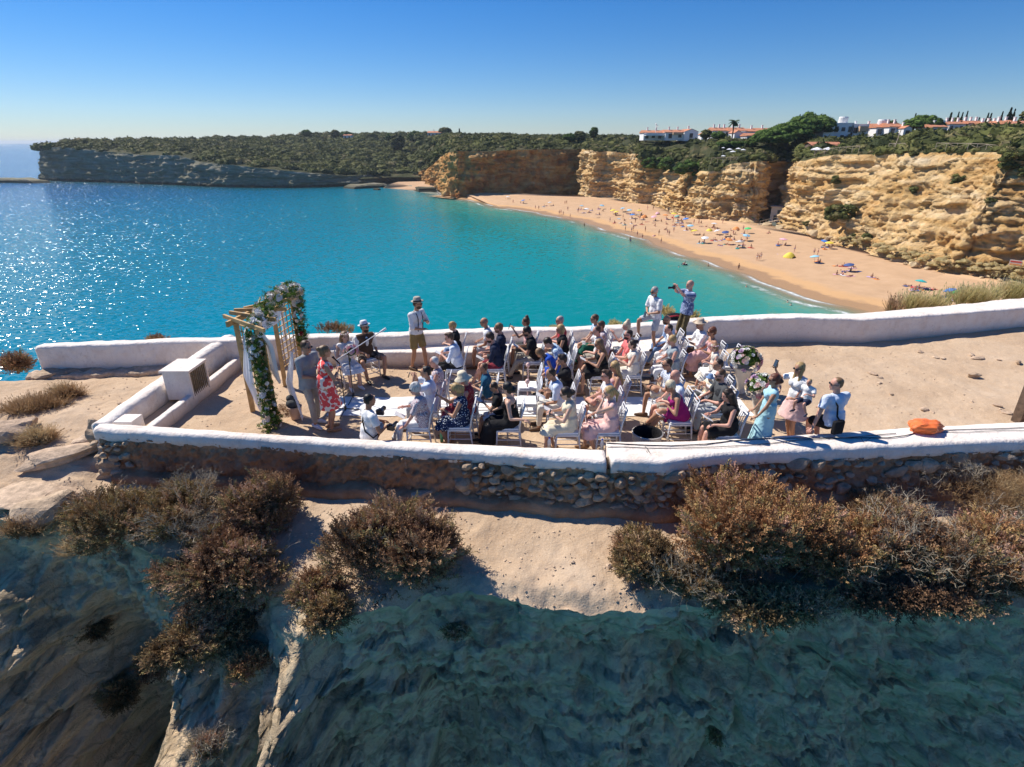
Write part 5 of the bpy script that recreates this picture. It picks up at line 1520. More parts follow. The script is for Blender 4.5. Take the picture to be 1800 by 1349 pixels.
xs_b = sorted([r.uniform(1520, 1800) for _ in range(44)])
for i, px in enumerate(xs_b):
    py = np.interp(px, [1520, 1600, 1700, 1800], [436, 460, 483, 500])+r.uniform(-4, 3)
    boulder(px, py, r.uniform(7, 16), r.uniform(5, 9), 'rubble rock where cliff and sand meet, %s from the left' % ordn(i+1), group='line of rubble rocks where cliff meets sand')
# hut in the alcove, bins, sign on the rock
M_HUT = simple('hut_wall', (.62, .55, .47), .85, .15)
q = beach_pt(1362, 391)
ht = empty('beach_hut', (q.x, q.y, q.z), label='small grey stone hut with a door tucked in the cliff alcove', cat='hut')
ht.rotation_euler = (0, 0, -.5)
mb = MB(); mb.box((0, 1.5, 2.4), (3.4, 3, 4.8)); mb.obj('wall', M_HUT, ht)
mb = MB(); mb.box((0, 1.3, 4.9), (4.2, 3.8, .25)); mb.obj('roof', simple('hut_roof', (.35, .30, .26), .9, .2), ht)
mb = MB(); mb.box((-.2, -.04, 1.1), (1.0, .1, 2.1)); mb.obj('door', M_WIN, ht)
mb = MB(); mb.box((.7, -.04, 3.3), (.9, .1, 1.1)); mb.obj('window', M_WIN, ht)
q = beach_pt(1335, 397)
sx_ = empty('beach_stair', (q.x, q.y, q.z), label='sloping wooden ramp with rails leading to the hut', cat='stair'); sx_.rotation_euler = (0, 0, -.2)
for k in range(7):
    mb = MB(); mb.box((k*.8, .6, .25+k*.22), (.8, 1.4, .18)); mb.obj('step', M_WOODP, sx_)
for k in range(4):
    mb = MB(); mb.tube([(k*1.7, -.1, -.1), (k*1.7, -.1, 1.5+k*.45)], .06, 5); mb.obj('post', M_WOODP, sx_)
mb = MB(); mb.tube([(0, -.1, 1.4), (5.1, -.1, 2.8)], .05, 5); mb.obj('rail', M_WOODP, sx_)
for px, col, lb in ((1325, (.05, .15, .45), 'blue bin left of the yellow one below the hut'), (1329, (.75, .55, .05), 'yellow bin between the blue and green ones below the hut'), (1321.5, (.05, .3, .12), 'green bin leftmost of the bins below the hut')):
    q = beach_pt(px, 390); b = empty('bin', tuple(q), label=lb, cat='bin', group='recycling bins at the cliff foot')
    mb = MB(); mb.lathe([(.001, 0), (.35, 0), (.42, 1.2), (.001, 1.2)], 10); mb.obj('body', simple('bin_'+lb[:4].strip(), col, .5, .1), b)
    mb = MB(); mb.lathe([(.44, 1.2), (.42, 1.3), (.001, 1.42)], 10); mb.obj('lid', simple('bin_'+lb[:4].strip(), col, .5, .1), b)
c = on_surf(PC, 1776, 462)
sg = empty('kiosk_banner', (c[0], c[1]-1.0, c[2]), label='faded red and white board fixed on the cliff at the right', cat='board'); sg.rotation_euler = (.1, 0, -.9)
mb = MB(); mb.box((0, 0, 0), (1.9, .1, 1.1)); mb.obj('panel', simple('board_white', (.7, .65, .6), .7, .1), sg)
mb = MB(); mb.box((0, -.06, .28), (1.7, .03, .3)); mb.obj('red_band', simple('board_red', (.6, .08, .06), .7, .1), sg)
mb = MB(); mb.box((0, -.06, -.25), (1.7, .03, .3)); mb.obj('orange_band', simple('board_orange', (.75, .3, .1), .7, .1), sg)
# ---------------------------------------------------------------- people
def skin_mat(name, col):
    t = NT(name); v = t.coord('Object'); z = t.noise(v, 9, 3)
    lo = tuple(c*.88 for c in col)
    t.set(Base_Color=t.ramp(z, [(.35, lo), (.65, col)]), Roughness=.5, Specular_IOR_Level=.4)
    try:
        t.b.inputs['Subsurface Weight'].default_value = .08; t.b.inputs['Subsurface Radius'].default_value = (.02, .008, .004); t.b.inputs['Subsurface Scale'].default_value = .5
    except Exception: pass
    return t.m
SKIN = {'fair': skin_mat('skin_fair', (.66, .40, .29)), 'pink': skin_mat('skin_pink', (.64, .34, .25)), 'tan': skin_mat('skin_tan', (.47, .25, .155)), 'brown': skin_mat('skin_brown', (.36, .18, .105))}
HAIRC = {'black': (.012, .010, .010), 'dark': (.030, .018, .012), 'brown': (.085, .045, .025), 'light': (.20, .12, .06), 'blond': (.42, .28, .12), 'pale': (.62, .52, .36), 'grey': (.36, .34, .32), 'silver': (.55, .54, .52), 'auburn': (.13, .04, .02)}
def hair_mat(k):
    key = 'hair_'+k
    if key in MATS: return MATS[key]
    t = NT(key); v = t.coord('Object', (1, 1, .25)); z = t.noise(v, 60, 4, .7)
    c = HAIRC[k]; t.set(Base_Color=t.ramp(z, [(.3, tuple(x*.5 for x in c)), (.7, tuple(min(1, x*1.5) for x in c))]), Roughness=.45, Specular_IOR_Level=.4, Normal=t.bump(z, .6, .01))
    MATS[key] = t.m; return t.m
CC_ = {'white': (.80, .80, .80), 'offwhite': (.74, .70, .62), 'cream': (.74, .66, .50), 'black': (.018, .018, .020), 'navy': (.020, .028, .060), 'blue': (.03, .10, .50), 'skyblue': (.42, .56, .78), 'paleblue': (.62, .70, .84), 'teal': (.02, .10, .18), 'grey': (.30, .32, .34), 'darkgrey': (.08, .085, .09), 'bluegrey': (.30, .36, .40), 'red': (.45, .05, .07), 'coral': (.80, .20, .20), 'pink': (.80, .52, .48), 'rose': (.66, .40, .40), 'magenta': (.33, .02, .16), 'burgundy': (.22, .03, .05), 'green': (.015, .10, .07), 'khaki': (.30, .22, .09), 'olive': (.13, .10, .05), 'beige': (.56, .46, .36), 'stone': (.42, .38, .32), 'denim': (.16, .26, .45), 'turq': (.40, .66, .74), 'brown': (.10, .06, .04), 'ltgrey': (.52, .54, .56), 'gold': (.5, .36, .15)}
def cloth_mat(k):
    key = 'cloth_'+k
    if key in MATS: return MATS[key]
    t = NT(key); v = t.coord('Object'); w = t.noise(v, 5, 4)
    if k in CC_:
        c = CC_[k]; t.set(Base_Color=t.ramp(w, [(.3, tuple(x*.85 for x in c)), (.7, tuple(min(1, x*1.08) for x in c))]))
    elif k == 'redfloral':
        d = t.vor(v, 12); c = t.ramp(d, [(0, (.80, .35, .30)), (.12, (.62, .03, .05)), (.2, (.75, .10, .10)), (.55, (.70, .07, .07)), (.62, (.80, .70, .62)), (1, (.80, .72, .64))]); t.set(Base_Color=c)
    elif k == 'redpattern':
        d = t.vor(v, 22); c = t.ramp(d, [(0, (.55, .20, .16)), (.35, (.36, .04, .05)), (.6, (.30, .03, .05)), (1, (.5, .3, .25))]); t.set(Base_Color=c)
    elif k == 'dotted':
        d = t.vor(v, 26); c = t.ramp(d, [(0, (.75, .78, .70)), (.24, (.6, .65, .7)), (.32, (.02, .035, .09)), (1, (.015, .025, .07))]); t.set(Base_Color=c)
    elif k == 'paisley':
        n = t.vor(v, 9, out='Distance'); s = t.math('FRACT', t.math('MULTIPLY', n, 5.0)); c = t.ramp(s, [(0, (.62, .58, .60)), (.4, (.66, .60, .62)), (.55, (.42, .18, .22)), (.75, (.20, .20, .24)), (1, (.6, .55, .56))]); t.set(Base_Color=c)
    elif k in ('plaid', 'plaidlight', 'check'):
        wx = t.n('ShaderNodeTexWave'); wx.inputs['Scale'].default_value = 9; wx.bands_direction = 'Z'; t.l(v, wx.inputs[0])
        wy = t.n('ShaderNodeTexWave'); wy.inputs['Scale'].default_value = 9; wy.bands_direction = 'Y'; t.l(v, wy.inputs[0])
        f = t.math('MAXIMUM', t.rng(wx.outputs['Fac'], .78, .86), t.rng(wy.outputs['Fac'], .78, .86))
        a, b = {'plaid': ((.035, .06, .20), (.42, .50, .66)), 'plaidlight': ((.24, .38, .55), (.62, .72, .82)), 'check': ((.70, .73, .78), (.30, .36, .48))}[k]
        t.set(Base_Color=t.mix(f, a, b))
    elif k == 'stripe':
        wx = t.n('ShaderNodeTexWave'); wx.inputs['Scale'].default_value = 12; wx.bands_direction = 'Z'; t.l(v, wx.inputs[0])
        t.set(Base_Color=t.mix(t.rng(wx.outputs['Fac'], .5, .6), (.75, .76, .78), (.45, .5, .58)))
    elif k == 'camo':
        c = t.ramp(t.noise(v, 14, 3, .6), [(.4, (.05, .045, .035)), (.5, (.16, .12, .10)), (.6, (.28, .22, .18))], 'CONSTANT'); t.set(Base_Color=c)
    t.set(Roughness=.85, Specular_IOR_Level=.15, Normal=t.bump(t.noise(v, 14, 3, .5), .5, .03))
    MATS[key] = t.m; return t.m
M_LENS = simple('sunglass_lens', (.01, .01, .012), .08, .0, spec=.8)
M_SHOE = {'black': simple('shoe_black', (.02, .02, .022), .4, .1), 'brown': simple('shoe_brown', (.12, .07, .04), .6, .1), 'white': simple('shoe_white', (.75, .75, .75), .6, .05), 'navy': simple('shoe_navy', (.03, .04, .08), .6, .1), 'tan': simple('shoe_tan', (.34, .2, .11), .6, .1), 'grey': simple('shoe_grey', (.3, .3, .32), .6, .1)}
M_PAPER = simple('paper', (.80, .80, .80), .8, .02)
M_PRINT = simple('printed_ink', (.10, .12, .28), .7, .1)
M_PHONE = simple('phone_black', (.015, .015, .018), .2, .0, spec=.6)
def V3(*a): return Vector(a)
def ik(a, b, l1, l2, pole):
    """middle joint of a two-bone chain"""
    d = b-a; L = d.length
    mx = (l1+l2)*.995
    if L > mx: b = a+d*(mx/L); d = b-a; L = mx
    if L < abs(l1-l2)*1.05+.01: L = abs(l1-l2)*1.05+.01
    x = (l1*l1-l2*l2+L*L)/(2*L); h = math.sqrt(max(0, l1*l1-x*x))
    u = d.normalized(); p = pole-u*pole.dot(u)
    p = p.normalized() if p.length > 1e-5 else u.orthogonal().normalized()
    return a+u*x+p*h, b
def rot_frame(fwd, up):
    z = up.normalized(); x = (fwd-z*fwd.dot(z)).normalized(); y = z.cross(x)
    return Matrix((x, y, z)).transposed()
JOBS = []      # (temp objects to remesh, finish callback)
def temp_remesh(mb, vox, smooth_it=4, fac=.6):
    me = mb.mesh('tmp'); o = bpy.data.objects.new('tmp', me); COL.objects.link(o)
    m = o.modifiers.new('r', 'REMESH'); m.mode = 'VOXEL'; m.voxel_size = vox; m.use_smooth_shade = True
    if smooth_it:
        s = o.modifiers.new('s', 'SMOOTH'); s.iterations = smooth_it; s.factor = fac
    return o
def person(label, hx, hy, head_z=None, Y=None, face=180, pose='sit', s=1.0, sex='m', skin='fair', hair='brown', hstyle='short', top=('tee', 'white'), bottom=('shorts', 'beige'), shoes='brown',
           lean=5.0, twist=0.0, nod=12, turn=0, arms=('lap', 'lap'), legs=('sit', 'sit'), glasses=False, beard=None, hat=None, hold=None, chair=True, floor=FLOOR, base=None, group='wedding guests', yaw_off=0, vest=None, cname='person', fat=1.0, seat_h=.47, ids=None):
    """hx, hy: photo pixel of the head centre"""
    sit = pose in ('sit', 'squat', 'wall')
    # ------------ skeleton in local space, forward = +X, left = +Y, origin on the floor under the pelvis
    W = .93 if sex == 'f' else 1.0
    pel_h = {'sit': seat_h+.085, 'squat': .34, 'wall': seat_h+.085, 'stand': .94, 'foot': .94}[pose]*(1 if sit else s)
    pel = V3(0, 0, pel_h)
    la = math.radians(lean); tw = math.radians(twist)
    up = V3(math.sin(la), 0, math.cos(la)); f0 = V3(math.cos(tw), math.sin(tw), 0)
    fw = (f0-up*f0.dot(up)).normalized(); sd = up.cross(fw)
    neck = pel+up*(.475*s)
    shw = (.175 if sex == 'f' else .205)*s*(.5+.5*fat)
    sh = {1: neck-up*.035*s+sd*shw, -1: neck-up*.035*s-sd*shw}
    nd = math.radians(nod); tn = math.radians(turn)+tw
    hf = V3(math.cos(tn)*math.cos(nd), math.sin(tn)*math.cos(nd), -math.sin(nd)); hup = V3(math.cos(tn)*math.sin(nd), math.sin(tn)*math.sin(nd), math.cos(nd))
    hc = neck+up*.075*s+hup*.115*s+hf*.03*s
    HM = rot_frame(hf, hup)
    if base is None:
        z = floor+hc.z; a = math.radians(face)
        wx, wy, _ = G(hx, hy, z)
        ox = wx-(hc.x*math.cos(a)-hc.y*math.sin(a)); oy = wy-(hc.x*math.sin(a)+hc.y*math.cos(a))
    else: ox, oy = base
    root = empty(cname, (ox, oy, floor), math.radians(face), label=label, cat='person', group=group)
    B = MB(); bs = s
    def cap(mb, a, b, ra, rb, n=8, k=4):
        a = Vector(a); b = Vector(b); L = (b-a).length
        if L < 1e-4: return
        u = (b-a)/L
        pts = [a-u*ra*.98, a-u*ra*.7, a-u*ra*.25, a, a.lerp(b, .5), b, b+u*rb*.25, b+u*rb*.7, b+u*rb*.98]
        mb.tube(pts, [ra*.15, ra*.7, ra*.97, ra, (ra+rb)/2, rb, rb*.97, rb*.7, rb*.15], n)
    T = rot_frame(fw, up)
    g = fat
    chest = pel+up*.33*s; belly = pel+up*.16*s
    cx = .105*s*g; cw = (.145 if sex == 'f' else .165)*s*(.6+.4*g)
    B.ell(chest+up*.02, (cx, cw, .165*s), T, 14, 10)
    B.ell(belly+fw*.01*g, (.10*s*g*(1.08 if g > 1.05 else 1), (.125 if sex == 'f' else .145)*s*(.5+.5*g), .15*s), T, 14, 10)
    B.ell(pel+up*.01, (.115*s*g, .165*s*(.6+.4*g), .12*s), T, 14, 10)
    cap(B, sh[1]-sd*.03*s, sh[-1]+sd*.03*s, .062*s, .062*s)
    cap(B, neck-up*.05*s, hc-hup*.05*s-hf*.02*s, .058*s*W, .052*s*W)
    if sex == 'f' and s > .8:
        for q in (1, -1): B.ell(chest+up*.03*s+fw*.085*s+sd*.07*s*q, (.062*s, .065*s, .065*s), T)
    # head
    hs = s if s > .8 else s*1.12
    B.ell(hc+hup*.022*hs-hf*.008*hs, (.098*hs, .078*hs, .098*hs), HM, 14, 10)
    B.ell(hc-hup*.045*hs+hf*.026*hs, (.068*hs, .058*hs, .068*hs), HM, 12, 8)
    cap(B, hc+hf*.088*hs+hup*.012*hs, hc+hf*.105*hs-hup*.022*hs, .009*hs, .015*hs, 6)
    B.ell(hc+hf*.083*hs-hup*.052*hs, (.014*hs, .026*hs, .010*hs), HM, 8, 6)
    B.ell(hc+hf*.072*hs-hup*.090*hs, (.022*hs, .024*hs, .020*hs), HM, 8, 6)
    for q in (1, -1):
        ey = Matrix((HM.col[0], HM.col[1], HM.col[2])).transposed()
        B.ell(hc-hf*.005*hs+ey.col[1]*.078*hs*q-hup*.008*hs, (.020*hs, .010*hs, .030*hs), HM, 8, 6)
    # legs
    hipw = .095*s*(.7+.3*g)
    hip = {1: pel+V3(0, hipw, -.02), -1: pel+V3(0, -hipw, -.02)}
    tl, cl = .43*s, .42*s
    KN = {}; AN = {}; FT = {}
    for q in (1, -1):
        md = legs[0 if q == 1 else 1]
        ft = V3(1, .15*q, 0)
        if isinstance(md, tuple): an = V3(*md[:3]); pole = V3(1, 0, .6); ft = V3(*(md[3:5] if len(md) > 3 else (1, .15*q)), 0)
        elif md == 'sit': an = V3(.46*s, .11*q, .085*s); pole = V3(.6, 0, 1)
        elif md == 'wide': an = V3(.44*s, .22*q, .085*s); pole = V3(.6, .5*q, 1)
        elif md == 'back': an = V3(.30*s, .09*q, .085*s); pole = V3(.8, 0, 1)
        elif md == 'fwd': an = V3(.62*s, .10*q, .085*s); pole = V3(.3, 0, 1)
        elif md == 'cross': an = V3(.62*s, -.14*q, .34*s); pole = V3(.3, .2*q, 1); ft = V3(1, -.2*q, -.5)
        elif md == 'ankle': an = V3(.40*s, -.20*q, pel_h+.09); pole = V3(.4, 1.2*q, .6); ft = V3(.2, -1*q, .1)
        elif md == 'tuck': an = V3(.12*s, .16*q, .06); pole = V3(1, .5*q, .8)
        elif md == 'kneel': an = V3(-.30*s, .10*q, .07); pole = V3(1, 0, -.8); ft = V3(-1, 0, .2)
        elif md == 'stand': an = V3(0, .10*q, .085*s); pole = V3(1, 0, 0)
        elif md == 'step': an = V3(.14*s, .12*q, .085*s); pole = V3(1, 0, 0)
        elif md == 'stepb': an = V3(-.12*s, .10*q, .085*s); pole = V3(1, 0, 0)
        elif md == 'up': an = V3(.38*s, .20*q, .55*s); pole = V3(1, .4*q, 1)
        elif md == 'dangle': an = V3(.28*s, .12*q, pel_h-.42*s); pole = V3(1, 0, .6)
        k, an = ik(hip[q], an, tl, cl, pole)
        ft.normalize()
        KN[q] = k; AN[q] = an; FT[q] = ft
        cap(B, hip[q], k, .083*s*(.6+.4*g), .055*s)
        c1 = k.lerp(an, .33)+(k-an).cross(sd).normalized()*(-.008)
        cap(B, k, c1, .052*s, .055*s); cap(B, c1, an, .055*s, .034*s)
        hl = an-ft*.05*s-V3(0, 0, .035*s); toe = an+ft*.15*s-V3(0, 0, .055*s)
        if shoes is None or True:
            cap(B, hl, hl.lerp(toe, .6), .034*s, .034*s); cap(B, hl.lerp(toe, .6)+V3(0, 0, .0), toe, .033*s, .022*s)
    # arms
    EL = {}; WR = {}; HD = {}
    presets = {
        'lap': lambda q: (V3(.30*s, .07*q, pel_h+.16), V3(-.3, .8*q, -.6), V3(1, -.55*q, -.25)),
        'lapw': lambda q: (V3(.34*s, .16*q, pel_h+.14), V3(-.4, .6*q, -.6), V3(1, -.1*q, -.4)),
        'knee': lambda q: (KN[q]+V3(-.10, 0, .09), V3(-.4, .5*q, -.5), V3(1, 0, -.6)),
        'read': lambda q: (V3(.34*s, .09*q, pel_h+.24), V3(-.3, .8*q, -.8), V3(1, -.5*q, .15)),
        'phone': lambda q: (V3(.42*s, .05*q, pel_h+.44), V3(-.2, .6*q, -1), V3(.5, -.6*q, .8)),
        'face': lambda q: (hc+hf*.10+V3(0, .08*q, -.10), V3(.3, .6*q, -1), V3(-.1, -.4*q, 1)),
        'camera': lambda q: (hc+hf*.22+V3(0, .09*q, -.04), V3(.2, .7*q, -1), V3(.3, -.8*q, .5)),
        'camera_far': lambda q: (hc+hf*.37+V3(0, .08*q, .0), V3(.2, .7*q, -1), V3(.4, -.7*q, .6)),
        'chest': lambda q: (chest+fw*.24*s+sd*.06*q-up*.02, V3(-.2, .8*q, -.8), V3(.4, -.8*q, .3)),
        'belly': lambda q: (belly+fw*.22*s+sd*.05*q-up*.04, V3(-.4, .8*q, -.3), V3(.3, -1*q, 0)),
        'side': lambda q: (sh[q]+V3(.04, .07*q, -.50*s), V3(-1, .3*q, 0), V3(.1, 0, -1)),
        'down': lambda q: (sh[q]+V3(.12*s, .10*q, -.47*s), V3(-1, .4*q, 0), V3(.3, 0, -1)),
        'hip': lambda q: (pel+V3(.02, .19*q, .06), V3(-.3, 1*q, 0), V3(.5, -.4*q, -.6)),
        'back': lambda q: (sh[q]+V3(-.28*s, .20*q, -.22*s), V3(-.3, .5*q, -1), V3(-1, .3*q, -.3)),
        'prop': lambda q: (V3(.10, .34*q, pel_h-.02), V3(-.6, .4*q, 0), V3(.6, .3*q, -.5)),
        'propf': lambda q: (V3(.30, .20*q, pel_h-.03), V3(-.6, .6*q, 0), V3(1, .1*q, -.3)),
        'cuddle': lambda q: (V3(.30*s, .02*q, pel_h+.26), V3(-.2, .8*q, -.6), V3(.5, -.9*q, .1)),
    }
    for q in (1, -1):
        md = arms[0 if q == 1 else 1]
        if isinstance(md, tuple): wr = V3(*md[:3]); pole = V3(-.3, .7*q, -.8); hd = V3(*(md[3:6] if len(md) > 3 else (1, 0, 0)))
        else: wr, pole, hd = presets[md](q)
        e, wr = ik(sh[q], wr, .285*s, .25*s, pole)
        hd = hd.normalized(); EL[q] = e; WR[q] = wr; HD[q] = hd
        cap(B, sh[q], e, .050*s*W*(.6+.4*g), .040*s*W); cap(B, e, wr, .041*s*W, .026*s*W)
        B.ell(wr+hd*.045*s, (.048*s, .036*s, .020*s), rot_frame(hd.orthogonal(), hd) @ Matrix(((0, 0, 1), (0, 1, 0), (1, 0, 0))) if False else rot_frame(hd, hd.orthogonal()), 10, 8)
    body_o = temp_remesh(B, .0165 if s > .8 else .013, 3)
    # fingers are added after the body surface is made
    FB = MB()
    for q in (1, -1):
        hd = HD[q]; x = hd; yv = (hd.orthogonal()); R = rot_frame(hd, yv); side = Vector(R.col[1]); nrm = Vector(R.col[2])
        if hd.cross(V3(0, 0, 1)).length > .3:
            side = V3(0, 0, 1).cross(hd).normalized(); nrm = hd.cross(side)
        p0 = WR[q]+hd*.075*s
        curl = -nrm if nrm.z > 0 else nrm
        for i, (o_, L) in enumerate(((-.026, .062), (-.009, .072), (.009, .068), (.026, .054))):
            a = p0+side*o_*s; b = a+hd*L*.5*s+curl*.008*s+side*o_*.15; c = b+(hd*.7+curl*.7).normalized()*L*.5*s
            FB.tube([a-hd*.03*s, a, b, c], [.010*s, .010*s, .009*s, .007*s], 5)
        a = WR[q]+hd*.03*s-side*.030*s*q; b = a+(hd*.6-side*.8*q).normalized()*.035*s; c = b+(hd+curl*.4).normalized()*.03*s
        FB.tube([a, b, c], [.012*s, .011*s, .008*s], 5)
    jobs = [('body', body_o, SKIN[skin], FB, None)]
    # ------------ clothing as shells over the same limbs
    def shell(fn, vox, name, mat, noise_amp=.010, sm_it=3):
        mb = MB(); fn(mb); jobs.append((name, temp_remesh(mb, vox, sm_it), mat, None, noise_amp))
    e_ = .016
    tkind, tcol = top
    dress = tkind in ('dress', 'dress_long', 'dress_strap', 'dress_one')
    def torso(mb, low=.0, hi=True, loose=1.0, wid=0.0):
        x = e_*loose
        if hi:
            mb.ell(chest+up*.02, (cx+x, cw+x, .168*s+x*.4), T, 14, 10); cap(mb, sh[1]-sd*.03*s, sh[-1]+sd*.03*s, .062*s+x*.7, .062*s+x*.7)
            mb.frus(neck-up*.10*s, neck+up*.005*s, .11*s, .066*s, 14)
        else:
            mb.frus(chest-up*.10*s, chest+up*.075*s, max(cx, cw)*.98+x, max(cx, cw)*.93+x, 16, sq=.70, axis=tuple(fw))
        mb.ell(belly+fw*.01*g, (.10*s*g+x*1.3, (.125 if sex == 'f' else .145)*s*(.5+.5*g)+x*1.3, .16*s), T, 14, 10)
        if sex == 'f' and s > .8:
            for q in (1, -1): mb.ell(chest+up*.03*s+fw*.085*s+sd*.07*s*q, (.062*s+x*.8, .065*s+x*.8, .065*s+x*.6), T)
        mb.frus(pel+up*(.20*s), pel-up*low, .155*s*(.5+.5*g)+x, .175*s*(.5+.5*g)+x+wid, 16, sq=.78, axis=tuple(fw))
    def sleeves(mb, L):
        for q in (1, -1):
            if L <= 1:
                p = sh[q].lerp(EL[q], L); mb.frus(sh[q]-(EL[q]-sh[q])*.05, p, .066*s*W+.008, .056*s*W+.012, 10); mb.ell(sh[q], (.070*s*W,)*3, None, 10, 8)
            else:
                mb.ell(sh[q], (.070*s*W,)*3, None, 10, 8); cap(mb, sh[q], EL[q], .062*s*W, .052*s*W); p = EL[q].lerp(WR[q], L-1); mb.frus(EL[q], p, .053*s*W, .040*s*W, 10)
    if tkind == 'tee': shell(lambda mb: (torso(mb, .05), sleeves(mb, .62)), .017, 'shirt', cloth_mat(tcol))
    elif tkind == 'shirt': shell(lambda mb: (torso(mb, .07, loose=1.2), sleeves(mb, 1.92)), .017, 'shirt', cloth_mat(tcol))
    elif tkind == 'rolled': shell(lambda mb: (torso(mb, .03, loose=1.2), sleeves(mb, 1.25)), .017, 'shirt', cloth_mat(tcol))
    elif tkind == 'halfsleeve': shell(lambda mb: (torso(mb, .08, loose=1.4), sleeves(mb, .85)), .017, 'shirt', cloth_mat(tcol))
    elif tkind == 'vest': shell(lambda mb: (torso(mb, .05), ), .017, 'top', cloth_mat(tcol))
    elif tkind == 'strap': shell(lambda mb: torso(mb, .05, False), .017, 'top', cloth_mat(tcol))
    elif tkind == 'jacket':
        shell(lambda mb: (torso(mb, .16, loose=1.7), sleeves(mb, 1.97)), .018, 'jacket', cloth_mat(tcol))
    elif tkind == 'shortjacket':
        shell(lambda mb: (torso(mb, .16, loose=1.7), sleeves(mb, 1.1)), .018, 'jacket', cloth_mat(tcol))
    if vest:
        shell(lambda mb: torso(mb, .05, True, 2.0), .017, 'waistcoat', cloth_mat(vest))
    def skirt_shape(mb, L, flare=.05, up_=True):
        """skirt or lower dress: over the thighs when sitting, hanging when standing"""
        if sit:
            kn = {q: hip[q].lerp(KN[q], min(1, L)) for q in (1, -1)}
            for q in (1, -1):
                mb.frus(hip[q]+V3(-.03, 0, 0), kn[q], .105*s, .085*s+flare*.5, 12)
            m0 = (hip[1]+hip[-1])/2; m1 = (kn[1]+kn[-1])/2
            wd = (KN[1]-KN[-1]).length
            mb.bar(m0, m1, max(.06, wd*.8), .10*s)
            mb.ell(pel, (.15*s, .19*s, .12*s), T, 14, 8)
            if L > 1:
                for q in (1, -1):
                    p = KN[q].lerp(AN[q], L-1); mb.frus(KN[q]+V3(.0, 0, .03), p, .09*s, .11*s+flare, 12)
                mb.bar((KN[1]+KN[-1])/2, (KN[1].lerp(AN[1], L-1)+KN[-1].lerp(AN[-1], L-1))/2, max(.06, wd), .12*s, up=(1, 0, 0))
        else:
            hz_ = pel_h*(1-L*.5)
            c0 = pel+up*.08*s; c1 = V3((KN[1].x+KN[-1].x)/2*.8, 0, hz_)
            mb.frus(c0, c1, .16*s, .19*s+flare, 20, sq=.85, axis=(1, 0, 0))
            mb.ell(pel, (.14*s, .18*s, .12*s), T, 14, 8)
    if dress:
        L = {'dress': 1.0, 'dress_long': 1.75, 'dress_strap': .95, 'dress_one': 1.8}[tkind]
        L = bottom if isinstance(bottom, (int, float)) else L
        shell(lambda mb: (torso(mb, .0, tkind in ('dress', 'dress_long')), skirt_shape(mb, L, .06)), .018, 'dress', cloth_mat(tcol), .010)
        bottom = None
    elif bottom is not None:
        bk, bc = bottom
        def legs_shell(mb, L, r0=.092, r1=.068):
            mb.ell(pel+up*.01, (.115*s*g+.014, .165*s*(.6+.4*g)+.014, .115*s), T, 14, 10)
            for q in (1, -1):
                if L <= 1:
                    mb.frus(hip[q], hip[q].lerp(KN[q], L), r0*s*(.6+.4*g)+.008, r1*s+.022, 12); mb.ell(hip[q], (.093*s,)*3, None, 10, 8)
                else:
                    cap(mb, hip[q], KN[q], r0*s*(.6+.4*g), r1*s); mb.frus(KN[q], KN[q].lerp(AN[q], L-1), r1*s, .052*s, 12); mb.ell(KN[q], (r1*s,)*3, None, 10, 8)
        if bk == 'shorts': shell(lambda mb: legs_shell(mb, .86), .017, 'shorts', cloth_mat(bc))
        elif bk == 'trousers': shell(lambda mb: legs_shell(mb, 1.93), .017, 'trousers', cloth_mat(bc))
        elif bk == 'skirt': shell(lambda mb: skirt_shape(mb, .85, .08), .018, 'skirt', cloth_mat(bc), .010)
        elif bk == 'skirt_short': shell(lambda mb: skirt_shape(mb, .75, .10), .018, 'skirt', cloth_mat(bc), .010)
        elif bk == 'skirt_long': shell(lambda mb: skirt_shape(mb, 1.6, .06), .018, 'skirt', cloth_mat(bc), .010)
    # ------------ hair
    hm = hair_mat(hair) if hair else None
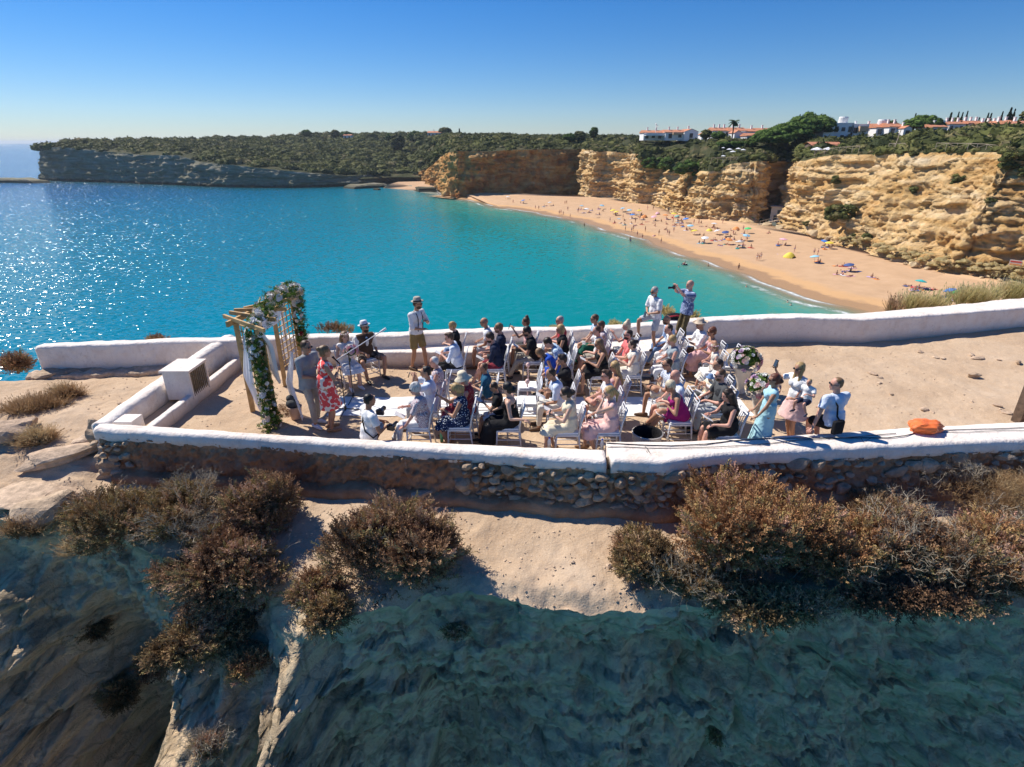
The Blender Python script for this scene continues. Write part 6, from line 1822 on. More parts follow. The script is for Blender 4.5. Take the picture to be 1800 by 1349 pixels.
    if hair and hstyle != 'bald':
        def H(mb):
            if hstyle in ('short', 'crew', 'curlyshort', 'thick', 'quiff'):
                k = {'short': 1.0, 'crew': .96, 'curlyshort': 1.13, 'thick': 1.08, 'quiff': 1.02}[hstyle]
                mb.ell(hc+hup*.040*hs-hf*.024*hs, (.094*hs*k, .082*hs*k, .090*hs*k), HM, 14, 10)
                mb.ell(hc+hup*.005*hs-hf*.045*hs, (.066*hs*k, .076*hs*k, .080*hs*k), HM, 12, 8)
                if hstyle == 'quiff': mb.ell(hc+hup*.105*hs+hf*.03*hs, (.06*hs, .05*hs, .035*hs), HM, 12, 8)
            else:
                mb.ell(hc+hup*.038*hs-hf*.022*hs, (.100*hs, .090*hs, .094*hs), HM, 14, 10)
                mb.ell(hc-hup*.02*hs-hf*.045*hs, (.070*hs, .085*hs, .090*hs), HM, 12, 8)
                if hstyle == 'bun': mb.ell(hc+hup*.06*hs-hf*.12*hs, (.045*hs,)*3, HM, 12, 8)
                if hstyle == 'topbun': mb.ell(hc+hup*.13*hs-hf*.06*hs, (.05*hs,)*3, HM, 12, 8)
                if hstyle == 'lowbun': mb.ell(hc-hup*.03*hs-hf*.13*hs, (.055*hs, .07*hs, .055*hs), HM, 12, 8)
                if hstyle == 'pony':
                    a = hc+hup*.03*hs-hf*.11*hs; cap(mb, a, a-hf*.06-V3(0, 0, .07), .032*hs, .036*hs); cap(mb, a-hf*.06-V3(0, 0, .07), a-hf*.05-V3(0, 0, .24), .034*hs, .015*hs)
                if hstyle in ('long', 'longcurly'):
                    w_ = 1.25 if hstyle == 'longcurly' else 1.0
                    for q in (-1, 0, 1):
                        sd_ = Vector(HM.col[1])
                        a = hc-hf*.04*hs+sd_*.06*q*w_; b = neck-up*(.10 if q else .14)*s-fw*(.09)+sd*.075*q*w_
                        cap(mb, a, b, .055*hs*w_, .045*hs*w_); 
                        cap(mb, b, b-up*.10*s, .045*hs*w_, .02*hs)
                if hstyle == 'bob':
                    for q in (-1, 0, 1):
                        sd_ = Vector(HM.col[1]); a = hc-hf*.035*hs+sd_*.06*q
                        cap(mb, a, a-hup*.09*hs, .045*hs, .035*hs)
                if hstyle == 'frontlong':
                    sd_ = Vector(HM.col[1])
                    for q in (-1, 1):
                        a = hc-hf*.02*hs+sd_*.065*q; b = neck-up*.16*s+fw*.09+sd*.06*q; cap(mb, a, b, .04*hs, .028*hs)
        shell(H, .014, 'hair', hm, .016 if hstyle in ('curlyshort', 'longcurly') else .007, 2)
    if beard:
        def Bd(mb): mb.ell(hc-hup*.062*hs+hf*.030*hs, (.070*hs, .062*hs, .060*hs), HM, 12, 8)
        shell(Bd, .012, 'beard', hair_mat(beard), .003, 1)
    # ------------ small things worn, plain meshes
    def simp(name, mb, mat, smooth=True, par=None):
        o = mb.obj(name, mat, par or root, smooth); return o
    sdv = Vector(HM.col[1])
    ec = hc+hf*.080*hs+hup*.012*hs
    if glasses:
        mb = MB()
        for q in (1, -1): mb.ell(ec+sdv*.032*hs*q+hf*.012*hs, (.012*hs, .029*hs, .022*hs), HM, 8, 6)
        gl = simp('sunglasses', mb, M_LENS)
        mb2 = MB(); mb2.tube([ec+sdv*.06*hs+hf*.01, ec+hf*.022*hs+hup*.008*hs, ec-sdv*.06*hs+hf*.01], .004, 5); mb2.tube([ec+sdv*.064*hs, ec+sdv*.080*hs-hf*.09*hs], .004, 4); mb2.tube([ec-sdv*.064*hs, ec-sdv*.080*hs-hf*.09*hs], .004, 4)
        simp('glasses_frame', mb2, M_LENS)
    else:
        for q in (1, -1):
            mb = MB(); mb.ell(ec+sdv*.030*hs*q+hf*.004*hs, (.010*hs, .014*hs, .008*hs), HM, 8, 6); simp('eye', mb, M_EYE)
            mb = MB(); mb.tube([ec+sdv*.018*hs*q+hup*.02*hs+hf*.008, ec+sdv*.045*hs*q+hup*.02*hs], .004, 4); simp('eyebrow', mb, hair_mat('brown' if hair in (None, 'pale', 'blond', 'light', 'grey', 'silver') else hair))
    mb = MB(); mb.ell(hc+hf*.094*hs-hup*.052*hs, (.006*hs, .022*hs, .006*hs), HM, 8, 6); simp('mouth', mb, M_LIP)
    if shoes:
        for q in (1, -1):
            an = AN[q]; ft = FT[q]; mb = MB()
            hl = an-ft*.055*s-V3(0, 0, .035*s); toe = an+ft*.165*s-V3(0, 0, .052*s)
            cap(mb, hl, hl.lerp(toe, .55), .042*s, .042*s); cap(mb, hl.lerp(toe, .55), toe, .041*s, .028*s); simp('shoe', mb, M_SHOE[shoes])
    if hat:
        hk, hcol = hat; mb = MB(); hM = HM @ Matrix.Rotation(math.radians(-8), 3, 'Y')
        if hk == 'trilby': prof = [(.001, .105), (.06, .105), (.075, .095), (.088, .0), (.088, -.005), (.135, .012), (.137, .005), (.085, -.012)]
        elif hk == 'straw': prof = [(.001, .10), (.07, .10), (.085, .085), (.095, .0), (.16, -.005), (.175, .012), (.175, .004), (.09, -.012)]
        elif hk == 'bucket': prof = [(.001, .10), (.065, .095), (.09, .06), (.10, -.01), (.17, -.055), (.17, -.062), (.10, -.02)]
        elif hk == 'crown': prof = None
        cc = hc+hup*.062*hs-hf*.012*hs
        if prof:
            mb.lathe([(r*hs*1.05, z*hs) for r, z in prof], 18, cc, hM); ho = simp('hat', mb, cloth_mat(hcol) if hcol in CC_ or hcol == 'stripe' else hcol)
            if hk != 'bucket':
                mb = MB(); mb.lathe([(.097*hs*(1.02 if hk == 'straw' else .97), .0), (.094*hs*(1.0 if hk == 'straw' else .95), .028*hs)], 18, cc, hM); simp('hat_band', mb, cloth_mat('black'), True, ho)
        else:
            for k in range(12):
                a = k*math.pi/6; p = cc+Vector(hM @ V3(math.cos(a)*.095*hs, math.sin(a)*.088*hs, .01)); mb2 = MB(); mb2.ell(p, (.018,)*3, None, 6, 4); simp('flower', mb2, M_PETAL[k % len(M_PETAL)])
    a = math.radians(face)
    CH = {'root': root, 'pel': pel, 'hc': hc, 'HM': HM, 'hf': hf, 'hup': hup, 'WR': WR, 'HD': HD, 'EL': EL, 'sh': sh, 'neck': neck, 'chest': chest, 'belly': belly, 'fw': fw, 'up': up, 'sd': sd, 'KN': KN, 'AN': AN, 's': s, 'simp': simp, 'pos': (ox, oy), 'face': a, 'floor': floor, 'shell': shell, 'HIP': hip, 'lean': lean}
    def toworld(p):
        return V3(ox+p.x*math.cos(a)-p.y*math.sin(a), oy+p.x*math.sin(a)+p.y*math.cos(a), floor+p.z)
    CH['w'] = toworld
    JOBS.append((root, jobs))
    if pose == 'sit' and chair: CHAIRS.append((ox, oy, face+yaw_off, 0))
    return CH
M_EYE = simple('eye_dark', (.03, .02, .015), .3, 0)
M_LIP = simple('lip', (.40, .14, .12), .5, .1)
M_PETAL = [simple('petal_white', (.80, .78, .74), .7, .06), simple('petal_cream', (.78, .66, .50), .7, .08), simple('petal_pink', (.74, .36, .38), .7, .1), simple('petal_blush', (.78, .55, .50), .7, .08), simple('petal_lilac', (.48, .32, .48), .7, .1)]
CHAIRS = []
def finish_people():
    bpy.context.view_layer.update()
    dg = bpy.context.evaluated_depsgraph_get()
    made = []
    for root, jobs in JOBS:
        for name, o, mat, extra, namp in jobs:
            ev = o.evaluated_get(dg)
            me = bpy.data.meshes.new_from_object(ev)
            made.append((root, name, me, mat, extra, namp, o))
    for root, name, me, mat, extra, namp, o in made:
        n = len(me.vertices)
        V = np.empty(n*3, dtype=np.float32); me.vertices.foreach_get('co', V); V = V.reshape(-1, 3)
        if namp and n:
            seed = (hash(root.name) % 50)
            V = V+namp*np.stack([fbm(V*9+seed, 3), fbm(V*9+seed+20, 3), .5*fbm(V*9+seed+40, 3)], 1)
            me.vertices.foreach_set('co', V.astype(np.float32).ravel()); me.update()
        if extra is not None and extra.n:
            F = np.empty(len(me.loops), dtype=np.int32); me.loops.foreach_get('vertex_index', F)
            F = F.reshape(-1, 4) if len(me.loops) == len(me.polygons)*4 else None
            if F is not None:
                V2 = extra.verts(); Fs = [F]
                if extra.F4: Fs.append(np.array(extra.F4)+n)
                if extra.F3: Fs.append(np.array(extra.F3)+n)
                bpy.data.meshes.remove(me)
                me = np_mesh(name, np.concatenate([V, V2]), Fs, True)
        me.name = name
        me.materials.clear(); me.materials.append(mat)
        q = bpy.data.objects.new(name, me); COL.objects.link(q); q.parent = root
        om = o.data; bpy.data.objects.remove(o); bpy.data.meshes.remove(om)
    JOBS.clear()
# things held
def booklet(ch, at=None, open_=True, label='printed order of service', tilt=.5):
    p = at or (ch['WR'][1]+ch['WR'][-1])/2+V3(.09, 0, .03)
    w = ch['w'](p)
    o = empty('booklet', tuple(w), ch['face'], label=label, cat='booklet', group='order of service booklets')
    mb = MB(); R = Matrix.Rotation(-tilt, 3, 'Y')
    mb.box((0, 0, 0), (.20, .15, .004), M=R); mb.obj('page', M_PAPER, o)
    mb = MB(); mb.box((.01, -.02, .004), (.10, .06, .003), M=R); mb.obj('print', M_PRINT, o)
def phone(ch, q=-1, label='black phone held up', at=None, size=(.012, .075, .14)):
    p = at or ch['WR'][q]+ch['HD'][q]*.09+V3(.03, 0, .03)
    w = ch['w'](p); o = empty('phone', tuple(w), ch['face'], label=label, cat='phone')
    mb = MB(); mb.box((0, 0, 0), size, M=Matrix.Rotation(-.3, 3, 'Y')); mb.obj('case', M_PHONE, o)
    mb = MB(); mb.box((size[0]*.6, 0, 0), (.003, size[1]*.85, size[2]*.85), M=Matrix.Rotation(-.3, 3, 'Y')); mb.obj('screen', simple('phone_screen', (.05, .07, .10), .1, 0), o)
def camera_thing(ch, label, at=None, dirv=None, big=True, hang=False):
    hf = dirv or ch['hf']; p = at or (ch['WR'][1]+ch['WR'][-1])/2+hf*.05
    w = ch['w'](p); o = empty('photo_camera', tuple(w), ch['face'], label=label, cat='camera')
    R = rot_frame(hf, V3(0, 0, 1) if abs(hf.z) < .9 else V3(1, 0, 0)); k = 1.0 if big else .7
    mb = MB(); mb.box((0, 0, 0), (.06*k, .14*k, .10*k), M=R); mb.box(tuple(R @ V3(0, 0, .06*k)), (.05*k, .05*k, .03*k), M=R); mb.obj('body', M_PHONE, o)
    mb = MB(); d = Vector(R.col[0]); mb.tube([d*.02, d*.13*k, d*.14*k, d*.20*k], [.038*k, .038*k, .045*k, .045*k], 12); mb.obj('lens', M_PHONE, o)
    mb = MB(); mb.tube([d*.201*k, d*.205*k], [.036*k, .03*k], 12); mb.obj('glass', M_LENS, o)
def strap_bag(ch):
    pass
P = person
# ---- near block, row by row from the arbor
p = P('man in white shirt filming with a phone in the front row', 748, 655, hair='black', top=('halfsleeve', 'paleblue'), bottom=('trousers', 'ltgrey'), arms=('camera', 'camera'), nod=5, skin='tan'); phone(p, 1, 'dark phone held up in front of the front row man in white', p['hc']+p['hf']*.32+V3(0, 0, -.02), (.012, .14, .075))
P('woman with short grey hair in a patterned top behind the filming man', 763, 637, sex='f', hair='silver', hstyle='short', top=('vest', 'paisley'), bottom=('trousers', 'ltgrey'), nod=15, skin='pink', s=.95)
p = P('older woman with silver curls and paisley blouse in the front row by the wall', 729, 684, sex='f', hair='silver', hstyle='curlyshort', top=('halfsleeve', 'paisley'), bottom=('trousers', 'white'), arms=('propf', 'read'), glasses=True, skin='pink', nod=18, s=.98, fat=1.1, legs=('sit', 'fwd')); booklet(p, None, label='folded white booklet on the knees of the woman in paisley')
p = P('blonde woman with a ponytail in a navy dress with white dots', 801, 685, sex='f', hair='blond', hstyle='pony', top=('dress', 'dotted'), bottom=1.05, arms=('read', 'phone'), nod=28, skin='tan', s=.97, shoes='tan', legs=('back', 'back')); phone(p, -1, 'black phone in the hand of the woman in the dotted dress')
P('woman in a cream bucket hat and red patterned dress', 814, 666, sex='f', hair='grey', hstyle='bob', top=('dress', 'redpattern'), bottom=1.2, nod=22, skin='pink', s=.97, hat=('bucket', 'cream'), shoes='brown')
P('boy with brown hair in a dark teal shirt', 850, 647, hair='brown', top=('halfsleeve', 'teal'), bottom=('trousers', 'darkgrey'), s=.84, skin='tan', nod=5, arms=('lap', 'lap'))
p = P('boy in a black polo and white shorts reading next to the woman in black', 868, 681, hair='dark', hstyle='crew', top=('tee', 'black'), bottom=('shorts', 'white'), s=.82, skin='tan', nod=22, arms=('read', 'read'), shoes='black'); booklet(p, None, label='open booklet on the lap of the boy in black')
P('dark haired woman in a long black one-shoulder dress', 891, 683, sex='f', hair='black', hstyle='lowbun', top=('dress_one', 'black'), arms=('back', 'lapw'), nod=8, glasses=True, skin='fair', s=.99, fat=1.08, shoes='black', twist=-10)
p = P('dark haired man in a white tee with blue collar leaning forward', 968, 658, hair='dark', hstyle='crew', top=('halfsleeve', 'paleblue'), bottom=('trousers', 'offwhite'), arms=('knee', 'read'), lean=18, nod=22, skin='tan', shoes='brown'); booklet(p, None, label='white booklet held by the man with the blue collar')
p = P('woman in a cream dress with dark hair in a low bun', 994, 692, sex='f', hair='dark', hstyle='lowbun', top=('dress', 'cream'), bottom=1.15, arms=('read', 'read'), nod=25, glasses=True, skin='fair', s=.98, shoes='tan', legs=('sit', 'back')); phone(p, 1, 'pink cased phone on the lap of the woman in cream', p['WR'][1]+V3(.07, 0, .04)); booklet(p, p['WR'][-1]+V3(.06, -.05, .0), label='booklet with a printed heading on the cream dress')
P('young man in black tee with swept back hair scratching his face', 988, 633, hair='dark', hstyle='quiff', top=('tee', 'black'), bottom=('shorts', 'darkgrey'), arms=('face', 'lap'), lean=10, nod=10, skin='tan')
P('man with sunglasses and beige shorts with one foot on his knee', 1066, 661, hair='brown', hstyle='quiff', top=('tee', 'white'), bottom=('shorts', 'beige'), arms=('knee', 'lapw'), legs=('ankle', 'sit'), glasses=True, skin='pink', nod=6, shoes='brown')
p = P('blonde woman with a ponytail in a pale pink dress resting her chin on her hand', 1070, 690, sex='f', hair='blond', hstyle='pony', top=('dress', 'pink'), bottom=1.3, arms=('face', 'lapw'), nod=8, skin='fair', s=.98, shoes='tan', legs=('back', 'sit')); booklet(p, p['WR'][-1]+V3(.12, -.04, -.10), label='booklet hanging from the hand of the woman in pale pink', tilt=1.4)
P('woman with long straight blonde hair in a rose top behind the pale pink dress', 1080, 645, sex='f', hair='blond', hstyle='long', top=('dress_strap', 'rose'), nod=10, glasses=True, skin='tan', s=.97)
p = P('tattooed woman with short blonde hair in a strappy magenta dress', 1178, 680, sex='f', hair='pale', hstyle='thick', top=('dress_strap', 'magenta'), bottom=.8, arms=('read', 'knee'), lean=24, nod=25, skin='tan', s=.98, legs=('cross', 'fwd'), shoes='brown'); booklet(p, p['KN'][-1]+V3(.0, .1, .12), label='booklet in the hands of the woman in magenta')
P('bald man in a white shirt with a black strap across his back', 1187, 661, hair=None, hstyle='bald', top=('tee', 'paleblue'), bottom=('shorts', 'stone'), arms=('lap', 'lap'), nod=15, skin='pink', fat=1.08)
p = P('man with dark hair in a checked shirt holding a large camera', 1173, 641, hair='dark', hstyle='crew', top=('tee', 'check'), bottom=('shorts', 'offwhite'), arms=('read', 'chest'), legs=('ankle', 'sit'), nod=15, skin='tan', glasses=True, fat=1.05); camera_thing(p, 'large black camera held forward by the man in the checked shirt', p['WR'][-1]+V3(.12, .05, .06), V3(1, 0, .05))
p = P('woman with long dark curly hair in a black sleeveless dress by the near wall', 1279, 695, sex='f', hair='dark', hstyle='longcurly', top=('dress', 'black'), bottom=1.0, arms=('lapw', 'read'), nod=22, skin='pink', s=1.0, fat=1.15, shoes='black'); booklet(p, None, label='booklet with a blue heart print on the knees of the curly haired woman')
p = P('bearded man in a black vest and mirrored sunglasses near the row end', 1266, 660, hair='brown', top=('halfsleeve', 'darkgrey'), bottom=('trousers', 'ltgrey'), arms=('lap', 'lapw'), nod=10, glasses=True, skin='pink', beard='light', shoes='black')
p2 = P('dark haired man in a white shirt with a baby on his lap', 1262, 642, hair='dark', top=('shirt', 'white'), bottom=('trousers', 'darkgrey'), arms=('cuddle', 'cuddle'), nod=12, skin='tan')
w = p2['w'](V3(.24, 0, .62))
P('baby in a blue sun hat and cream top sitting on a lap', 0, 0, base=(w.x, w.y-.05), floor=w.z-.60*.92-.02+.12, face=200, s=.46, hair='light', hstyle='crew', top=('halfsleeve', 'cream'), bottom=('shorts', 'white'), arms=('lap', 'lap'), nod=5, hat=('bucket', 'denim'), shoes=None, chair=False, seat_h=.40, lean=-5, legs=('fwd', 'fwd'))
booklet(p2, p2['pel']+V3(.42, .10, .12), label='booklet with a golden heart held below the baby')
# ---- far block
P('blond child in a black top at the front row beside the seaward bench', 795, 574, hair='blond', hstyle='curlyshort', top=('tee', 'black'), bottom=('shorts', 'denim'), s=.9, skin='fair', nod=18, sex='f')
p = P('young man with swept up brown hair and white shirt in the far front row', 790, 594, hair='brown', hstyle='quiff', top=('rolled', 'paleblue'), bottom=('trousers', 'black'), arms=('read', 'read'), glasses=True, nod=18, skin='pink', lean=12); booklet(p, None, label='folded booklet held by the young man in the white shirt')
P('bald man with sunglasses in a white shirt near the sea wall', 851, 567, hair=None, hstyle='bald', top=('tee', 'white'), bottom=('shorts', 'ltgrey'), arms=('knee', 'lap'), glasses=True, nod=8, skin='tan', lean=14)
P('blond man in a navy tee beside the bald man', 876, 577, hair='light', hstyle='thick', top=('tee', 'navy'), bottom=('shorts', 'darkgrey'), arms=('lap', 'lap'), glasses=True, nod=8, skin='pink', beard='light')
p = P('dark bearded man in a navy shirt and burgundy shorts', 861, 594, hair='dark', hstyle='thick', top=('rolled', 'navy'), bottom=('shorts', 'burgundy'), arms=('knee', 'read'), beard='dark', nod=25, skin='pink', lean=12, shoes='grey', legs=('fwd', 'sit')); booklet(p, None, label='booklet on the knees of the man in burgundy shorts')
p = P('woman with dark hair in a bun looking at a phone near the sea wall', 924, 566, sex='f', hair='brown', hstyle='topbun', top=('strap', 'rose'), bottom=('skirt', 'darkgrey'), arms=('phone', 'read'), nod=12, skin='tan', s=.95); phone(p, 1, 'black phone held up by the woman with the bun', p['WR'][1]+V3(.10, 0, .08))
p = P('bearded man in a black tee reading behind the two empty chairs', 926, 583, hair='black', hstyle='thick', top=('tee', 'black'), bottom=('trousers', 'stone'), arms=('read', 'read'), beard='black', nod=20, skin='tan', lean=14, glasses=True, legs=('fwd', 'wide'), shoes='black'); booklet(p, None, label='paper in the hands of the bearded man in black')
P('grey haired man in a dark red polo by the sea wall', 984, 564, hair='grey', hstyle='crew', top=('tee', 'red'), bottom=('shorts', 'stone'), nod=8, glasses=True, skin='pink')
P('woman with short golden hair in a black sleeveless top', 985, 579, sex='f', hair='blond', hstyle='bob', top=('vest', 'black'), bottom=('trousers', 'ltgrey'), nod=15, glasses=True, skin='tan', s=.97)
P('dark haired man bent forward in a light blue checked shirt', 963, 603, hair='dark', hstyle='thick', top=('tee', 'plaidlight'), bottom=('trousers', 'denim'), lean=38, nod=45, arms=('knee', 'knee'), skin='fair')
P('girl with very long light brown hair hiding her face in a blue dress', 949, 621, sex='f', hair='light', hstyle='frontlong', top=('dress', 'blue'), bottom=.8, lean=42, nod=55, arms=('knee', 'knee'), skin='tan', s=.92, shoes='black')
P('man with sunglasses and a blue checked shirt near the sea wall', 1045, 561, hair='brown', top=('tee', 'plaidlight'), bottom=('shorts', 'ltgrey'), arms=('lap', 'knee'), glasses=True, nod=8, skin='tan')
p = P('man in a white tee with cropped hair beside the woman in green', 1049, 582, hair='brown', hstyle='crew', top=('tee', 'white'), bottom=('shorts', 'stone'), arms=('lap', 'face'), nod=12, skin='pink')
P('woman in a dark green skirt half hidden between two men', 1056, 573, sex='f', hair='brown', hstyle='thick', top=('vest', 'paisley'), bottom=('skirt_long', 'green'), nod=15, skin='tan', s=.95, legs=('fwd', 'cross'), lean=0)
p = P('woman with long auburn hair in a black strapless dress', 1053, 605, sex='f', hair='light', hstyle='long', top=('dress_strap', 'black'), bottom=1.0, arms=('read', 'read'), nod=20, skin='tan', s=.98, shoes='tan', legs=('sit', 'cross'), glasses=True); booklet(p, None, label='white booklet held by the woman in the black strapless dress')
p = P('older woman with white hair tied up and a grey top by the sea wall', 1101, 573, sex='f', hair='pale', hstyle='topbun', top=('tee', 'bluegrey'), bottom=('skirt', 'ltgrey'), arms=('phone', 'read'), nod=10, skin='pink', s=.95); booklet(p, p['WR'][1]+V3(.08, 0, .02), label='booklet fanned by the white haired woman', tilt=1.0)
P('bearded man with sunglasses in a coral pink tee', 1104, 589, hair='dark', hstyle='crew', top=('tee', 'coral'), bottom=('shorts', 'beige'), arms=('lap', 'knee'), glasses=True, beard='dark', nod=5, skin='pink', lean=0)
p = P('girl with a dark bun in a sheer cream dress', 1111, 606, sex='f', hair='dark', hstyle='bun', top=('dress', 'offwhite'), bottom=1.3, arms=('read', 'read'), nod=8, skin='fair', s=.92, shoes='tan'); booklet(p, None, label='booklet with a dark photo on the lap of the girl in cream')
P('bald bearded man in a blue shirt and jeans beside the standing photographer', 1172, 563, hair=None, hstyle='bald', top=('rolled', 'skyblue'), bottom=('trousers', 'denim'), arms=('knee', 'knee'), glasses=True, nod=8, skin='tan', lean=16, beard='brown', legs=('fwd', 'sit'))
P('man with receding dark hair in a loose white linen shirt', 1175, 579, hair='dark', hstyle='crew', top=('shirt', 'white'), bottom=('trousers', 'white'), arms=('knee', 'knee'), nod=15, skin='pink', lean=20, legs=('fwd', 'sit'), shoes='grey')
P('woman with short golden hair in a grey blue sleeveless top and white trousers', 1181, 599, sex='f', hair='blond', hstyle='thick', top=('vest', 'bluegrey'), bottom=('trousers', 'white'), arms=('lap', 'lap'), nod=15, skin='pink', s=.98, fat=1.08)
p = P('man in a straw hat and white shirt reading a leaflet in the last far row', 1231, 571, hair='grey', top=('rolled', 'white'), bottom=('trousers', 'brown'), arms=('read', 'read'), nod=15, skin='tan', hat=('straw', 'beige'), lean=2); booklet(p, None, label='leaflet with a picture held by the man in the straw hat')
P('woman with curly dark hair in a pink ruffled top and long pink skirt', 1251, 584, sex='f', hair='auburn', hstyle='curlyshort', top=('dress_strap', 'rose'), bottom=1.7, arms=('knee', 'lapw'), glasses=True, nod=8, skin='tan', s=.98, shoes='tan', lean=8, legs=('cross', 'sit'))
P('little girl in a cream dress with flowers in her hair', 1256, 612, sex='f', hair='light', hstyle='bun', top=('dress', 'offwhite'), bottom=1.3, s=.72, nod=10, skin='pink', hat=('crown', None), shoes='white', chair=True, lean=3)
EMPTY = [(915, 646), (914, 665)]
# ---- standing at the back by the sea wall
p = P('grey haired bearded man in a white tee with one foot up on the bench', 1150, 513, pose='stand', face=205, hair='grey', hstyle='thick', top=('halfsleeve', 'white'), bottom=('shorts', 'ltgrey'), arms=('belly', 'belly'), legs=('stand', (.34, -.16, .40, 1, -.2)), glasses=True, beard='silver', nod=12, skin='tan', lean=6, chair=False, shoes='brown', floor=21.10, s=.95, group='people standing at the ceremony')
phone(p, 1, 'phone held at the waist of the grey haired standing man', p['WR'][1]+V3(.1, -.05, -.02))
p = P('bald man in a blue plaid shirt standing and taking a picture', 1213, 501, pose='stand', face=190, hair=None, hstyle='bald', top=('halfsleeve', 'plaid'), bottom=('trousers', 'olive'), arms=('camera_far', 'camera_far'), legs=('stand', 'step'), nod=3, skin='pink', lean=-4, s=1.0, chair=False, floor=21.10, fat=1.08, shoes='brown', group='people standing at the ceremony')
camera_thing(p, 'small black camera held at arm length by the bald man in plaid', p['hc']+p['hf']*.43+V3(0, 0, -.03), None, False)
# ---- the ceremony by the arbor
P('man in light grey suit standing with his back to the arbor', 0, 0, base=(lambda q: (q[0], q[1]))(G(553, 746, FLOOR)), pose='stand', face=-25, hair='brown', hstyle='short', top=('shortjacket', 'grey'), bottom=('trousers', 'stone'), arms=('belly', 'belly'), legs=('stand', 'step'), glasses=True, nod=5, skin='tan', s=1.05, chair=False, shoes='white', group='people standing at the ceremony')
p = P('woman in a red and white floral dress speaking into a microphone', 0, 0, base=(lambda q: (q[0], q[1]))(G(582, 756, FLOOR)), pose='stand', face=25, sex='f', hair='light', hstyle='bun', top=('dress', 'redfloral'), bottom=.95, arms=('belly', 'chest'), legs=('stand', 'stand'), nod=5, skin='tan', s=1.03, fat=1.08, chair=False, shoes='tan', group='people standing at the ceremony')
bride = P('seated bride with wavy blond hair in a white dress holding a bouquet', 606, 592, sex='f', face=-55, hair='light', hstyle='long', top=('dress', 'white'), bottom=1.2, arms=('chest', 'chest'), nod=5, skin='fair', s=.97, hat=('crown', None), shoes='white', legs=('sit', 'sit'), group='the bridal couple')
groom = P('seated groom in a dark waistcoat, white shirt and white trilby hat', 641, 576, face=-50, hair='dark', top=('rolled', 'white'), bottom=('shorts', 'camo'), arms=('side', 'lapw'), nod=0, turn=25, skin='tan', s=1.04, vest='brown', hat=('trilby', 'stripe'), beard='dark', glasses=True, legs=('wide', 'wide'), shoes='black', group='the bridal couple')

p = P('best man standing in braces, white shirt, khaki shorts and brown trilby', 0, 0, base=G(736, 650, FLOOR)[:2], pose='stand', face=-30, hair='brown', top=('rolled', 'white'), bottom=('shorts', 'khaki'), arms=('chest', 'belly'), legs=('step', 'stepb'), nod=6, turn=20, glasses=True, beard='brown', skin='tan', s=1.07, hat=('trilby', 'stone'), chair=False, shoes='brown', group='people standing at the ceremony')
for q in (1, -1):
    mb = MB(); c = p['chest']; f = p['fw']; u = p['up']; sd_ = p['sd']
    mb.tube([p['pel']+f*.135+sd_*.09*q+u*.06, c-u*.08+f*.140+sd_*.09*q, c+f*.133+sd_*.09*q+u*.03, c+u*.13+f*.085+sd_*.09*q, p['neck']+sd_*.09*q+u*.045, c+u*.13-f*.10+sd_*.08*q, c-f*.135+sd_*.05*q, p['pel']-f*.135+u*.06], .011, 5); p['simp']('brace', mb, cloth_mat('black'))
p = P('photographer crouching in a white tee with a camera strap seen from behind', 650, 704, pose='squat', face=35, hair='black', hstyle='crew', top=('tee', 'white'), bottom=('shorts', 'denim'), arms=('lapw', (.30, -.16, .52, 1, 0, -.3)), legs=('tuck', 'kneel'), nod=5, skin='brown', s=1.05, chair=False, shoes='black', group='people standing at the ceremony')
camera_thing(p, 'black camera with a long lens held at the photographers right side', p['WR'][-1]+V3(.05, -.06, -.02), V3(.8, .5, 0)); camera_thing(p, 'second black camera slung in front of the crouching photographer', p['chest']+p['fw']*.30+V3(0, .18, .0), V3(.7, .7, .1))
mb = MB(); c = p['chest']; f = p['fw']; u = p['up']; sd_ = p['sd']
mb.tube([p['neck']+sd_*.03+u*.03-f*.05, c-f*.135-sd_*.06, p['belly']-f*.12-sd_*.14, p['pel']-sd_*.22+u*.05, p['WR'][-1]], .014, 5); p['simp']('camera_strap', mb, cloth_mat('black'))
# ---- right side
p = P('woman in a pale turquoise dress leaning on the near wall with her hair up', 1360, 668, pose='stand', face=165, turn=15, sex='f', hair='auburn', hstyle='lowbun', top=('vest', 'turq'), bottom=('skirt_long', 'turq'), arms=((.30, .20, .62, 1, 0, -.5), (.28, -.14, .66, 1, 0, -.5)), nod=3, glasses=True, skin='tan', s=.93, chair=False, legs=('stand', 'stand'), shoes='tan', lean=-3, group='people sitting on the near wall')
p = P('man in a white tee leaning on the near wall with a dark shoulder bag', 1470, 676, pose='wall', face=108, turn=62, seat_h=.58, hair='light', hstyle='crew', top=('tee', 'paleblue'), bottom=('shorts', 'black'), arms=((.02, .46, .52, -.2, 1, -.4), 'lap'), nod=3, glasses=True, skin='pink', s=1.06, chair=False, legs=('back', 'back'), lean=8, fat=1.1, group='people sitting on the near wall')
mb = MB(); c = p['chest']; f = p['fw']; u = p['up']; sd_ = p['sd']
pts = [p['neck']-u*.0+sd_*.12-f*.02, c-f*.14+sd_*.10, p['belly']-f*.17+sd_*.12, p['pel']-f*.22+sd_*.12+u*.12]
mb.tube(pts, .016, 5)
wpt = p['w'](p['pel']-p['fw']*.24+V3(0, .12, .0))
bg = empty('shoulder_bag', (wpt.x, wpt.y, wpt.z), p['face'], label='dark shoulder bag hanging behind the man on the wall', cat='bag')
mb2 = MB(); mb2.box((.03, 0, -.02), (.09, .22, .26)); bo_ = mb2.obj('bag_body', cloth_mat('black'), bg); bvm = bo_.modifiers.new('b', 'BEVEL'); bvm.width = .03; bvm.segments = 3; mb2 = MB(); mb2.tube([Vector(q)-(p['pel']-p['fw']*.24+V3(0, .12, 0)) for q in pts], .016, 5); mb2.obj('strap', cloth_mat('black'), bg)
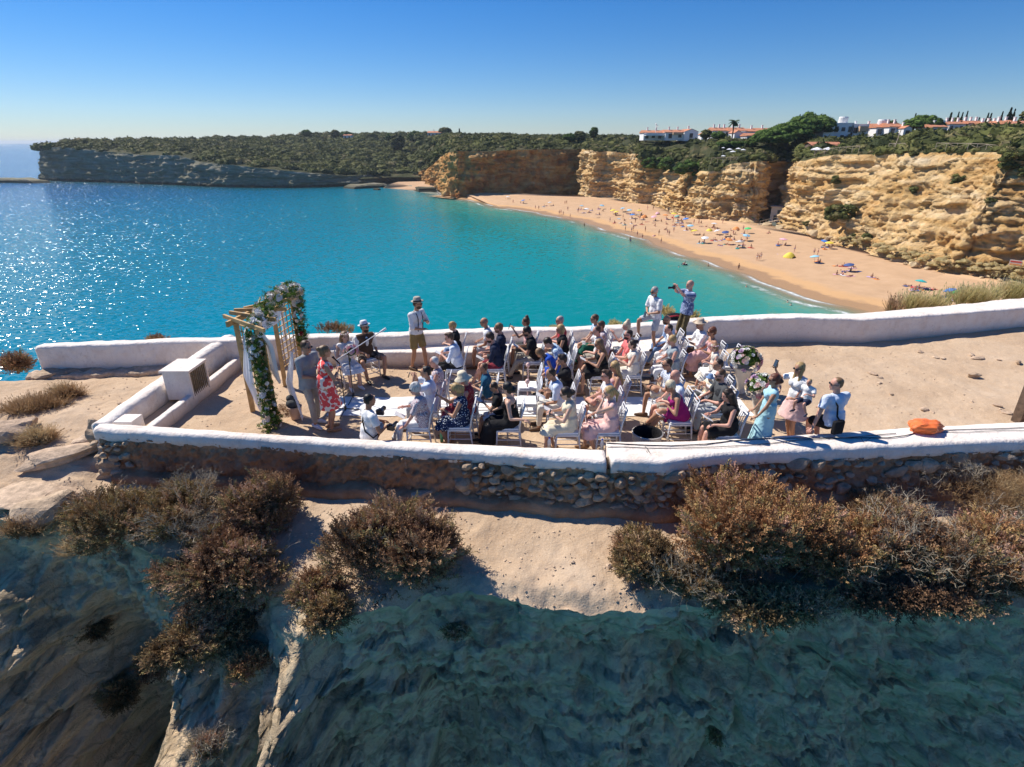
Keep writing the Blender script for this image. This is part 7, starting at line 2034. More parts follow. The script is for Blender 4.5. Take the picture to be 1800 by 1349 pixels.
mum = P('woman in a white tee and short pink skirt holding a toddler and raising her hand', 1405, 648, pose='stand', face=200, sex='f', hair='blond', hstyle='frontlong', top=('tee', 'white'), bottom=('skirt_short', 'pink'), arms=((.24, .16, 1.02, .7, -.6, 0), (.22, -.40, 1.38, 0, -.1, 1)), legs=('stand', 'stepb'), nod=8, glasses=True, skin='tan', s=.96, chair=False, shoes='tan', group='people standing at the ceremony', turn=0)
phone(mum, -1, 'phone held up by the woman with the toddler', mum['WR'][-1]+V3(.02, 0, .13))
q = mum['w'](V3(.06, .26, 0))
P('toddler with fair hair in a white tee carried on an arm', 0, 0, base=(q.x, q.y), floor=FLOOR+1.02-.43, face=215, s=.50, hair='blond', hstyle='crew', top=('tee', 'white'), bottom=('shorts', 'navy'), arms=('lap', 'side'), nod=12, skin='pink', shoes='navy', chair=False, seat_h=.36, lean=0, legs=('dangle', 'dangle'))
c = groom; n_ = c['chest']+c['fw']*.155+c['up']*.11
mb = MB()
for q in (1, -1): mb.ell(n_+c['sd']*.035*q, (.012, .035, .022), rot_frame(c['fw'], c['up']), 8, 6)
mb.ell(n_, (.014, .014, .014), None, 6, 5); c['simp']('bow_tie', mb, cloth_mat('black'))
mb = MB(); mb.ell(c['chest']+c['fw']*.095+c['up']*.02, (.060, .055, .13), rot_frame(c['fw'], c['up']), 10, 8); c['simp']('shirt_front', mb, cloth_mat('white'))
finish_people()
# ---------------------------------------------------------------- chairs
M_CHAIR = simple('silver_white_paint', (.62, .63, .66), .4, .06, spec=.5)
M_CUSH = simple('white_cushion', (.80, .80, .80), .8, .04)
def chair_proto(mode):
    c = empty('chiavari_chair', (0, 0, 0))
    w = .20; d = .20; sh_ = .44
    for sy in (1, -1):
        mb = MB(); mb.tube([(d+.02, sy*w, 0), (d, sy*w, sh_)], [.013, .017], 7); mb.obj('leg', M_CHAIR, c, True)
        mb = MB(); mb.tube([(-d-.05, sy*w, 0), (-d, sy*w*.98, sh_)], [.014, .018], 7); mb.obj('leg', M_CHAIR, c, True)
        mb = MB(); mb.tube([(-d, sy*w*.98, sh_), (-d-.03, sy*w*.95, .68), (-d-.10, sy*w*.92, .93)], [.018, .016, .014], 7); mb.obj('back_post', M_CHAIR, c, True)
    mb = MB(); mb.box((0, 0, sh_), (.42, .43, .03)); mb.obj('seat', M_CHAIR, c)
    mb = MB(); mb.box((0, 0, sh_+.035), (.39, .40, .04)); me = mb.mesh('cushion'); o = link_mesh('cushion', me, M_CUSH, c); bv = o.modifiers.new('b', 'BEVEL'); bv.width = .015; bv.segments = 2
    for z, x in ((.93, -d-.10), (.87, -d-.085), (.58, -d-.02)):
        mb = MB(); mb.tube([(x, -w*.93, z), (x, w*.93, z)], .012, 6); mb.obj('back_rail', M_CHAIR, c, True)
    for k in range(5):
        y = -w*.7+w*.35*k; mb = MB(); mb.tube([(-d-.02, y, .58), (-d-.05, y, .75), (-d-.085, y, .87)], .008, 5); mb.obj('spindle', M_CHAIR, c, True)
    for z in (.14, .26):
        for (a, b) in (((d+.01, w, z), (-d-.03, w, z)), ((d+.01, -w, z), (-d-.03, -w, z)), ((d+.01, w, z), (d+.01, -w, z))):
            mb = MB(); mb.tube([a, b], .010, 5); mb.obj('stretcher', M_CHAIR, c, True)
    return c
def copy_tree(o, parent=None):
    c = o.copy(); COL.objects.link(c)
    if parent is not None: c.parent = parent
    for ch in o.children: copy_tree(ch, c)
    return c
proto = chair_proto(0); first = True
rg = random.Random(2)
near = {}
for i, (x, y, f, e) in enumerate(CHAIRS):
    pass
LB = []
people = [o for o in COL.objects if o.name.startswith('person') and o.get('label')]
def who(x, y):
    b = min(people, key=lambda o: (o.location.x-x)**2+(o.location.y-y)**2); return b['label']
def short(l):
    ws = l.replace(',', '').split(); return ' '.join(ws[:11])
for (x, y, f, e) in CHAIRS:
    c = proto if first else copy_tree(proto); first = False
    c.location = (x+.07*math.cos(math.radians(f)), y+.07*math.sin(math.radians(f)), FLOOR); c.rotation_euler = (0, 0, math.radians(f))
    put(c, label='silver white chair under the '+short(who(x, y)), cat='chair', group='silver white banquet chairs')
for i, (px, py) in enumerate([(914, 678), (912, 705)]):
    x, y, z = G(px+25, py-8, FLOOR+.0)
    x, y, z = G(px+14, py, FLOOR+.47)
    c = copy_tree(proto); c.location = (x, y, FLOOR); c.rotation_euler = (0, 0, math.pi)
    put(c, label=['empty white chair beside the aisle, farther of the two empty ones', 'empty white chair beside the aisle, nearer of the two empty ones'][i], cat='chair', group='silver white banquet chairs')
x, y, z = G(1300, 655, FLOOR)
c = copy_tree(proto); q = G(1277, 640, FLOOR+.5); c.location = (q[0]+.0, q[1], FLOOR); c.rotation_euler = (0, 0, math.pi*1.02); put(c, label='empty chair left of the flower urns with its back to the sand', cat='chair', group='silver white banquet chairs')
# ---------------------------------------------------------------- aisle carpet
mb = MB()
a0 = G(655, 722, FLOOR)
n = 120; V = []
for i in range(n):
    x = -3.9+9.0*i/(n-1)
    for j, y in enumerate(np.linspace(10.72, 11.68, 14)):
        V.append((x, y+.02*math.sin(x*1.3), gz(x, y)+.012+.006*mnoise.noise(Vector((x*4, y*4, 0)))))
link_mesh('carpet', np_mesh('carpet', np.array(V), grid_faces(n, 14, flip=True), True), simple('carpet_white', (.80, .79, .77), .9, .05, 3.0, bump=.3), label='long white aisle carpet laid on the sand between the two seating blocks', cat='carpet')
# ---------------------------------------------------------------- wooden arbor
M_WOOD = simple('pine_timber', (.50, .32, .14), .7, .25, 9.0, bump=.2)
arb = empty('arbor', (-5.3, 11.2, FLOOR), label='light timber garden arbor with lattice sides and a pergola top', cat='arbor')
def at3(px, py, z=FLOOR): return Vector(G(px, py, z))
# four feet
F = {'a': at3(445, 724), 'b': at3(492, 745), 'c': at3(502, 676), 'd': at3(533, 658)}
pA = at3(445, 724); pC = at3(532, 652)      # outer (left/front) and far right
pB = at3(487, 742)
pD = at3(500, 682)
H_ = 2.02
C0 = pA; ex = (pB-pA); 
# rectangular plan: A front-left, B front-right, D back-left, C back-right
Apt = Vector((pA.x, pA.y, FLOOR)); Bpt = Vector((pB.x, pB.y, FLOOR)); Dpt = at3(502, 679); Cpt = at3(532, 654)
for nm, q in (('front', Apt), ('frontright', Bpt), ('back', Dpt), ('backright', Cpt)):
    mb = MB(); mb.box((q.x, q.y, FLOOR+H_/2-.05), (.085, .085, H_+.1), rz=.2); adopt(mb.obj('post', M_WOOD), arb)
top = lambda q: Vector((q.x, q.y, FLOOR+H_))
for a, b in ((Apt, Dpt), (Bpt, Cpt)):
    d = (b-a).normalized()
    mb = MB(); mb.bar(top(a)-d*.28, top(b)+d*.28, .05, .11); adopt(mb.obj('beam', M_WOOD), arb)
for k in range(6):
    t = -.08+1.16*k/5; a = top(Apt).lerp(top(Dpt), t); b = top(Bpt).lerp(top(Cpt), t); d = (b-a).normalized()
    mb = MB(); mb.bar(a-d*.30+V3(0, 0, .07), b+d*.28+V3(0, 0, .07), .045, .075); adopt(mb.obj('rafter', M_WOOD), arb)
def lattice(a, b, z0, z1, nx, nz):
    for k in range(nz+1):
        z = z0+(z1-z0)*k/nz; mb = MB(); mb.bar((a.x, a.y, z), (b.x, b.y, z), .024, .018); adopt(mb.obj('lattice_strip', M_WOOD), arb)
    for k in range(1, nx):
        q = a.lerp(b, k/nx); mb = MB(); mb.bar((q.x, q.y, z0), (q.x, q.y, z1), .016, .024); adopt(mb.obj('lattice_strip', M_WOOD), arb)
lattice(Dpt, Cpt, FLOOR+.45, FLOOR+1.95, 5, 11)
lattice(Apt, Bpt, FLOOR+.45, FLOOR+1.95, 5, 11)
# white drapes
M_VEIL = NT('veil')
M_VEIL.set(Base_Color=(.82, .82, .84), Roughness=.8, Alpha=.88)
M_VEIL = M_VEIL.m
def drape(pts, wid, name='drape', label=None, parent=None, mat=None, seed=0, fold=.035, nv=16, dirv=None):
    """hanging cloth along pts (top to bottom) with widths"""
    pts = [Vector(p) for p in pts]; n = 26; V = []
    L = len(pts)-1
    for i in range(n):
        t = i/(n-1)*L; k = min(int(t), L-1); p = pts[k].lerp(pts[k+1], t-k)
        w = np.interp(i/(n-1), np.linspace(0, 1, len(wid)), wid)
        for j in range(nv):
            u = j/(nv-1)-.5; dv = dirv or V3(.6, -.8, 0)
            q = p+dv*u*w+V3(dv.y, -dv.x, 0)*fold*math.sin(u*16+seed+i*.08)*min(1, w*4)+V3(0, 0, .02*math.sin(u*9+seed))
            V.append(tuple(q))
    o = link_mesh(name, np_mesh(name, np.array(V), grid_faces(n, nv), True), mat or M_VEIL)
    if label: put(o, label=label, cat='drape', group='white drapes on the arbor')
    if parent: adopt(o, parent)
    return o
tA = top(Apt); tB = top(Bpt); tC = top(Cpt); tD = top(Dpt)
drape([tA.lerp(tB, .45)+V3(.0, -.08, -.15), tA.lerp(tB, .35)+V3(.0, -.12, -.7), tA.lerp(tB, .25)+V3(.0, -.15, -1.15), tA.lerp(tB, .5)+V3(.0, -.12, -1.85)], [.16, .44, .62, .12], label='white veil drape hanging on the front left post of the arbor', seed=1)
drape([tB+V3(.0, -.08, .0), tB+V3(.05, .12, -.35), tB+V3(.05, .15, -.9), tB+V3(.12, .15, -1.2)], [.24, .42, .44, .12], label='white veil drape hanging in the middle of the arbor front', seed=2)
drape([tC+V3(-.25, .0, .0), tC+V3(-.28, 0, -.6), tC+V3(-.30, 0, -1.2), tC+V3(-.32, 0, -1.6)], [.16, .2, .22, .25], label='white veil drape hanging behind the lattice of the arbor', seed=3)
drape([tB+V3(.1, -.1, .05), tB.lerp(tC, .4)+V3(.06, -.02, -.12), tB.lerp(tC, .8)+V3(.04, 0, .15)], [.20, .26, .18], label='white swag of veil tied under the garland', seed=4, dirv=V3(.1, -.2, .9))
q = at3(520, 738)
drape([q+V3(.0, .35, 1.35), q+V3(-.12, .25, .7), q+V3(.05, .1, .04)], [.10, .4, .6], label='white cloth hanging behind the man in the grey suit', seed=5)
# garland of leaves and flowers
M_LEAF = m_foliage('garland_leaf', [(0, (.04, .09, .02)), (.5, (.09, .17, .035)), (1, (.22, .30, .07))], dark=(.02, .04, .01), tr=.2)
def flower_mesh(seed, kind='rose'):
    r = random.Random(seed); mb = MB()
    for ring, (n, rad, tilt, ln) in enumerate(((3, .10, .25, .45), (5, .30, .6, .55), (7, .5, 1.0, .6))):
        for k in range(n):
            a = 2*math.pi*k/n+ring; c, s_ = math.cos(a), math.sin(a)
            w = .38; b = Vector((c*rad*.5, s_*rad*.5, .1)); tp = Vector((c*(rad+ln*math.sin(tilt)*.8), s_*(rad+ln*math.sin(tilt)*.8), .15+ln*math.cos(tilt)))
            sd_ = Vector((-s_, c, 0)); m_ = b.lerp(tp, .6)+Vector((c, s_, 0))*.1
            mb.add([tuple(b), tuple(m_-sd_*w), tuple(tp), tuple(m_+sd_*w)], [(0, 1, 2, 3)])
    mb.ell((0, 0, .25), (.3, .3, .3), None, 7, 5)
    return mb.mesh('flower', False)
FLW = [flower_mesh(i) for i in range(4)]
FLM = {}
for i, f in enumerate(FLW):
    for j, m_ in enumerate(M_PETAL):
        g_ = f.copy(); g_.materials.append(m_); FLM[(i, j)] = g_
def flower(par, p, size, ci, d=None, rs=None):
    o = bpy.data.objects.new('flower', FLM[(rs.randrange(4), ci)]); COL.objects.link(o)
    o.location = p; o.scale = (size,)*3
    dv = Vector(d) if d is not None else V3(0, 0, 1)
    o.rotation_euler = dv.to_track_quat('Z', 'Y').to_euler()
    adopt(o, par) if par.type != 'EMPTY' or True else None
    return o
gar = empty('garland', tuple((tA+tB)/2), label='thick garland of green leaves with white and cream flowers over the arbor front', cat='garland', group='flower garlands')
def garland(path, rad, n, nf, par, seed, colors=(0, 0, 0, 1), fs=.055, leafs=.11):
    rs = random.Random(seed); rgn = np.random.RandomState(seed)
    pts = [Vector(p) for p in path]; L = len(pts)-1
    P = []; D = []
    for i in range(n):
        t = rs.uniform(0, L); k = min(int(t), L-1); p = pts[k].lerp(pts[k+1], t-k)
        r = np.interp(t/L, np.linspace(0, 1, len(rad)), rad)
        u = Vector((rs.gauss(0, 1), rs.gauss(0, 1), rs.gauss(0, 1))).normalized()
        P.append(tuple(p+u*r*rs.uniform(.4, 1)-V3(*par.location))); D.append(tuple(u+V3(0, 0, -.1)))
    P = np.array(P); D = np.array(D)
    me = scatter_mesh('leaves', 'leafy', P, D, leafs*rgn.uniform(.6, 1.3, n), rgn.uniform(0, 1, n), seed)
    link_mesh('leaves', me, M_LEAF, par)
    for i in range(nf):
        t = rs.uniform(0, L); k = min(int(t), L-1); p = pts[k].lerp(pts[k+1], t-k)
        r = np.interp(t/L, np.linspace(0, 1, len(rad)), rad)
        u = Vector((rs.gauss(0, 1), rs.gauss(-.8, 1), rs.gauss(.5, 1))).normalized()
        flower(par, p+u*r*.95, fs*rs.uniform(.6, 1.25), rs.choice(colors), u, rs)
garland([tB+V3(-.10, -.10, -.45), tB+V3(-.10, -.05, .0), tB.lerp(tC, .18)+V3(-.05, 0, .14), tB.lerp(tC, .45)+V3(0, 0, .22), tB.lerp(tC, .72)+V3(.05, 0, .22), tC+V3(.14, -.05, .06), tC+V3(.16, -.05, -.25)], [.13, .19, .20, .22, .2, .18, .13], 620, 130, gar, 1, colors=(0, 0, 0, 1, 1), fs=.068)
g2 = empty('garland', tuple(tA), label='flower and leaf garland hanging down the front of the arbor to the ground', cat='garland', group='flower garlands')
gA = at3(470, 735)
garland([tB+V3(-.12, -.10, -.35), tB+V3(-.08, -.12, -.8), tB+V3(-.06, -.12, -1.25), tB+V3(-.04, -.15, -1.7), tB+V3(.0, -.22, -2.05)], [.12, .12, .14, .12, .24], 520, 48, g2, 2, fs=.062)
g3 = empty('garland', tuple(tC), label='garland with one red rose hanging on the sea side of the arbor', cat='garland', group='flower garlands')
garland([tC+V3(.14, -.05, -.1), tC+V3(.15, -.05, -.7), tC+V3(.12, -.05, -1.3)], [.14, .15, .08], 280, 36, g3, 3)
o = flower(g3, tC+V3(.20, -.2, -.95), .06, 2, (0, -1, .2), random.Random(1)); o.data = o.data.copy(); o.data.materials[0] = simple('petal_red', (.25, .01, .02), .7, .1); o['label'] = 'dark red rose'
# basket, pot, bag beside the arbor
M_WICK = simple('wicker', (.26, .17, .10), .85, .4, 30)
q = at3(497, 726); 
tw = empty('twig_ball', tuple(q), label='brown bundle of twigs on the sand between the garland foot and the pot', cat='twigs')
rgn = np.random.RandomState(5); n = 160; u = rgn.normal(size=(n, 3)); u /= np.linalg.norm(u, axis=1)[:, None]; u[:, 2] = abs(u[:, 2])
link_mesh('twigs', scatter_mesh('twigs', 'twig', u*np.array([.16, .16, .14])*.5, u, np.full(n, .16), rgn.uniform(0, .5, n), 3), M_HEATH, tw)
q = at3(521, 735)
pt = empty('flower_pot', tuple(q), label='pale terracotta pot with grey cloth and sticks behind the suited man', cat='pot')
mb = MB(); mb.lathe([(.001, 0), (.10, 0), (.14, .26), (.15, .27), (.13, .28), (.001, .22)], 16); mb.obj('pot', simple('pale_terracotta', (.62, .42, .30), .8, .1), pt)
mb = MB(); mb.ell((-.03, 0, .33), (.14, .12, .10), None, 10, 8); mb.ell((-.08, .05, .42), (.09, .08, .08), None, 10, 8); mb.obj('cloth_bundle', cloth_mat('darkgrey'), pt, True)
for k in range(4):
    mb = MB(); mb.tube([(0, 0, .25), (-.3+.07*k, .1-.06*k, .38)], .006, 4); mb.obj('stick', M_WOOD, pt)
# ---------------------------------------------------------------- microphones
def mic(px, py, top_h, boom, label):
    q = at3(px, py); m = empty('microphone_stand', tuple(q), label=label, cat='microphone stand', group='microphone stands')
    for k in range(3):
        a = k*2.09+.4; mb = MB(); mb.tube([(0, 0, .10), (math.cos(a)*.32, math.sin(a)*.32, .012)], .011, 6); mb.obj('leg', M_PHONE, m)
    mb = MB(); mb.tube([(0, 0, .05), (0, 0, top_h)], .011, 6); mb.obj('pole', M_PHONE, m)
    mb = MB(); mb.tube([(0, 0, .08), (0, 0, .15)], .03, 8); mb.obj('hub', M_PHONE, m)
    if boom:
        b = Vector(boom); mb = MB(); mb.tube([-b*.35+V3(0, 0, top_h), b+V3(0, 0, top_h)], .010, 6); bo = mb.obj('boom', M_CHAIR, m)
        mb = MB(); mb.tube([b+V3(0, 0, top_h), b*1.12+V3(0, 0, top_h), b*1.2+V3(0, 0, top_h)], [.02, .028, .028], 8); mb.obj('microphone', M_CHAIR, bo)
    else:
        mb = MB(); mb.tube([(0, 0, top_h), (-.1, .02, top_h+.10), (-.14, .03, top_h+.14)], [.014, .018, .026], 8); mb.obj('microphone', M_PHONE, m)
mic(622, 703, 1.12, (.62, .42, .32), 'rear microphone stand with a long boom towards the couple')
mic(608, 726, 1.12, None, 'front microphone stand beside the woman in the floral dress')
# bouquet
c = bride
w = c['w']((c['WR'][1]+c['WR'][-1])/2+V3(.12, 0, .10))
bq = empty('bouquet', tuple(w), label='round bridal bouquet of pink and white roses held by the bride', cat='bouquet', group=None)
rs = random.Random(8)
for k in range(46):
    u = Vector((rs.gauss(0, 1), rs.gauss(0, 1), rs.gauss(.5, 1))).normalized(); flower(bq, w+Vector((u.x*.15, u.y*.15, u.z*.13)), .048*rs.uniform(.8, 1.2), rs.choice([0, 0, 3, 2, 3, 4]), u, rs)
mb = MB(); mb.ell((0, 0, 0), (.13, .13, .11), None, 10, 8); mb.obj('leaves', simple('bouquet_green', (.05, .09, .03), .7, .3), bq, True)
mb = MB(); mb.tube([(0, 0, -.05), (-.05, 0, -.26)], [.03, .02], 7); mb.obj('stem_bundle', simple('bouquet_green', (.05, .09, .03), .7, .3), bq)
# flower urns
def urn(px, py, label, sc=1.0, stand_h=.0, seed=0, tilt=0):
    q = at3(px, py); u_ = empty('flower_urn', tuple(q), label=label, cat='flower urn', group='flower urns at the end of the aisle')
    mb = MB(); h = .62*sc
    mb.lathe([(.001, 0), (.11*sc, 0), (.12*sc, .03), (.07*sc, .10*sc), (.09*sc, .2*sc), (.16*sc, .42*sc), (.20*sc, .58*sc), (.22*sc, .62*sc), (.19*sc, .62*sc), (.001, .55*sc)], 18); mb.obj('urn', simple('urn_cream', (.66, .58, .48), .7, .1), u_, True)
    c0 = q+V3(0, 0, .80*sc); rs = random.Random(seed); rgn = np.random.RandomState(seed)
    n = 150; uu = rgn.normal(size=(n, 3)); uu[:, 2] = np.abs(uu[:, 2])*.8-.1; uu /= np.linalg.norm(uu, axis=1)[:, None]
    link_mesh('leaves', scatter_mesh('leaves', 'leafy', uu*.20*sc+np.array([0, 0, .80*sc]), uu, rgn.uniform(.10, .20, n)*sc, rgn.uniform(0, .8, n), seed), M_LEAF, u_)
    for k in range(84):
        u = Vector((rs.gauss(0, 1), rs.gauss(0, 1), rs.gauss(.35, .9))).normalized()
        flower(u_, c0+Vector((u.x*.34, u.y*.34, u.z*.27))*sc, .066*sc*rs.uniform(.7, 1.25), rs.choice([0, 0, 0, 1, 3, 2, 4]), u, rs)
urn(1300, 690, 'farther cream urn with a large pink, white and lilac flower arrangement', 1.0, seed=4)
urn(1330, 738, 'nearer cream urn with white and blush roses behind the woman in turquoise', .92, seed=5)
# wicker basket lined in black on the end of the wall
q = V3(2.47, 9.20, FLOOR)
bk = empty('basket', tuple(q), label='round pale wicker basket with a black lining behind the wall end', cat='basket')
mb = MB(); mb.lathe([(.001, .02), (.22, .02), (.27, .40), (.285, .43), (.265, .44), (.25, .40), (.21, .10), (.001, .08)], 26); mb.obj('wicker', simple('pale_wicker', (.46, .42, .38), .9, .3, 40, bump=.6), bk)
mb = MB(); mb.lathe([(.262, .445), (.245, .41), (.20, .12), (.001, .11)], 26); mb.obj('lining', cloth_mat('black'), bk)
# small white book-shaped clutch and bag details
# cables on the wall ledge
def on_ledge(px, py): x, y, z = G(px, py, 21.185); return (x, y, 21.185)
mb = MB(); mb.tube([on_ledge(px, py) for px, py in [(1066, 779), (1100, 781), (1140, 783), (1180, 784), (1240, 781), (1290, 775), (1330, 772), (1400, 770), (1480, 770), (1560, 770), (1592, 766), (1608, 762)]], .009, 5)
mb.obj('cable', M_PHONE, label='thick black cable lying along the wall ledge to the orange bag', cat='cable')
mb = MB(); mb.tube([on_ledge(px, py) for px, py in [(1066, 786), (1100, 786), (1140, 788), (1190, 788), (1260, 786), (1330, 782), (1370, 778), (1400, 774), (1470, 771), (1540, 765), (1575, 762)]], .006, 5)
mb.obj('cable', M_PHONE, label='thin black cable running in front of the thick one on the ledge', cat='cable')
mb = MB(); mb.tube([on_ledge(px, py) for px, py in [(1650, 757), (1700, 755), (1750, 754), (1850, 750)]], .007, 5); mb.obj('cable', M_PHONE, label='black cable leaving the orange bag towards the right, upper one', cat='cable')
mb = MB(); mb.tube([on_ledge(px, py) for px, py in [(1645, 760), (1700, 760), (1760, 757), (1850, 758)]], .005, 5); mb.obj('cable', M_PHONE, label='black cable leaving the orange bag towards the right, lower one', cat='cable')
mb = MB(); mb.tube([on_ledge(1134, 785), on_ledge(1139, 790), on_ledge(1142, 796)], .005, 4); mb.tube([on_ledge(1139, 790), on_ledge(1136, 795)], .004, 4); mb.obj('cable_tie', M_PHONE, label='loose tie hanging from the cables near the wall end', cat='cable tie')
mb = MB(); mb.tube([on_ledge(1513, 770), on_ledge(1518, 777), on_ledge(1522, 775), on_ledge(1530, 771)], .004, 4); mb.obj('cable_tie', M_PHONE, label='loose cable tie on the ledge left of the orange bag', cat='cable tie')
# orange bag
bm = bmesh.new(); bmesh.ops.create_icosphere(bm, subdivisions=4, radius=1)
for v in bm.verts:
    c = v.co.copy(); v.co.x *= 1+.28*c.y*c.z
    d = mnoise.noise(c*1.6+Vector((3, 1, 2)))*.34+abs(mnoise.noise(c*3.4))*.24
    v.co *= .9+d; v.co.z = max(v.co.z, -.62)
me = bpy.data.meshes.new('orange_bag'); bm.to_mesh(me); bm.free()
o = link_mesh('orange_bag', me, simple('orange_plastic', (.85, .19, .05), .45, .12, 8, bump=.5)); smooth_angle(me, 50)
q = G(1624, 758, 21.17); o.location = (q[0], q[1], 21.17+.085); o.scale = (.30, .20, .14); o.rotation_euler = (0, 0, .15); put(o, label='crumpled orange plastic bag on the white wall ledge', cat='bag')
# bottles on the inner side of the near wall and on the bench
def bottle(x, y, z, cap_col, label, body=(.75, .80, .82)):
    b = empty('bottle', (x, y, z), label=label, cat='bottle', group='plastic bottles')
    t_ = 'bottle_'+str(cap_col[1])
    mb = MB(); mb.lathe([(.001, 0), (.032, 0), (.034, .14), (.014, .19), (.013, .20), (.001, .20)], 12); mb.obj('body', simple('bottle_body'+str(body[0]), body, .15, .05, spec=.6), b, True)
    mb = MB(); mb.lathe([(.016, .195), (.016, .22), (.001, .22)], 10); mb.obj('cap', simple(t_, cap_col, .5, .05), b)
x, y, z = G(775, 768, 21.0); bottle(x, y+.08, 20.98-.12, (.05, .6, .1), 'bottle with a bright green cap behind the near wall', (.25, .65, .30))
x, y, z = G(966, 784, 21.0); bottle(x, y+.10, 20.90, (.05, .15, .8), 'bottle with a blue cap behind the near wall under the cream dress')
x, y, z = G(1060, 788, 21.0); bottle(x, y+.12, 20.90, (.06, .16, .85), 'bottle with a blue cap behind the near wall left of the wall end')
x, y, z = G(891, 600, 21.10); bottle(x, y, 21.10, (.5, .6, .7), 'clear water bottle on the bench behind the bearded man')
x, y, z = G(783, 690, FLOOR); bottle(x, y, FLOOR, (.5, .65, .72), 'clear bottle on the ground between the front row chairs')
# dark backpack on the bench near the plaid man
q = G(1187, 563, 21.42); bp = empty('backpack', (q[0], q[1]+.1, 21.42), label='red and black backpack on the wall beside the man in plaid', cat='bag')
mb = MB(); mb.ell((0, 0, .08), (.26, .12, .10), None, 14, 10); mb.obj('bag_body', cloth_mat('black'), bp, True); mb = MB(); mb.tube([(-.24, -.08, .08), (0, -.13, .14), (.24, -.05, .1)], .02, 5); mb.obj('red_trim', cloth_mat('red'), bp, True)
# wooden post at the right
mb = MB(); q = at3(1789, 742); mb.box((q.x, q.y, FLOOR+1.4), (.17, .17, 3.0), rz=.3)
mb.obj('wooden_post', simple('dark_timber', (.12, .08, .055), .8, .3, 14, bump=.4), label='dark weathered timber post at the right frame edge', cat='post')
# pink ribbon tufts on aisle chairs
for i, (px, py) in enumerate([(928, 642), (927, 671), (783, 672)]):
    q = G(px, py, FLOOR+.62); o = empty('ribbon', q, label=['pink paper flower on the farther empty chair', 'pink paper flower on the nearer empty chair', 'pink paper flower on a chair of the front row'][i], cat='decoration')
    mb = MB(); mb.ell((0, 0, 0), (.05, .05, .06), None, 8, 6); mb.obj('paper_flower', M_PETAL[3], o, True); mb = MB(); mb.bar((0, 0, -.05), (.01, 0, -.4), .03, .004); mb.obj('ribbon_tail', M_PETAL[3], o)
# ---------------------------------------------------------------- thin sea haze in one closed box round camera and scene
mb = MB(); mb.box((0, 13000, 23), (60000, 52000, 60))
hz = mb.obj('haze', None, None, kind='stuff') if False else link_mesh('haze', mb.mesh('haze'), None)
hm = bpy.data.materials.new('haze_air'); hm.use_nodes = True; nt_ = hm.node_tree; nt_.nodes.clear()
o_ = nt_.nodes.new('ShaderNodeOutputMaterial'); v_ = nt_.nodes.new('ShaderNodeVolumePrincipled')
v_.inputs['Color'].default_value = (.80, .90, 1.0, 1); v_.inputs['Density'].default_value = .00010; v_.inputs['Anisotropy'].default_value = .2
nt_.links.new(v_.outputs[0], o_.inputs['Volume'])
hz.data.materials.append(hm); put(hz, kind='stuff')
# ---------------------------------------------------------------- people and things on the beach
SKM = list(SKIN.values())
def far_body(kind):
    B = MB(); W_ = MB()
    def cap(mb, a, b, ra, rb, n=6):
        a = Vector(a); b = Vector(b); u = (b-a).normalized()
        mb.tube([a-u*ra*.9, a-u*ra*.5, a, b, b+u*rb*.5, b+u*rb*.9], [ra*.3, ra*.85, ra, rb, rb*.85, rb*.3], n)
    if kind in ('stand', 'walk'):
        st = .0 if kind == 'stand' else .22
        hip = V3(0, 0, .92); nk = V3(.02, 0, 1.45)
        for q in (1, -1):
            kn = V3(.5*st*q+.03, .10*q, .48); an = V3(st*q, .11*q, .06); cap(B, hip+V3(0, .09*q, 0), kn, .09, .06); cap(B, kn, an, .058, .035); cap(B, an, an+V3(.16, .02*q, -.03), .035, .03)
            el = V3(-.10*q*(st*3+.2), .26*q, 1.12); wr = V3(.12 if kind == 'stand' else -.2*q, .22*q, .90); cap(B, nk+V3(0, .17*q, -.05), el, .05, .04); cap(B, el, wr, .04, .035)
        hd = V3(.03, 0, 1.66)
    elif kind == 'sit':
        hip = V3(0, 0, .13); nk = V3(-.12, 0, .62)
        for q in (1, -1):
            kn = V3(.38, .12*q, .42); an = V3(.58, .12*q, .06); cap(B, hip+V3(0, .09*q, 0), kn, .09, .06); cap(B, kn, an, .058, .035); cap(B, an, an+V3(.14, .02*q, -.01), .035, .03)
            el = V3(.10, .24*q, .42); wr = V3(.32, .12*q, .42); cap(B, nk+V3(0, .17*q, -.05), el, .05, .04); cap(B, el, wr, .04, .035)
        hd = V3(-.10, 0, .83)
    else:
        hip = V3(0, 0, .12); nk = V3(-.52, 0, .15)
        for q in (1, -1):
            kn = V3(.44, .11*q, .12 if q < 0 else .35); an = V3(.84 if q < 0 else .62, .13*q, .06); cap(B, hip+V3(0, .09*q, 0), kn, .09, .06); cap(B, kn, an, .058, .035); cap(B, an, an+V3(.05, .02*q, .12), .035, .03)
            el = V3(-.35, .32*q, .08); wr = V3(-.15, .40*q, .06); cap(B, nk+V3(0, .17*q, -.02), el, .05, .04); cap(B, el, wr, .04, .035)
        hd = V3(-.72, 0, .16)
    ax = (nk-hip)
    cap(B, hip, hip+ax*.9, .145, .13, 8); cap(B, nk+V3(0, .15, -.05), nk+V3(0, -.15, -.05), .06, .06); cap(B, nk, hd, .055, .05); B.ell(hd, (.10, .085, .12), None, 8, 6)
    o = temp_remesh(B, .035, 1)
    W_.ell(hip+ax*.05, (.165, .185, .13), None, 10, 6)
    Hh = MB(); Hh.ell(hd+V3(-.02, 0, .03), (.105, .095, .11), None, 8, 6)
    return o, W_, Hh
FAR = {k: far_body(k) for k in ('stand', 'walk', 'sit', 'lie')}
bpy.context.view_layer.update(); _dg = bpy.context.evaluated_depsgraph_get()
FB_ = {}
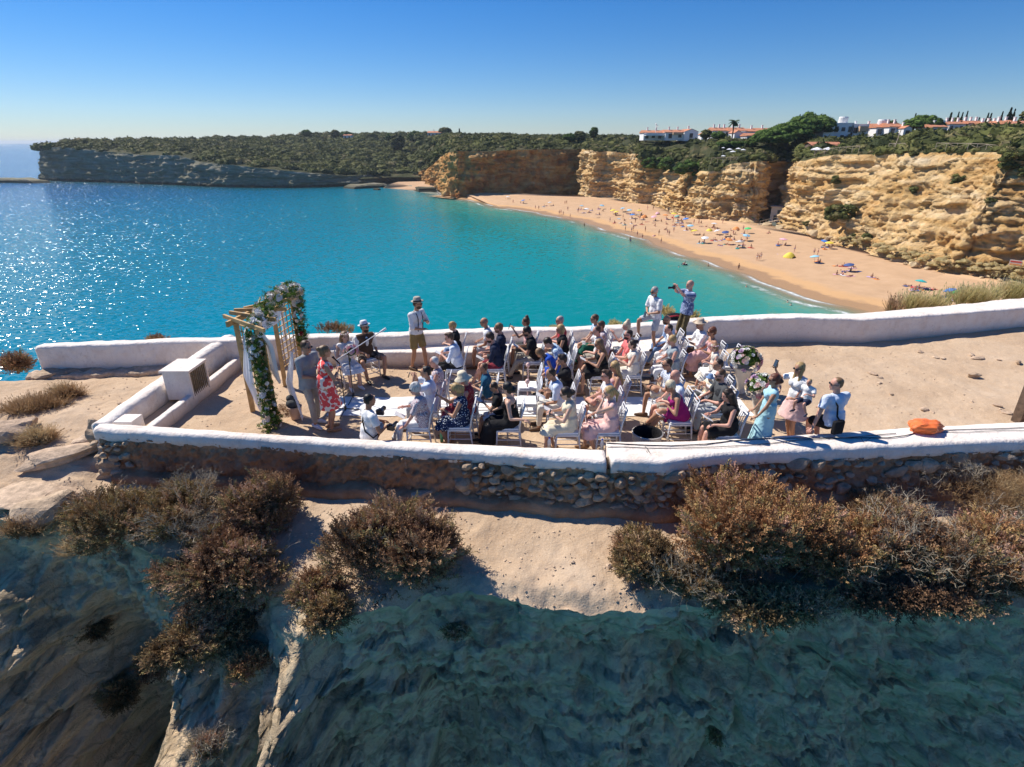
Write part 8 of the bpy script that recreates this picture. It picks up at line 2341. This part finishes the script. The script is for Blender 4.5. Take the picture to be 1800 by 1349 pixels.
for k, (o, w_, h_) in FAR.items():
    me = bpy.data.meshes.new_from_object(o.evaluated_get(_dg)); me.name = 'body'
    me.materials.clear()
    FB_[k] = (me, w_.mesh('swimwear', True), h_.mesh('hair', True))
for k, (o, w_, h_) in FAR.items(): bpy.data.objects.remove(o)
BODYV = {}
def fb_mesh(kind, i, mat):
    key = (kind, i, mat.name)
    if key not in BODYV:
        m = FB_[kind][i].copy(); m.name = ('body', 'swimwear', 'hair')[i]; m.materials.clear(); m.materials.append(mat); BODYV[key] = m
    return BODYV[key]
rb = random.Random(77)
SWIM = [cloth_mat(k) for k in ('black', 'navy', 'blue', 'red', 'coral', 'white', 'pink', 'teal', 'magenta', 'green')]
SWN = ['black', 'navy', 'blue', 'red', 'coral', 'white', 'pink', 'teal', 'magenta', 'green']
bath = []
def bather(px, py, kind, water=0.0, face=None, pos=None):
    p = Vector(pos) if pos is not None else beach_pt(px, py)
    if water: p.z = -water
    e = empty('person', tuple(p), rb.uniform(0, 6.28) if face is None else face)
    si = rb.randrange(len(SWIM)); sk = rb.choice(SKM)
    for i, m in enumerate((sk, SWIM[si], hair_mat(rb.choice(['dark', 'brown', 'blond', 'black'])))):
        o = bpy.data.objects.new(('body', 'swimwear', 'hair')[i], fb_mesh(kind, i, m)); COL.objects.link(o); o.parent = e
    s = rb.uniform(.92, 1.06); e.scale = (s, s, s)
    bath.append((px, py, kind, water, SWN[si], e)); return e
for px, py in [(902,358),(941,368),(947,369),(993,360),(996,359),(998,371),(983,378),(986,377),(990,379),(1016,375),(1072,391),(1099,407),(1110,409),(1113,406),(1120,416),(1134,408),(1158,414),(1173,413),(1176,415),(1184,409),(1138,370),(1148,370),(1204,388),(1254,402),(1330,459),(1334,458),(1337,456),(1430,449),(1437,449),(1396,444),(1306,406),(1270,394),(1228,396)]:
    bather(px, py, rb.choice(['stand', 'walk']))
for px, py, w_ in [(1002,384,.1),(1027,400,.35),(1129,421,.15),(1108,428,.45),(1162,428,.1),(1298,474,.25),(1107,426,.4)]: bather(px, py, 'stand', w_)
for px, py in [(937,384),(951,388),(960,389),(993,402),(1005,416),(1049,421),(1193,470),(1245,468),(1312,505),(1384,532),(1390,537),(1224,431)]:
    x, y, z = G(px, py, 0); bather(px, py, 'stand', 1.25, pos=(x, y, 0))
PCOL = {'white': (.78, .78, .78), 'blue': (.06, .22, .62), 'lightblue': (.30, .58, .75), 'yellow': (.80, .62, .08), 'orange': (.80, .30, .08), 'green': (.08, .55, .18), 'turquoise': (.03, .45, .45), 'pink': (.80, .45, .50), 'lilac': (.55, .42, .68), 'navy': (.05, .09, .25), 'red': (.65, .06, .06)}
def pm(k): return simple('parasol_'+k, PCOL[k], .7, .08)
shades = [(893,346,'white'),(921,352,'blue'),(967,356,'white'),(1022,362,'lightblue'),(1031,367,'white'),(1057,361,'lightblue'),(1078,369,'yellow'),(1084,372,'yellow'),(1095,366,'lightblue'),(1106,369,'lightblue'),(1123,370,'yellow'),(1112,377,'blue'),(1184,375,'yellow'),(1191,380,'turquoise'),(1206,384,'blue'),(1213,396,'lightblue'),(1221,405,'yellow'),(1254,393,'white'),(1262,405,'white'),(1314,401,'green'),(1275,407,'navy'),(1310,413,'lightblue'),(1279,420,'orange'),(1297,425,'white'),(1375,420,'pink'),(1446,423,'blue'),(1456,426,'yellow'),(1432,450,'lightblue'),(1492,464,'navy'),(1614,493,'turquoise'),(1671,508,'blue'),(1682,512,'green'),(1150,380,'pink'),(1169,378,'orange'),(1239,417,'white')]
shades.sort()
tw_n = []
for i, (px, py, col) in enumerate(shades):
    big = px > 1600
    g = beach_pt(px, py+(1.62*1000/max(40, beach_pt(px, py+8).y)))
    tl = (rb.uniform(-.2, .2), rb.uniform(-.3, .15))
    parasol('beach_parasol', '%s beach parasol, %s of the parasols from the far left' % (col.replace('light', 'light '), ordn(i+1)), tuple(g), 1.0 if not big else .95, 1.75, pm(col), 'beach parasols', tilt=tl, n=10, sag=.32)
    tw_n.append((g, px, py))
def tent(px, py, col, w, label):
    g = beach_pt(px, py+3); t = empty('beach_tent', tuple(g), rb.uniform(-.6, .6), label=label, cat='tent', group='beach tents')
    mb = MB(); V = []; n1, n2 = 8, 7
    for i in range(n1):
        a = math.pi*i/(n1-1)
        for j in range(n2): 
            u = j/(n2-1); r = w*.5*math.sin(math.pi*(.12+.88*u*.75)); V.append((math.cos(a)*w*.6*(.4+.6*math.sin(math.pi*(.15+.6*u))), (u-.5)*w*1.1, math.sin(a)*w*.62*math.sin(math.pi*(.1+.75*u))))
    link_mesh('canopy', np_mesh('canopy', np.array(V), grid_faces(n1, n2), True), pm(col), t)
    mb = MB(); mb.box((0, 0, .01), (w, w, .015)); mb.obj('groundsheet', pm('navy'), t)
tent(1388, 450, 'yellow', 2.0, 'yellow dome beach tent in the middle of the sand')
tent(1133, 380, 'orange', 1.7, 'orange beach tent among the parasols at the far end')
tent(1294, 402, 'orange', 1.7, 'orange and pink beach shelter right of the yellow one')
tent(1247, 405, 'yellow', 1.6, 'small yellow beach shelter left of the orange one')
tent(1156, 374, 'pink', 1.4, 'small pink beach shelter near the foot of the cliffs')
TC = ['white', 'blue', 'lightblue', 'pink', 'navy', 'red', 'orange', 'turquoise', 'lilac']
tow = []
def towel(p, px, col=None):
    col = col or rb.choice(TC); tow.append(px)
    o = empty('tmp', (0, 0, 0)); bpy.data.objects.remove(o)
    mb = MB(); a = rb.uniform(0, 3.1)
    for k in range(4): mb.box((math.cos(a)*(k-1.5)*.45, math.sin(a)*(k-1.5)*.45, .02+.006*(k % 2)), (.45, .85, .02), rz=a)
    bm = bmesh.new(); me = mb.mesh('towel'); bm.from_mesh(me); bmesh.ops.remove_doubles(bm, verts=bm.verts, dist=.001); bm.to_mesh(me); bm.free()
    t = link_mesh('towel', me, pm(col)); t.location = (p[0], p[1], p[2]+.02)
    TOW.append((px, col, t)); return t
TOW = []
for g, px, py in tw_n:
    for k in range(rb.choice([1, 2, 2]) if px < 1600 else 3):
        p = Vector(g)+V3(rb.uniform(-1.6, 1.6), rb.uniform(-1.3, .9), 0)
        towel(p, px+k*.1); bather(px+k*.1, py, rb.choice(['sit', 'lie', 'sit']), pos=tuple(p))
for px, py in [(1098,396),(1110,394),(1116,397),(1128,395),(1138,391),(1150,393),(1163,390),(1172,395),(1186,396),(1192,392),(1200,399),(1197,393),(1210,380),(1232,393),(1208,405),(1218,410),(1241,400),(1053,378),(1052,384),(1060,372),(1040,371),(932,354),(956,364),(1350,412),(1353,411),(1320,436),(1470,468),(1482,469),(1472,483),(1480,484),(1495,486),(1540,491),(1532,488),(1498,472),(1150,415),(1170,405),(1230,428),(1283,421),(1266,432),(1300,432),(1380,432),(1438,460),(1450,434),(1462,434)]:
    q = beach_pt(px, py); k = rb.choice(['sit', 'lie', 'sit'])
    if rb.random() < .75: towel(q, px)
    bather(px, py, k, pos=tuple(q+V3(rb.uniform(-.2, .2), 0, 0)))
for _ in range(46):
    px = rb.uniform(1040, 1320); py = np.interp(px, [1040, 1150, 1320], [372, 388, 420])+rb.uniform(-9, 16); q = beach_pt(px, py)
    k = rb.choice(['sit', 'lie', 'stand', 'sit']); bather(px, py, k, pos=tuple(q))
    if k != 'stand' and rb.random() < .5: towel(q, px)
for px, py, c in [(1595,503,'navy'),(1606,505,'red'),(1618,506,'blue'),(1630,508,'pink'),(1642,509,'red'),(1508,478,'navy'),(1372,447,'lilac'),(1222,412,'white'),(1088,385,'lightblue'),(1628,518,'white')]:
    q = beach_pt(px, py); towel(q, px, c)
    if 1590 < px < 1645 and py < 515: bather(px, py, 'lie', pos=tuple(q))
# labels: counted from the left end of the beach within each kind
kinds = {'stand': 'standing', 'walk': 'walking', 'sit': 'sitting', 'lie': 'lying'}
def ordn(n):
    return '%d%s' % (n, 'th' if 10 <= n % 100 <= 20 else {1: 'st', 2: 'nd', 3: 'rd'}.get(n % 10, 'th'))
groups = {}
for b in bath:
    g = 'swimmer' if b[3] > 1 else ('wader' if b[3] > 0 else kinds[b[2]]); groups.setdefault(g, []).append(b)
for g, L in groups.items():
    L.sort(key=lambda b: b[0])
    for i, b in enumerate(L):
        where = {'swimmer': 'person swimming in the bay', 'wader': 'person wading at the water edge'}.get(g, 'person %s on the beach' % g)
        put(b[5], label='%s in %s swimwear, %s from the far left of these' % (where, b[4], ordn(i+1)), cat='person', group='bathers on the beach')
TOW.sort(key=lambda t: t[0])
for i, (px, col, t) in enumerate(TOW):
    put(t, label='%s beach towel on the sand, %s from the far left of the towels' % (col.replace('light', 'light '), ordn(i+1)), cat='towel', group='towels on the beach')
# black inflatable with a swimmer
q = G(1203, 466, 0); mb = MB()
mb.tube([(math.cos(a*.5236)*.55, math.sin(a*.5236)*.55, .12) for a in range(13)], .17, 8); o = mb.obj('swim_ring', M_PHONE, None, True, label='black inflatable ring floating near the shore beside a swimmer', cat='swim ring'); o.location = q
bather(1203, 466, 'sit', 0, pos=(q[0], q[1], .02)); b = bath[-1]; put(b[5], label='person sitting in the black inflatable ring near the shore', cat='person', group='bathers on the beach')
